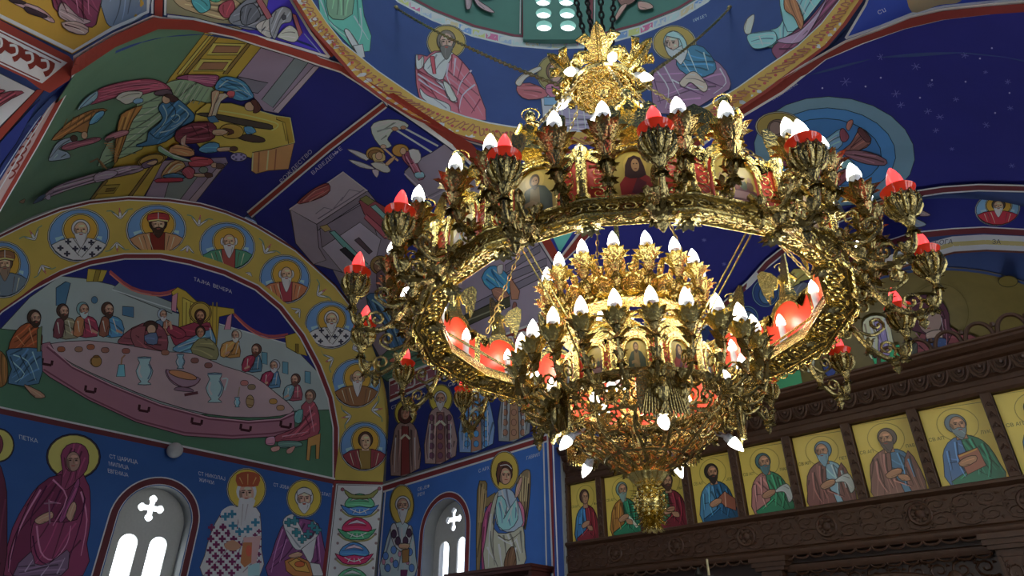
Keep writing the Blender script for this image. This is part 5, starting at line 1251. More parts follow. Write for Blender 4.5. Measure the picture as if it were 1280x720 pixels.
band(m, '-70,496 0,514.5 105,537 210,559.5 320,582.5 419,604', 12, 0, '4A2226', 2.4); m.build()
# ================= lower north wall
m = Mu('mural_ground', SN, wall_n, 'blue ground of the lower end wall')
WH = [(q[0], q[1]) for q in arch_loop(W1[0] + .012, W1[1] - .012, -.5, W1[3] - .0, 24)]
def proj(p):
    h = p[0] * CYW + p[1] * SYW; r = p[0] * SYW - p[1] * CYW
    cf = h * CP + p[2] * SP; up = p[2] * CP - h * SP
    return (640 + F * r / cf, 360 - F * up / cf)
hole = [proj((x, YN, z)) for x, z in WH]
m.p(BLU, [(-90, 500), (0, 518), (105, 540), (210, 562), (320, 585), (415, 605), (405, 735), (388, 860), (-120, 860)], 0, [hole]); m.build()
m = Mu('painted_border', SN, wall_n, 'maroon band around the left window')
lp = [proj((4.05 + (x - 4.05) * k, YN, z2)) for (x, z), k in ()] if False else None
def ringpoly(W, r0, r1, plane, ax):
    c = (W[0] + W[1]) / 2; a = (W[1] - W[0]) / 2
    o = lambda r: [(c - a - r, -.5)] + [(c + (a + r) * math.cos(PI - PI * k / 24), W[3] + (a + r) * math.sin(PI - PI * k / 24)) for k in range(25)] + [(c + a + r, -.5)]
    pts = o(r1) + o(r0)[::-1]
    return [proj((u, plane, v) if ax == 'y' else (plane, u, v)) for u, v in pts]
m.p(WHT, ringpoly(W1, .0, .125, YN, 'y')); m.p('4A2226', ringpoly(W1, .012, .105, YN, 'y')); m.build()
m = Mu('mural', SE, wall_e, 'lower blue ground of the right side wall'); m.name = 'mural_ground'
WH2 = arch_loop(W2[0] + .012, W2[1] - .012, -.2, W2[3], 24); hole2 = [proj((XE, y, z)) for y, z in WH2]
m.p('2E4F86', [(480, 609), (592, 575), (686, 548), (694, 735), (700, 800), (460, 800), (470, 735)], 0, [hole2]); m.build()  # same pigment as the end wall; its brighter light is put into the colour
m = Mu('painted_border', SE, wall_e, 'maroon band around the right window'); m.p(WHT, ringpoly(W2, .0, .115, XE, 'x')); m.p('5A2426', ringpoly(W2, .012, .095, XE, 'x')); m.build()
m = Mu('painted_border', SE, wall_e, 'maroon stripe between the two rows of saints and down the corner')
band(m, '478,611 592,576 687,546.5', 10, 0, '5E2426', 2.2); m.l(WHT, 10, '688.5,385 688.5,547 695.5,735').l('6A2A2A', 6, '688.5,385 688.5,547 695.5,735'); m.l(WHT, 1.8, '679.5,553 684,735'); m.l(WHT, 1.6, '482,613 472,735'); m.build()
# big standing woman
m = Mu('mural', SN, wall_n, 'standing woman in dark red robes with gold halo, left of the window')
m.c(0, 540, 4)
halo(m, 364, 125, 128, 108, 'A48E4E', '2A2430'); m.e('D0CAB8', 364, 125, 136, 115) if False else None
m.p('6A2E48', '20,720 20,640 60,480 130,350 190,270 270,225 310,190 330,215 395,190 430,250 447,300 447,460 430,560 410,720', 2)
m.p('56223A', '190,270 300,215 380,260 420,330 380,440 260,450 180,430 150,520 160,640 190,720 60,720 40,620 100,450', 2)
m.p('6A3048', '300,120 330,70 380,58 420,75 440,120 430,190 385,240 330,290 300,270 310,200', 2)
m.p('72385A', '290,440 330,350 380,240 395,260 350,380 310,450', 2)
face(m, 362, 150, 50, None, None, skin='7E6458'); m.l('3A2420', 5, '318,130 325,180 345,200', 3)
folds(m, '94607A', 10, '200,290 120,430 60,580 40,700', '260,240 330,330 260,470', '180,470 200,600 260,640 330,560 350,470', '400,300 430,440 400,620', '240,350 300,360'); folds(m, '36122A', 9, '230,270 160,400 150,470', '300,290 250,400', '160,520 180,620 230,660 300,600', '420,330 400,450 340,640', '90,480 50,640')
m.p('5E4A5E', '60,720 150,600 170,660 240,660 330,590 340,640 300,720', 2); folds(m, '8A7A8A', 7, '120,700 160,640', '200,720 240,670', '280,710 320,630')
m.p('8E705E', '170,440 215,410 255,400 260,430 210,460 180,460', 2).p('8E705E', '325,420 345,370 365,350 378,370 370,410 350,450', 2).l('6A4A5A', 8, '240,340 245,460').l('6A4A5A', 7, '215,360 280,355')
m.px(); m.build()
m = Mu('lettering', SN, wall_n, 'white lettering around the standing woman')
m.text('8E98A8', 'ПЕТКА', 23, 549, 7.2, 1.6, -.8, -7.4).text('98A0AE', 'СТ ЦАРИЦА', 136, 573, 6.1, 1.3, -.8, -7).text('98A0AE', 'МИЛИЦА', 135, 582, 5.6, 1.2, -.8, -7).text('98A0AE', 'ЕВГЕНИЈА', 134, 591, 5, 1.1, -.8, -7)
m.text('98A0AE', 'СТ НИКОЛАЈ', 247, 594, 5.2, 1.1, -.6, -6.4).text('98A0AE', 'ЖИЧКИ', 248, 602, 5, 1.1, -.6, -6.4).text('98A0AE', 'СТ ЈОВАН', 341, 608, 4.6, 1, -.5, -6).text('98A0AE', 'ЗЛАТ', 401, 619, 4.4, .9, -.5, -5.6); m.build()
m = Mu('mural', SN, wall_n, 'gold halo of a figure cut by the left picture edge')
halo(m, -3, 557, 19, 20, 'A48E4E', '2A2430'); m.p('4A2030', '-60,740 -50,620 -20,575 -5,575 5,600 8,640 0,740', 2).e('5A2A34', -8, 556, 11, 15).e('7E6458', -8, 558, 7, 11); m.build()
def chequer(m, x0, y0, x1, y1, n, c, shear=0):
    k = (x1 - x0) / n; r_ = 0
    y = y0
    while y < y1:
        for i in range(n):
            if (i + r_) % 2 == 0:
                x = x0 + i * k + shear * (y - y0); a = k * .62
                m.p(c, [(x + k * .5 - a * .35, y - a), (x + k * .5 + a * .35, y - a), (x + k * .5 + a * .35, y - a * .35), (x + k * .5 + a, y - a * .35), (x + k * .5 + a, y + a * .35), (x + k * .5 + a * .35, y + a * .35), (x + k * .5 + a * .35, y + a), (x + k * .5 - a * .35, y + a), (x + k * .5 - a * .35, y + a * .35), (x + k * .5 - a, y + a * .35), (x + k * .5 - a, y - a * .35), (x + k * .5 - a * .35, y - a * .35)])
        y += k; r_ += 1
m = Mu('mural', SN, wall_n, 'bishop in a red mitre and purple chequered robe right of the left window')
m.c(240, 570, 4.8)
halo(m, 322, 200, 112, 120, 'A08438', 'B8B2A4')
m.p('B0A2AA', '60,720 70,600 110,460 160,360 220,310 380,310 408,400 412,560 400,720', 2)
m.ol = 0; chequer(m, 95, 430, 300, 720, 6, '54203E', -.06); chequer(m, 165, 365, 225, 430, 2, '54203E'); chequer(m, 362, 430, 408, 640, 2, '54203E')
m.p('A8B2B2', '165,350 225,300 270,330 255,470 220,450', 1).p('A8B2B2', '350,300 395,350 405,420 330,480 230,480 220,455 330,430 360,380')
for x, y in ((195, 365), (235, 350), (240, 420), (375, 400), (330, 440), (280, 455)): m.p('2E5E72', [(x - 26, y - 8), (x - 8, y - 8), (x - 8, y - 24), (x + 8, y - 24), (x + 8, y - 8), (x + 26, y - 8), (x + 26, y + 8), (x + 8, y + 8), (x + 8, y + 24), (x - 8, y + 24), (x - 8, y + 8), (x - 26, y + 8)])
m.p('8E6A54', '190,530 240,505 290,540 250,570 200,560', 2).p('9A7A78', '300,490 410,480 380,640 360,650 330,640').p('8A5A3A', '300,520 355,520 350,640 310,670 285,640').e('A04A38', 335, 570, 18, 34).p('7A9AA8', '330,660 400,640 400,720 330,720')
face(m, 322, 228, 64, 'A8A2A0', None, skin='9A7A6A'); m.p('A8A2A0', '275,270 290,250 320,262 350,250 375,270 350,330 310,400 285,440 270,360', 2); folds(m, '7E7878', 6, '300,290 290,420', '330,290 310,390')
m.p('7E3E28', '262,115 330,95 400,115 392,180 330,185 268,180', 2); folds(m, 'B07A4A', 7, '280,130 300,170', '330,110 330,175', '380,130 360,172')
m.px(); m.build()
m = Mu('mural', SN, wall_n, 'grey bearded bishop in a purple cloak holding a book, beside the flower strip')
m.c(240, 570, 4.8)
halo(m, 668, 255, 100, 108, 'A08438', 'B8B2A4')
m.p('62385A', '450,720 470,600 530,430 600,380 720,390 770,460 780,720', 2); folds(m, '8E6286', 9, '540,440 500,560 470,700', '750,470 765,640', '560,500 520,640'); folds(m, '38183A', 8, '570,440 530,580 480,640', '740,500 750,660')
m.p('A8AEB0', '540,400 590,350 620,380 690,500 740,440 715,380 760,440 740,490 660,560 600,545', 1).p('A8AAA8', '650,560 740,490 720,610 700,650')
for x, y in ((575, 400), (620, 460), (655, 500), (715, 420), (745, 445), (690, 470), (610, 390)): m.p('2E6068', [(x - 26, y - 9), (x - 9, y - 9), (x - 9, y - 26), (x + 9, y - 26), (x + 9, y - 9), (x + 26, y - 9), (x + 26, y + 9), (x + 9, y + 9), (x + 9, y + 26), (x - 9, y + 26), (x - 9, y + 9), (x - 26, y + 9)])
m.p('8A5A34', '550,630 620,600 690,630 740,700 700,730 600,720 560,690').p('A8763C', '570,640 620,615 680,645 700,700 620,690').e('8E4A2C', 640, 650, 30, 18).p('8E705E', '570,600 630,575 660,595 610,615', 2).p('A0A6A0', '700,640 760,650 785,720 720,720')
face(m, 668, 262, 58, 'A09C9A', 'AAA6A2', .5, skin='98796A'); m.p('9A9694', '628,205 668,190 710,205 712,240 668,220 628,240', 2)
m.px(); m.build()
# right wall saints
m = Mu('mural', SE, wall_e, 'white bearded bishop with black crosses between the flower strip and the right window')
m.c(320, 540, 4)
halo(m, 730, 365, 58, 98, 'A0823C', 'B8B2A4'); m.p('8A98AC', '625,720 640,600 675,480 720,450 760,460 790,520 800,620 795,720', 2)
for x, y in ((650, 620), (690, 590), (660, 680), (700, 660), (770, 600), (780, 680)): m.e('4A6A9A', x, y, 14, 20)
for x, y in ((680, 640), (720, 610), (640, 650), (760, 650)): m.e('A06A7A', x, y, 8, 14)
m.p('A8A8A8', '675,480 700,460 730,560 765,470 785,490 770,560 735,600 690,560', 1)
for x, y in ((692, 510), (712, 545), (768, 505), (750, 545)): m.e('3A2838', x, y, 13, 22)
m.p('7A5A34', '732,590 768,585 765,650 735,655').p('9A7A60', '720,560 770,560 760,585 720,580', 2); face(m, 735, 370, 40, '9A9896', 'A4A2A0', 1.5, skin='90705E'); m.p('5A2A48', '725,690 760,690 755,720 725,720'); m.px(); m.build()
m = Mu('mural', SE, wall_e, 'winged saint in white and blue robes raising a hand, right of the right window')
m.c(590, 560, 4.5)
m.p('6A5A3C', '30,240 60,185 85,200 85,280 130,250 130,320 80,330 60,400 45,690 25,690', 2).p('6A5A44', '255,180 290,130 325,125 330,200 320,330 300,460 290,420 270,300 250,260', 2)
for i in range(4): m.l('8E7C58', 5, [(45 + 12 * i, 210 + 10 * i), (38 + 8 * i, 420)]); m.l('9A8A66', 5, [(275 + 14 * i, 150 + 6 * i), (272 + 12 * i, 300)])
m.l('2E2420', 8, '320,200 312,330 295,450').p('84405E', '55,680 60,430 90,330 120,310 110,420 80,560 75,690', 2).p('94566E', '260,300 290,330 300,400 285,450 260,400', 2)
halo(m, 184, 130, 76, 108, 'A0823C', 'C0B8AC')
m.p('7F8CA0', '130,290 150,240 210,230 250,280 290,420 240,470 160,460 130,380', 2).p('6E98B8', '135,300 170,270 200,330 180,400 250,290 260,400 210,460 150,440', 2)
m.p('88887A', '75,690 85,480 110,340 130,270 150,250 135,330 120,420 150,480 240,470 290,440 300,560 290,670', 2); folds(m, 'C2C0B0', 9, '110,370 100,520 95,670', '150,500 220,540 260,500', '160,560 170,670', '250,560 240,660'); folds(m, '4E4A40', 8, '130,400 120,520 130,660', '150,490 210,520 280,470', '210,570 200,660', '230,500 240,580 215,600')
folds(m, 'B4CCD8', 7, '160,300 190,380', '230,330 200,420', '250,300 260,380'); m.p('96786A', '245,280 250,220 262,195 275,165 285,170 280,210 268,260', 2)
m.p('5A4432', '205,580 240,560 250,670 185,670', 1)
face(m, 188, 158, 48, '4A2E26', None, skin='96745F', turn=.6); m.p('4A2E26', '140,150 150,90 190,75 225,100 228,140 210,110 180,105 160,150 150,215', 2)
m.l('B8A8B0', 5, '160,100 200,95 225,118', 3)
m.px(); m.build()
m = Mu('lettering', SE, wall_e, 'white lettering beside the winged saint'); m.text('A4B0C4', 'С АРХ', 598, 591, 4.6, -1.5, 0, -6).text('A4B0C4', 'ГАВРИЛ', 658, 575, 4.2, -1.3, 0, -6).text('98A4B8', 'СВ ЈЕФ', 522, 614, 4.2, -1.3, 0, -5.6).text('98A4B8', 'РЕМ', 522, 621, 4.2, -1.3, 0, -5.6); m.build()
# ================= ring, drum and pendentives
GI = [(383, -2), (404, 30), (425, 56), (470, 92), (520, 126), (548, 138), (580, 149), (610, 157), (640, 162), (690, 167), (740, 168), (790, 164), (840, 154), (885, 136), (925, 112), (960, 87), (1000, 60), (1030, 32), (1055, 0), (1072, -24)]
GO = [(362, -2), (386, 36), (410, 62), (440, 97), (480, 127), (512, 147), (560, 168), (610, 182), (660, 190), (720, 192), (780, 188), (840, 178), (890, 160), (925, 138), (960, 115), (1005, 81), (1036, 58), (1060, 30), (1081, 0), (1098, -24)]
m = Mu('mural_ground', s_drum, drum, 'deep blue ground behind the seated evangelists')
DI = [(480, -14), (497, 3), (540, 26), (590, 46), (640, 58), (690, 62), (740, 60), (800, 44), (850, 24), (885, 3), (905, -16)]
m.p('20325F', GI + [(1090, -40), (905, -16)] + DI[::-1] + [(370, -40)]); m.build()
m = Mu('painted_border', s_drum, drum, 'ochre ring with maroon scrolls below the drum'); m.lift = .05
m.p(WHT, [(x, y - 1.8) for x, y in GI] + [(x, y + 1) for x, y in GO][::-1]).p('94773A', GI + GO[::-1])
for i in range(len(GI) - 1):
    for t in (0, .33, .66):
        a = [GI[i][k] + (GI[i + 1][k] - GI[i][k]) * t for k in (0, 1)]; b = [GO[i][k] + (GO[i + 1][k] - GO[i][k]) * t for k in (0, 1)]; c = [GI[i][k] + (GI[i + 1][k] - GI[i][k]) * (t + .3) for k in (0, 1)]; d = [GO[i][k] + (GO[i + 1][k] - GO[i][k]) * (t + .3) for k in (0, 1)]
        q = lambda u, v: tuple((a[k] * (1 - u) + c[k] * u) * (1 - v) + (b[k] * (1 - u) + d[k] * u) * v for k in (0, 1))
        fl = (i * 3 + int(t * 3)) % 2; f = lambda v: v if fl else 1 - v
        m.l('7A4A38', 1.5, [q(0, f(.3)), q(.3, f(.75)), q(.6, f(.6)), q(.5, f(.35)), q(.3, f(.42))], 2); m.l('7A4A38', 1.3, [q(.6, f(.6)), q(1, f(.7))]); x, y = q(.85, f(.35)); m.e('8A3A3A', x, y, 2.2, 1.8)
m.p('6A2A22', [(x, y + .5) for x, y in GO] + [(x - (4.5 if x < 500 else -4.5 if x > 920 else 0) * .9, y + (4 if 500 < x < 920 else 2.5)) for x, y in GO][::-1])
m.build()
m = Mu('painted_border', s_drum, drum, 'band of small coloured ornaments at the foot of the upper drum')
top = [(x, y - 9 if 560 < x < 820 else y - 10) for x, y in DI]
m.p('BDBBC4', DI + [(x, y - 12) for x, y in DI][::-1]); m.l('5A2A34', 3, [(x + (3 if x < 690 else -3), y - 13.5) for x, y in DI])
cols = ['5C74A8', 'A89660', 'A0506E', '7A84B0', '8AA0B8', 'B08A70']
n = 0
for i in range(len(DI) - 1):
    L = math.dist(DI[i], DI[i + 1]); k = max(1, round(L / 17))
    for j in range(k):
        q = lambda t, v: (DI[i][0] + (DI[i + 1][0] - DI[i][0]) * t, DI[i][1] + (DI[i + 1][1] - DI[i][1]) * t - v)
        m.p(cols[n % 6], [q((j + .05) / k, 2.2), q((j + .95) / k, 2.2), q((j + .95) / k, 9.8), q((j + .05) / k, 9.8)])
        m.l('C8C4CC', 1.3, [q((j + .15) / k, 4), q((j + .4) / k, 8), q((j + .6) / k, 4), q((j + .85) / k, 8)]); n += 1
m.build()
# evangelist in pink
m = Mu('mural', s_drum, drum, 'bearded man in a pink cloak with a large halo, seated in the drum left of the chandelier')
m.c(400, 0, 4.5)
halo(m, 710, 238, 106, 92, '86703A', 'B4ACA4'); m.M = (400, 0, .2222, 0, 0, .2222)
m.p('96525E', '535,400 545,310 600,320 640,290 740,300 800,350 860,430 900,540 932,680 740,650 640,600 555,550', 2)
m.p('A4A4A8', '580,390 600,340 650,300 745,300 720,360 690,450 640,440', 2).p('96404A', '615,320 640,320 650,420 632,420')
m.p('A8A0AA', '560,500 600,540 720,590 720,640 620,590 570,550', 1).p('B4909A', '640,450 690,470 770,560 760,580 720,560 690,500', 1)
folds(m, 'C08A96', 11, '545,420 640,480 720,520', '720,360 710,430 730,480', '850,400 790,470 770,540', '870,480 800,540 780,620', '760,330 750,430', '550,450 620,500 720,560'); folds(m, '6A2A38', 9, '545,400 600,430 700,480', '800,350 770,460', '840,410 800,460', '900,560 850,640', '740,310 735,400', '770,560 780,640', '560,480 640,540')
m.p('B09A94', '535,320 545,315 550,345 575,320 580,350 570,385 540,390', 1).p('AC9890', '690,460 730,490 765,560 755,575 730,570 700,510', 2)
face(m, 708, 245, 56, '5C5048', '54504E', .8, skin='94786C'); m.l('6A5A50', 6, '670,205 708,190 745,205')
m.px(); m.build()
m = Mu('mural', s_drum, drum, 'green robed figure at the edge of the drum, upper left')
m.p('4E8A7C', '394,-30 400,20 420,40 445,66 462,64 464,45 455,20 448,-30').p('5E7A62', '412,-30 408,8 416,24 440,18 440,-30', 2); folds(m, '88B0A0', 2, '400,0 414,30 440,52', '450,10 452,40 446,58', '442,20 460,50'); folds(m, '2E5A54', 1.8, '404,-10 410,24 430,40', '446,0 448,30', '432,36 440,60')
m.p('A89A98', '430,40 436,39 452,64 452,72 444,66', 1).p('A8A09C', '440,58 452,56 455,72 448,74')
m.build()
m = Mu('mural', s_drum, drum, 'winged figure in pink seated high behind the gilded crown')
halo(m, 692, 92, 20, 22, '75683F', 'A8988C')
m.p('8E8E96', '680,112 715,120 760,120 770,165 690,166 678,140', 2).p('8A4A50', '646,108 662,104 684,114 682,122 660,125 648,118', 2).p('A08A80', '644,104 652,94 672,84 676,88 658,98 650,108', 1).p('8E5468', '682,108 700,100 716,110 714,122 688,122', 2).p('5E7A90', '680,122 715,122 712,132 680,132')
m.p('7E7488', '698,135 760,138 770,165 696,165', 1)
for i in range(7): m.l('A49CAA', 1.2, [(702 + 9 * i, 136), (704 + 9.5 * i, 164)])
face(m, 694, 92, 12, '5A4032', None, skin='94786C'); m.build()
m = Mu('mural', s_drum, drum, 'white bearded man with a large halo in teal and mauve, right of the gilded crown')
halo(m, 843, 54, 26, 21, '86703A', 'B4ACA4')
m.p('74566E', '816,92 830,78 850,70 870,64 900,80 912,98 912,112 890,124 860,140 822,142 815,120', 2).p('34607A', '846,74 862,58 880,60 895,80 892,92 870,98 850,88', 2)
folds(m, 'A890A4', 2, '822,90 836,112 832,136', '840,100 866,112 888,112', '900,86 908,104 892,118', '830,82 850,120'); folds(m, '48304A', 1.8, '818,100 826,130', '850,108 880,120', '880,100 905,110'); folds(m, '86AEC0', 1.8, '860,64 872,92', '880,66 886,88', '852,74 866,96')
m.p('A0887C', '850,104 862,92 872,92 885,108 880,116 864,104 856,110', 1)
face(m, 840, 56, 13, '7F98A0', None, skin='9A8074', turn=-.8); m.p('9AAAB0', '832,58 842,64 856,56 860,66 852,82 846,76 836,70', 2); m.p('7F98A0', '832,46 842,40 854,46 860,60 854,62 850,50', 2)
m.build()
m = Mu('mural', s_drum, drum, 'figure in light blue and plum raising a hand at the upper right of the drum')
m.p('6E96A8', '975,-20 978,0 976,16 985,30 1000,36 1000,52 985,66 975,58 962,60 952,52 950,45 963,38 975,32 982,10', 1).p('6E96A8', '978,-30 1040,-30 1020,10 985,40', 1).p('6A3A50', '1000,36 1020,16 1050,-20 1060,-10 1030,30 1005,60 985,80 970,72 968,58', 1).p('8C6E84', '972,52 1000,40 1020,20 1030,6 1040,-10 1020,30 1000,54', 1)
m.p('A8988C', '930,34 934,24 942,18 943,24 940,36 938,42 932,42', 1).p('6E96A8', '935,46 945,42 968,40 972,52 960,60 945,62 938,56', 1).p('8A5A3C', '984,-10 996,0 1006,26 1002,38 994,22 982,12', 1)
folds(m, 'A6C4CC', 2, '950,46 955,58', '990,-10 1010,20', '1000,-20 1018,8'); folds(m, '3E1E30', 1.8, '975,62 1000,58 1028,26', '990,76 1010,50 1040,10')
m.build()
m = Mu('lettering', s_drum, drum, 'faint white lettering beside the seated figures'); m.text('8A94B4', 'ЈОВАН', 518, 16, 5, 2.2, 2, -5).text('8A94B4', 'МАТЕЈ', 866, 24, 5, -2, 1, 5).build()
# upper drum panels
def s_drum2(x, y): return s_drum(x, y)
m = Mu('painted_border', s_drum, drum_up, 'maroon uprights beside the drum window'); m.l('5A2A30', 4.5, '655,-40 654,45').l(WHT, 1.2, '651,-40 650,42'); m.l('5A2A30', 5, '740,-40 738,44').l('3A2A22', 5, '734,-40 733,44').l(WHT, 1.2, '744,-40 743,40'); m.build()
m = Mu('mural', s_drum, drum_up, 'bare feet of figures painted on turquoise between the drum windows')
m.p('7A6A6E', '582,-10 590,-10 589,8 584,12 582,6', 1).p('8A7478', '592,-6 600,2 612,10 618,16 608,14 596,6', 1).p('6A4A44', '772,-10 800,-10 790,4 776,6', 1).p('9A746C', '776,8 784,6 772,24 768,24', 1).p('9A746C', '798,2 812,4 816,10 800,12', 1).p('6A4A44', '582,-20 618,-20 616,-4 584,-6', 1); m.build()
# pendentives
m = Mu('mural', s_sphere, ceil_p[1], 'painted town with towers on blue, pendentive at the upper left')
m.p('3A3090', '208,-30 362,-30 386,36 412,68 405,68 360,54 300,38 240,22 208,18')
m.p('6A6650', '208,-30 340,-30 330,30 300,37 240,21 208,17').p('84745A', '216,-10 262,-10 300,4 284,24 258,20 224,8', 1).p('3E7A80', '240,-6 258,-4 262,10 250,16 240,6', 1).p('3E8068', '262,-10 280,-8 272,2 262,0', 1).p('7A3A44', '276,4 290,0 292,18 280,22 272,12', 1)
m.p('5C6068', '284,24 305,0 320,-4 335,16 325,34 305,36', 1).p('4C5058', '300,10 315,4 324,20 310,30 300,28', 1).p('8A8A88', '318,32 330,24 342,24 338,46 326,42', 1).p('3A3A40', '326,36 330,32 330,34 324,41').p('6E7278', '336,20 350,8 362,12 362,26 350,30 342,48 336,40', 1).e('3A3A42', 353, 21, 3, 3.4).p('8A8E88', '345,44 360,31 372,42 366,52 350,48', 1).p('7A4A50', '318,0 324,-4 338,20 332,24').p('7A4A50', '363,16 368,18 376,40 372,46')
m.l('6A7AC0', 1, '380,42 402,68'); m.build()
m = Mu('painted_border', s_sphere, ceil_p[1], 'maroon and white edging of the upper left pendentive')
m.l(WHT, 3, '207,-30 206,19 240,23 300,39 360,56 410,71 386,40 362,0 346,-30').l(MAR, 10, '199,-40 198,22').l(WHT, 3, '191,-40 190,17'); m.l(MAR, 4, '350,-30 366,0 390,38 414,70'); m.build()
m = Mu('mural_ground', s_sphere, ceil_p[0], 'blue ground with a turquoise tip on the pendentive behind the ring')
m.p('262E72', '548,166 600,186 680,196 760,194 840,182 900,160 880,200 800,250 730,290 700,322 672,276 630,228 585,184').l(WHT, 2.2, '548,166 585,184 630,228 672,276 699,324 728,290 800,250 880,200 905,162').p('4A8A80', '690,294 720,284 700,316'); m.l(WHT, 2, '556,168 610,184 690,192 780,190 860,176'); m.p('262E72', '700,180 760,182 760,190 700,190').build()
m = Mu('mural_ground', s_sphere, ceil_p[3], 'deep blue ground at the top right corner')
m.p('28387C', '1092,-40 1300,-40 1300,0 1238,2 1180,8 1140,17 1100,34 1056,48 1082,6').l(WHT, 3, '1095,-30 1082,6 1057,48 1100,33 1140,17 1180,8 1238,2 1300,-1').p('7A6A50', '1140,-20 1210,-20 1200,2 1175,6 1140,15', 1).text('A0A8C0', 'СЛ', 1096, 14, 7, -3, 3, 6); m.build()
# ================= vault over the icon screen
m = Mu('mural_ground', s_vault_east, ceil_e, 'deep blue starry ground of the vault over the screen')
EV = [(1300, 12), (1240, 16), (1180, 22), (1130, 34), (1080, 52), (1040, 68), (1005, 82), (960, 112), (920, 140), (860, 178), (800, 240), (740, 280), (702, 322), (698, 410), (860, 410), (905, 378), (935, 352), (958, 326), (990, 300), (1040, 273), (1090, 253), (1135, 239), (1180, 231), (1225, 228), (1300, 231)]
m.p('1E1F59', EV); m.build()
s_near_e = nearest(s_vault_east, s_sphere)
m = Mu('painted_border', s_near_e, ceil_e, 'maroon stripe between the starry vault and the crossing'); m.lift = .008
m.p(WHT, '1300,-2 1238,3 1180,9 1140,18 1100,34 1056,50 1000,82 960,108 900,150 840,190 780,236 730,280 700,320 706,326 745,288 800,246 860,196 920,152 980,116 1033,74 1080,54 1130,36 1180,24 1240,17 1300,13').build(); m = Mu('painted_border', s_near_e, ceil_e, 'maroon field of the stripe beside the starry vault'); m.lift = .028; m.p('5A2420', '1300,0 1238,5 1180,11 1140,20 1100,36 1058,51 1002,83 962,109 902,151 842,191 782,237 732,281 702,320 706,323 743,287 798,244 858,194 918,150 978,114 1032,72 1078,52 1130,34 1180,22 1240,15 1300,11'); m.build()
m = Mu('mural', s_vault_east, ceil_e, 'robed figure with halo inside a pale blue oval on the starry vault')
m.e('56707E', 1043, 189, 101, 68, 6).e('3A6690', 1040, 189, 80, 54, 6).e('335C88', 1036, 190, 66, 42, 6)
m.c(930, 110, 4.5)
m.e('B0A88C', 195, 215, 132, 84).e('7E6E3C', 195, 215, 124, 78).e('5C4A42', 190, 222, 58, 48).e('6C5A54', 178, 222, 36, 38)
m.p('5A2A48', '170,300 260,270 340,300 330,400 240,440 160,400', 2).p('5E7E96', '400,330 480,270 550,225 560,290 530,340 450,350', 2).p('6A3A44', '540,240 560,225 590,270 570,300 545,290', 1).p('8A5A50', '575,220 585,185 610,175 612,200 590,235', 1)
m.p('6E4A44', '540,360 600,310 640,240 660,220 715,280 690,330 600,360', 2).p('4A2E30', '640,240 660,220 715,280 690,300', 1).p('6A4A52', '550,360 620,345 720,360 800,400 790,430 700,425 620,400', 2).p('6A94A8', '440,480 520,400 560,380 620,420 560,450 470,520', 2).p('6A3A40', '470,560 520,470 590,450 600,480 540,540', 2)
folds(m, '98B0C0', 7, '430,330 520,270', '470,470 550,410'); folds(m, '3A2024', 7, '600,330 680,270', '620,370 760,400')
m.px()
m.text('8C90AC', 'ПРЕОБРАЖЕНИЕ', 966, 126, 3.8, -2.5, -3, -4.6)
rr = random.Random(3)
for x, y, s in ((1057, 102, 7), (1101, 68 + 3, 5), (1120, 117, 6), (1126, 131, 5), (1145, 83, 6), (1163, 106, 4), (1206, 69, 5), (1160, 139, 5), (1175, 146, 5), (1195, 124, 4), (1260, 102, 4), (1263, 135, 4), (1233, 156, 5), (1170, 163, 4), (1265, 207, 4), (1190, 186, 3), (1232, 90, 3), (880, 300, 3), (845, 330, 4), (905, 330, 3)):
    for k in range(3):
        a = rr.random() * .4 + k * PI / 3; m.l('4C4E7E', .8, [(x - s * math.cos(a), y - s * .8 * math.sin(a)), (x + s * math.cos(a), y + s * .8 * math.sin(a))])
for x, y in ((1028, 110), (1101, 97), (1150, 122), (1165, 100), (1225, 73), (1207, 102), (1244, 141), (1262, 116), (1082, 108), (1240, 60)): m.e('7E7E96', x, y, 1.2)
m.build()
# ================= sanctuary arch and apse
OA = [(850, 425), (880, 400), (905, 378), (935, 352), (958, 326), (990, 300), (1040, 273), (1090, 253), (1135, 240), (1180, 233), (1225, 230), (1320, 232)]
IA = [(890, 540), (920, 470), (950, 420), (990, 372), (1030, 340), (1080, 312), (1140, 292), (1190, 287), (1230, 285), (1320, 290)]
s_near_s = nearest(s_vault_east, s_sanct)
m = Mu('mural_ground', s_sanct, wall_sa, 'dark blue ground of the sanctuary arch'); m.p('1C1F56', OA + IA[::-1]); m.build()
m = Mu('painted_border', s_near_s, wall_sa, 'maroon line where the starry vault meets the sanctuary arch'); m.lift = .05
m.l('A29CA4', 9.5, [(x, y + 1) for x, y in OA]).l('4E2226', 6, [(x, y + 1) for x, y in OA]); m.build()
m = Mu('painted_border', s_sanct, wall_sa, 'maroon line at the inner edge of the sanctuary arch')
m.l('A29CA4', 2, [(x, y - 1) for x, y in IA]).l('4E2226', 7, [(x, y + 3) for x, y in IA]); m.build()
bust(1247, 261, 27, 20, -8, '8A2A34', '3A3430', 'ACA8A6', 1.3, label='small medallion of a white bearded saint in red on the blue arch', surf=s_sanct, par=wall_sa, bg='5C7E94')
m = Mu('mural', s_sanct, wall_sa, 'pale blue circles and a grey halo on the sanctuary arch behind the ring')
for x, y, r in ((957, 366, 17), (934, 397, 14)): m.e('62809A', x, y, r, r * 1.05).e('263A62', x, y, r - 1.6, r * 1.05 - 1.6).e('3E5872', x + 1, y + 2, r * .55, r * .7).e('4E5A66', x + 1, y - 2, r * .36, r * .4)
m.p('A08A4C', '982,352 992,336 1010,338 1016,348 1000,352 998,366 984,368', 2).p('5A5E66', '984,366 1004,352 1014,360 1010,378 992,384', 2)
m.p('8E7A78', '1128,262 1140,258 1163,268 1150,270', 1).p('7E8C9C', '1124,272 1136,270 1158,280 1140,284', 1); m.build()
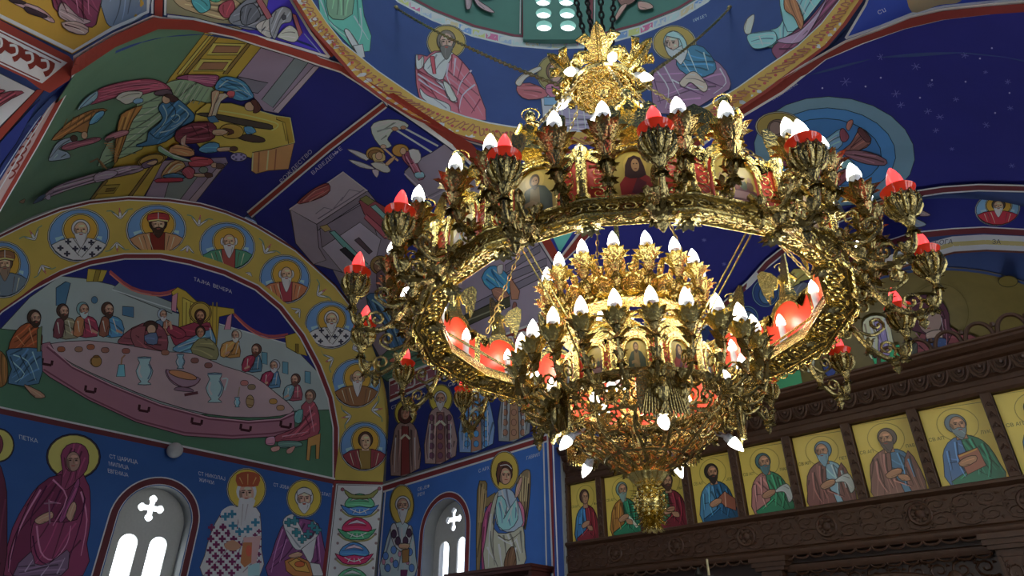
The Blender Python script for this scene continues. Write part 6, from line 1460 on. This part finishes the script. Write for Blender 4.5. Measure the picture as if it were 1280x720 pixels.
m = Mu('painted_border', s_apse, wall_ap, 'grey and ochre band with dark lettering round the gold apse')
BT = [(960, 450), (1000, 392), (1040, 358), (1085, 330), (1135, 310), (1190, 295.5), (1230, 293), (1320, 297)]
m.p('A2A4AA', BT + [(x + 3, y + 19) for x, y in BT][::-1]).l('8E8458', 5.5, [(x + 1.5, y + 9.5) for x, y in BT]).l('4A2A22', 2.5, [(x + 3, y + 20) for x, y in BT])
m.text('3C3E42', 'БОГА', 1168, 306, 8.6, -.6, 1, -8).text('3C3E42', 'ЗА', 1240, 304.5, 8.6, .3, 0, -8); m.build()
m = Mu('mural', s_apse, wall_ap, 'large veiled woman with a thin round halo on the gold apse')
m.c(1090, 340, 5.142)
for r in (1.0,): m.l('3E3518', 4, [(430 + 190 * math.cos(t), 265 + 190 * math.sin(t)) for t in [2 * PI * k / 40 for k in range(41)]])
m.e('4E4420', 875, 60, 62, 36).p('5A3034', '200,720 210,520 260,470 300,420 330,380 420,340 500,350 560,390 640,405 700,440 760,490 800,720', 2)
m.p('3A1E28', '195,290 205,220 250,165 330,145 400,155 460,200 495,270 500,350 520,390 480,470 475,560 440,470 350,470 345,400 270,380 215,340', 2)
m.e('6E5C56', 370, 300, 78, 100, -12).p('7A6A62', '350,390 440,370 450,440 365,440', 1).p('2E3C5C', '355,430 470,425 470,480 370,475', 1)
m.p('3A1E28', '250,230 320,180 400,190 455,250 470,310 440,270 380,230 300,250 270,300', 2)
folds(m, '6E4A54', 8, '215,300 260,220 340,180', '470,300 480,400 480,500', '280,390 330,450', '340,240 420,235 450,280'); folds(m, '7E747C', 6, '260,280 300,250 370,228 430,245', '445,290 465,400')
m.l('3A2A26', 6, '330,265 365,262').l('3A2A26', 6, '300,285 315,280').e('2A1C1A', 350, 275, 12, 6).l('54403A', 6, '345,270 360,330 340,342', 2).l('5E302E', 6, '335,362 375,358')
folds(m, '241018', 9, '300,470 400,560', '560,400 640,520', '240,520 260,640')
m.p('33342E', '205,520 250,470 290,460 280,560 215,640', 1); m.px(); m.build()
m = Mu('mural', s_apse, wall_ap, 'pale winged figures on a green strip to the left of the veiled woman')
m.p('A89A7E', '1078,410 1082,398 1096,394 1110,400 1116,424 1120,448 1095,452 1084,440', 2).p('2E7E56', '1088,440 1124,430 1128,450 1094,458').p('6E6488', '1092,402 1104,404 1110,428 1112,444 1098,440 1098,420', 2)
m.p('3A7A54', '945,478 1000,462 1004,486 950,496').p('3A4A78', '958,478 966,476 966,492 960,492').p('A89A80', '1036,438 1050,432 1056,446 1050,462 1040,464', 2).p('2E3A66', '1028,456 1040,450 1044,466 1034,470', 1).p('A89A80', '1008,452 1018,450 1016,464 1008,464', 1)
m.p('5E3A30', '940,505 1000,490 1080,468 1110,462 1110,500 940,560').p('4E3228', '1000,485 1030,480 1070,464 1060,476', 1); m.build()
# ================= top left corner
m = Mu('mural', s_near_e, ceil_w, 'draped feet of a robed figure on ochre ground at the upper left corner')
m.p('8C6E2E', '-40,-40 184,-40 184,17 140,38 90,68 0,24 -40,0').p('5A6472', '120,-40 186,-40 184,15 142,34 128,14', 1)
m.p('5E2E40', '60,-40 126,-40 122,18 114,34 96,28 70,14 64,0', 2).p('7E6E70', '76,2 96,20 112,26 96,30 72,20', 1).p('8A7074', '10,0 46,8 66,24 64,28 40,16', 1).p('2E2228', '30,8 56,18 54,22 34,16', 1).p('2E2228', '10,-4 30,2 28,5 12,2', 1).p('86746E', '74,28 92,26 108,34 104,43 84,39', 2)
folds(m, '8A5A6E', 2, '90,-20 96,16', '108,-20 110,18'); folds(m, '34161E', 2, '70,-10 82,16', '100,-20 102,24', '78,30 98,36'); m.build()
m = Mu('painted_border', s_near_e, ceil_w, 'white and maroon scroll frieze in the upper left corner')
m.lift = .01; m.p(WHT, '-40,2 0,23 88,66 140,37 186,16 190,-40 184,-40 183,14 138,33 90,62 0,18 -40,-4').p(MAR, '-40,4 0,26 84,70 96,84 84,100 60,116 46,110 30,98 0,84 -40,66')
m.p('9A9C9A', '-40,18 0,38 82,78 50,104 0,81 -40,62'); m.l('4E1E1A', 1.6, '-40,22 0,41 74,78').l('4E1E1A', 1.6, '-40,60 0,78 47,100')
for i in range(4):
    x, y = 58 - 20 * i, 82 - 9.5 * i
    m.p('551E18', [(x - 14, y - 12), (x - 4, y - 9), (x + 8, y - 3), (x + 4, y + 8), (x - 4, y + 14), (x - 8, y + 4), (x - 16, y - 1)], 2); m.l('9EA09E', 3.4, [(x - 10, y - 7), (x - 2, y - 6), (x - 1, y + 3), (x - 9, y + 6)], 3)
m.build()
m = Mu('mural', s_vault_east, wall_nw, 'white painted panel with a pink flame shape at the left edge')
m.p('9A9C9C', '-40,72 0,92 44,114 0,158 -40,196').p(MAR, '-40,198 0,160 46,112 56,112 0,176 -40,214').p('7A3E48', '-40,140 0,118 20,114 30,116 14,124 -10,140 -40,160', 2).p('7A3E48', '-40,120 -10,112 6,114 -10,120', 1); m.p('1E2656', '-40,216 0,178 50,124 20,180 -40,260'); m.build()
# strip beside the corner
m = Mu('painted_border', s_planeY(CY + RV), wall_s, 'blue strip with white lines between the corner and the icon screen')
m.p('24345F', '690,560 690,385 720,385 720,560 705,735 694,735').l(WHT, 1.6, '691,548 698,735'); m.build()
# ------------------------------------------------------------------ icon screen
scr = empty('icon_screen', (XI, 2.6, 0)); tag(scr, 'tall carved dark wooden icon screen with cornice and pillars', 'icon screen')
OFS = Vector((-XI, -2.6, 0))
def sput(mb, name, m, label=None, smooth=True):
    t = MB(); t.v = [(x + OFS.x, y + OFS.y, z + H) for x, y, z in mb.v]; t.f = mb.f
    return t.build(name, m, scr, smooth, label)
Y0, Y1 = -3.4, 6.44
def xbar(mb, prof, y0, y1):
    """moulding of (x, z) profile run along Y"""
    n = len(prof); mb.add([(x, y, z) for y in (y0, y1) for x, z in prof], [(i, i + 1, n + i + 1, n + i) for i in range(n - 1)] + [tuple(range(n)), tuple(range(n, 2 * n))[::-1]])
m = MB(); xbar(m, [(8.4, 2.62), (8.04, 2.62), (8.0, 2.66), (8.0, 2.80), (7.96, 2.82), (7.93, 2.86), (7.93, 2.885), (7.88, 2.90), (7.84, 2.94), (7.84, 2.965), (7.82, 2.98), (7.82, 3.0), (8.4, 3.0)], Y0, Y1); sput(m, 'cornice', M_WOOD, smooth=False)
m = MB()
n = 52; dy = (Y1 - Y0) / n
for i in range(n):
    y = Y0 + (i + .5) * dy; a = dy * .46
    m.tube([(7.985, y + a * math.cos(t), 2.79 - .15 * math.sin(t)) for t in [PI * k / 10 for k in range(11)]], .016, 5)
    m.tube([(7.985, y + a * .55 * math.cos(t), 2.77 - .08 * math.sin(t)) for t in [PI * k / 8 for k in range(9)]], .012, 5)
    m.ball((7.985, y, 2.755), .025, 6, 4); m.tube([(7.99, y + dy / 2, 2.78), (7.99, y + dy / 2, 2.66)], [.018, .004], 5)
sput(m, 'carved_frieze', M_WOOD, 'row of carved loops under the cornice')
m = MB(); xbar(m, [(8.4, 2.47), (8.03, 2.47), (8.01, 2.5), (8.01, 2.56), (8.03, 2.58), (8.03, 2.63), (8.4, 2.63)], Y0, Y1); sput(m, 'upper_rail', M_WOOD, smooth=False)
m = MB(); xbar(m, [(8.4, 1.22), (8.02, 1.22), (8.0, 1.24), (8.0, 1.555), (7.97, 1.575), (7.95, 1.59), (7.95, 1.615), (7.97, 1.63), (8.4, 1.63)], Y0, Y1); sput(m, 'lower_rail', M_WOOD, smooth=False)
m = MB(); scrolls(m, lambda u, v: (7.997, u, v), Y0, Y1, 1.26, 1.545, 44, 2, .013, 0, 5)
for i in range(7):
    y = .85 + .95 * i
    m.tube([(7.99, y + .1 * math.cos(t), 1.40 + .1 * math.sin(t)) for t in [2 * PI * k / 14 for k in range(15)]], .018, 5); m.ball((7.995, y, 1.40), .05, 8, 5, (.4, 1, 1))
    for k in range(6): m.ball((7.99, y + .07 * math.cos(k * PI / 3), 1.40 + .07 * math.sin(k * PI / 3)), .025, 6, 4, (.6, 1, 1))
sput(m, 'carved_scrollwork', M_WOOD, 'carved vine scrolls along the lower rail')
m = MB(); xbar(m, [(8.3, 1.14), (7.99, 1.14), (7.97, 1.17), (7.97, 1.20), (8.0, 1.225), (8.3, 1.225)], Y0, Y1)
for i in range(60):
    y = Y0 + (i + .5) * (Y1 - Y0) / 60; m.tube([(7.985, y + .08 * math.cos(t), 1.145 - .045 * math.sin(t)) for t in [PI * k / 8 for k in range(9)]], .012, 5)
sput(m, 'scalloped_edge', M_WOOD)
YL = lambda k: 6.49 - .7045 * k
for k in range(13):
    y = YL(k) + .045
    hw_ = .045
    if y > 6.4: y = 6.442; hw_ = .022
    m = MB(); m.box((8.02, y - hw_, 1.62), (8.2, y + hw_, 2.48))
    for j in range(7):
        z = 1.68 + .11 * j; m.tube([(8.018, y - hw_ * .66, z), (8.018, y, z + .05), (8.018, y + hw_ * .66, z)], .009, 4); m.ball((8.018, y, z + .02), .014, 6, 4)
    m.tube([(8.02, y - hw_, 1.63), (8.02, y - hw_, 2.47)], .006, 4); m.tube([(8.02, y + hw_, 1.63), (8.02, y + hw_, 2.47)], .006, 4)
    sput(m, 'post', M_WOOD)
m = MB(); m.box((8.2, Y0, 1.6), (8.3, Y1, 2.7)); sput(m, 'back_board', M_FRAME, smooth=False)
# lower storey: pillars, door panels with arches
for y in (6.3, 3.46, 1.14, -1.0):
    m = MB(); m.box((7.98, y - .12, -H), (8.2, y + .12, 1.0)); m.box((7.94, y - .17, 1.0), (8.22, y + .17, 1.04)); m.box((7.92, y - .2, 1.04), (8.22, y + .2, 1.09)); m.box((7.9, y - .22, 1.09), (8.22, y + .22, 1.14))
    m.box((7.968, y - .1, -H + .1), (7.985, y - .085, .95)); m.box((7.968, y + .085, -H + .1), (7.985, y + .1, .95)); m.box((7.968, y - .1, .935), (7.985, y + .1, .95))
    scrolls(m, lambda u, v: (7.978, u, v), y - .08, y + .08, -1.2, .9, 1, 10, .01, 0, 4); sput(m, 'pillar', M_WOOD)
m = MB(); m.box((8.12, Y0, -H), (8.2, Y1, 1.14)); sput(m, 'lower_panel', M_FRAME, smooth=False)
m = MB(); yc = 2.3
m.tube([(8.1, yc + .98 * math.cos(t), .25 + .62 * math.sin(t)) for t in [PI * k / 24 for k in range(25)]], .03, 6)
m.tube([(8.1, yc + .9 * math.cos(t), .25 + .55 * math.sin(t)) for t in [PI * k / 24 for k in range(25)]], .015, 6)
xbar(m, [(8.14, .98), (8.06, .98), (8.04, 1.02), (8.04, 1.05), (8.14, 1.08)], 1.3, 3.3)
for i in range(12): m.tube([(8.06, 1.38 + .16 * i + .07 * math.cos(t), .985 - .035 * math.sin(t)) for t in [PI * k / 8 for k in range(9)]], .01, 4)
scrolls(m, lambda u, v: (8.11, u, v), 1.3, 3.3, .62, .96, 10, 2, .012, 0, 4)
for s_ in (-1, 1): m.ball((8.11, yc + s_ * .62, .8), .07, 8, 5, (.4, 1, 1))
sput(m, 'carved_door_arch', M_WOOD)
# small arcade on top of the cornice, over the middle
m = MB()
for i in range(9):
    y = 1.62 - .29 * i
    m.tube([(7.92, y + .125 * math.cos(t), 3.02 + .17 * math.sin(t)) for t in [PI * k / 12 for k in range(13)]], .022, 6); m.tube([(7.92, y + .125, 3.0), (7.92, y + .125, 3.05)], .024, 6); m.ball((7.92, y + .145, 3.13), .03, 6, 4)
sput(m, 'cresting', M_WOOD, 'row of small open arches standing on the cornice')
# ------------------------------------------------------------------ icons of the upper row
M_PAL = dict(gold='BCA750')
def icon(k, label, hair, beard, robe, cloak, skin, item, side, bald=False, blen=.6, cx=.5):
    ya, yb = min(YL(k) - .008, 6.412), YL(k) - .604; z0, z1 = 1.64, 2.465; x = 8.10
    m = MB(); m.box((x, yb, z0 + H), (x + .03, ya, z1 + H)); c = ((ya + yb) / 2)
    o = MB(); o.v = [(a - x, b - c, d - (z0 + H)) for a, b, d in m.v]; o.f = m.f
    t = o.build('apostle_icon', M_GOLDLEAF, None, False); t.location = (x, c, z0 + H)
    tag(t, label, 'icon', 'apostle icons in the upper row of the screen')
    P = Mu('painted_figure', s_planeX(x - .001), None, None, M_ICON, g=1.75)
    bl, br, tl = proj((x, ya, z0)), proj((x, yb, z0)), proj((x, ya, z1))
    P.M = (bl[0], bl[1], br[0] - bl[0], br[1] - bl[1], tl[0] - bl[0], tl[1] - bl[1])
    tr = proj((x, yb, z1))
    P.p(M_PAL['gold'], '0,0 1,0 1,1 0,1')
    P.items[0] = ([bl, br, tr, tl], M_PAL['gold'], [])
    d = .02 * side
    P.l('8E7A36', .012, [(cx + .3 * math.cos(t_), .76 + .21 * math.sin(t_)) for t_ in [2 * PI * q / 30 for q in range(31)]])
    P.p(robe, [(cx - .36, 0), (cx - .37, .3), (cx - .3, .48), (cx - .12, .6), (cx + .14, .6), (cx + .3, .48), (cx + .36, .26), (cx + .38, 0)], 2)
    P.p(robe, [(cx - .34, .0), (cx + .34, 0), (cx + .3, .3), (cx - .3, .3)])
    if side > 0: P.p(cloak, [(cx - .02, .61), (cx + .2, .57), (cx + .34, .44), (cx + .42, .2), (cx + .44, 0), (cx - .02, 0), (cx + .02, .3)], 2); P.p(cloak, [(cx + .02, .2), (cx - .34, .06), (cx - .3, 0), (cx + .3, 0)])
    else: P.p(cloak, [(cx + .02, .61), (cx - .2, .58), (cx - .36, .44), (cx - .42, .2), (cx - .43, 0), (cx + .08, 0), (cx - .04, .3)], 2); P.p(cloak, [(cx + .3, .56), (cx + .42, .3), (cx + .44, 0), (cx + .2, 0), (cx + .16, .3)], 2)
    lt = lambda h_, f: ''.join('%02X' % min(255, int(int(h_[i:i + 2], 16) * f)) for i in (0, 2, 4))
    for q in ([(cx + side * .1, .56), (cx + side * .14, .35), (cx + side * .08, .1)], [(cx + side * .25, .48), (cx + side * .28, .25), (cx + side * .2, .05)], [(cx + side * .05, .2), (cx - side * .2, .08)]):
        P.l(lt(cloak, 1.45), .028, q, 3, w1=.008); P.l(lt(cloak, .55), .02, [(a + .035, b) for a, b in q], 3, w1=.006)
    for q in ([(cx - side * .12, .55), (cx - side * .16, .3), (cx - side * .12, .1)], [(cx - side * .27, .45), (cx - side * .3, .2)]): P.l(lt(robe, 1.4), .024, q, 3, w1=.008); P.l(lt(robe, .6), .02, [(a + .03, b) for a, b in q], 3, w1=.006)
    # hands and what they hold
    if item == 'scroll': P.l('C4C0AE', .055, [(cx + .12, .3), (cx + .34, .1)])
    elif item == 'widescroll': P.p('AEB6B4', [(cx + .08, .3), (cx + .38, .4), (cx + .46, .2), (cx + .36, .12), (cx + .3, .28)], 1)
    elif item == 'book': P.p('86513E', [(cx + .02, .34), (cx + .22, .44), (cx + .44, .3), (cx + .42, .12), (cx + .2, .2)]); P.l('B08A70', .02, [(cx + .22, .43), (cx + .2, .2)])
    elif item == 'shut': P.p('8A5A4A', [(cx - .14, .38), (cx + .18, .44), (cx + .22, .2), (cx - .08, .12)]); P.l('B0884A', .02, [(cx - .12, .36), (cx + .16, .42)])
    P.p(skin, [(cx - .16, .28), (cx - .02, .34), (cx + .12, .34), (cx + .1, .27), (cx - .1, .22)], 2)
    if item in (None, 'scroll'): P.p(skin, [(cx + .04, .26), (cx + .2, .24), (cx + .22, .16), (cx + .08, .18)], 2)
    # head (local v is up, so mirror the face helper)
    ox, oy, ax, ay, bx, by = P.M
    hx, hy = cx, .75
    S = P.M; w_ = math.hypot(ax, ay); h_ = math.hypot(bx, by)
    P.M = (ox + ax * hx + bx * hy, oy + ay * hx + by * hy, ax * .2, ay * .2, -bx * .14, -by * .14)
    P.p(skin, [(-.3, .5), (.35, .5), (.45, 1.3), (-.4, 1.3)])
    face(P, 0, 0, .82, hair, beard, blen, skin, side * .8, bald)
    for sg in (-1, 1): P.e('2A1E1A', sg * .24 + side * .1, -.12, .1, .06); P.l('3A2A22', .07, [(sg * .1 + side * .1, -.26), (sg * .38 + side * .1, -.24)])
    P.l('6A4A3A', .08, [(side * .1, -.15), (side * .2, .2)]); P.l('7A3E36', .08, [(-.12 + side * .1, .4), (.16 + side * .1, .4)])
    P.M = S
    for tx, u0 in (('СВ АП', .02), (('ФИЛ', 'АНД', 'МАТ', 'ЈОВ', 'МАР', 'ПЕТ', 'ПАВ', 'ЛУК', 'СИМ', 'ТОМ')[k], .78)): P.text('4A3E1C', tx, ox + ax * u0 + bx * .6, oy + ay * u0 + by * .6, ax * .075, ay * .075, bx * .06, by * .06)
    P.clip = (yb + .002, ya - .002, z0 + .002, z1 - .002); f = P.build(); f.parent = t; f.matrix_parent_inverse = Matrix.Translation(-Vector(t.location))
    return t
icon(0, 'smallest gold icon at the corner, young brown-haired saint in blue with a dark red cloak', '4A3028', None, '3E6E9A', '7A2E34', 'A07A5E', None, 1)
icon(1, 'gold icon of a grey-bearded saint in orange and green, second from the corner', '6E8A84', '7A948C', '9A6A34', '2E6E52', 'A07A5E', 'scroll', 1, blen=.9)
icon(2, 'gold icon of a brown-haired saint in a dark red cloak, behind the pine cone pendant', '4A3428', '4A3428', '3E7050', '6E2A32', 'A07A5E', None, 1, blen=.35, cx=.55)
icon(3, 'gold icon of a dark-bearded saint in blue holding an open brown book', '2E2826', '2E2826', '4A7A9A', '28506E', '9A745A', 'book', 1)
icon(4, 'gold icon of a teal-haired saint in pink and green with a pale scroll', '3E5E62', '44646A', '9A6A66', '2E7050', '9A745A', 'widescroll', 1, blen=.7)
icon(5, 'gold icon of a blue-grey-haired saint in a brown cloak over a pale blue robe', '54748A', '6A8A9A', '7EA0AE', '6E4A46', '9A745A', 'widescroll', -1, blen=1.0)
icon(6, 'gold icon of a saint wrapped in a dull mauve-brown cloak with blue at the throat', '5A4E48', '564C48', '4A6E8A', '75544E', '9A745A', None, -1, blen=.7)
icon(7, 'gold icon of a saint in a green cloak clasping a red-brown book', '5A6A72', '66767C', '4A6A92', '2E6A54', '9A745A', 'shut', 1, blen=.7)
icon(8, 'gold icon at the right picture edge, mostly cut off, with a blue-robed saint', '3A4A54', '3E5058', '4A7A9A', '2E5A7A', '9A745A', None, 1)
icon(9, 'gold icon beyond the right picture edge with a brown-robed saint', '5A4E48', '564C48', '7A5A44', '8A3E3A', '9A745A', 'scroll', -1)
# ------------------------------------------------------------------ small things
p = SN(214, 565); g = MB(); g.ball((0, 0, 0), .125, 20, 14); g.lathe([(.02, -.02), (.07, -.02), (.07, .02), (.02, .02)], 16, (0, 0, -.0)) if False else None
t = empty('wall_lamp', (p.x, YN - .14, p.z + H)); tag(t, 'white globe lamp on the maroon stripe above the left window', 'lamp'); g.build('globe', M_GLOBE, t)
g = MB(); g.lathe([(.001, 0), (.08, 0), (.08, .02), (.05, .05), (.03, .08), (.001, .08)], 16); tm = g.mesh('wall_plate', M_SLEEVE); o = put('wall_plate', tm, t); o.rotation_euler = (PI / 2, 0, 0); o.location = (0, .14, 0)
# wooden stall top by the right window
t = empty('choir_stall', (7.62, 7.55, 0)); tag(t, 'reddish wooden choir stall whose top edge shows below the winged saint', 'choir stall')
M_RW = mat('red_walnut', '5E2E26', .45, noise=.4, scale=14)
g = MB(); g.box((-.12, -.86, 0), (.28, -.8, 2.88)); g.box((-.12, .8, 0), (.28, .86, 2.88)); g.build('side_panel', M_RW, t, False)
g = MB(); g.box((.2, -.8, 0), (.28, .8, 2.88)); g.build('back_panel', M_RW, t, False)
g = MB(); g.box((-.2, -.92, 2.88), (.3, .9, 2.92)); g.box((-.16, -.89, 2.84), (.3, .88, 2.88)); g.build('canopy', M_RW, t, False)
g = MB(); g.box((-.1, -.8, .42), (.2, .8, .47)); g.build('seat', M_RW, t, False)
# candle on a stand before the screen
q = s_planeX(7.0)(882, 712); t = empty('candle_stand', (q.x, q.y, 0)); tag(t, 'slim dark stand with one pale candle before the icon screen', 'candle stand')
g = MB(); g.lathe([(.001, 0), (.16, 0), (.16, .02), (.05, .05), (.02, .1), (.015, .6), (.03, .65), (.015, .7), (.013, q.z + H - .16), (.05, q.z + H - .12), (.11, q.z + H - .1), (.11, q.z + H - .07), (.02, q.z + H - .07)], 16); g.lathe([(.03, q.z + H - .09), (.05, q.z + H - .05), (.03, q.z + H - .01), (.012, q.z + H + .02), (.002, q.z + H + .03)], 12, (-.03, .07, 0)); g.build('stand', M_DARKCHAIN, t)
g = MB(); g.lathe([(.001, 0), (.013, 0), (.012, .17), (.002, .175)], 10, (.0, -.03, q.z + H - .07)); g.build('candle', mat('pale_wax', 'C9B98A', .5), t, label='pale wax candle')
# ------------------------------------------------------------------ lights of the place
def plight(name, p, e, r=.1, col=(1, .88, .66)):
    l = bpy.data.lights.new(name, 'POINT'); l.energy = e; l.shadow_soft_size = r; l.color = col
    o = bpy.data.objects.new(name, l); COL.objects.link(o); o.location = p; return o
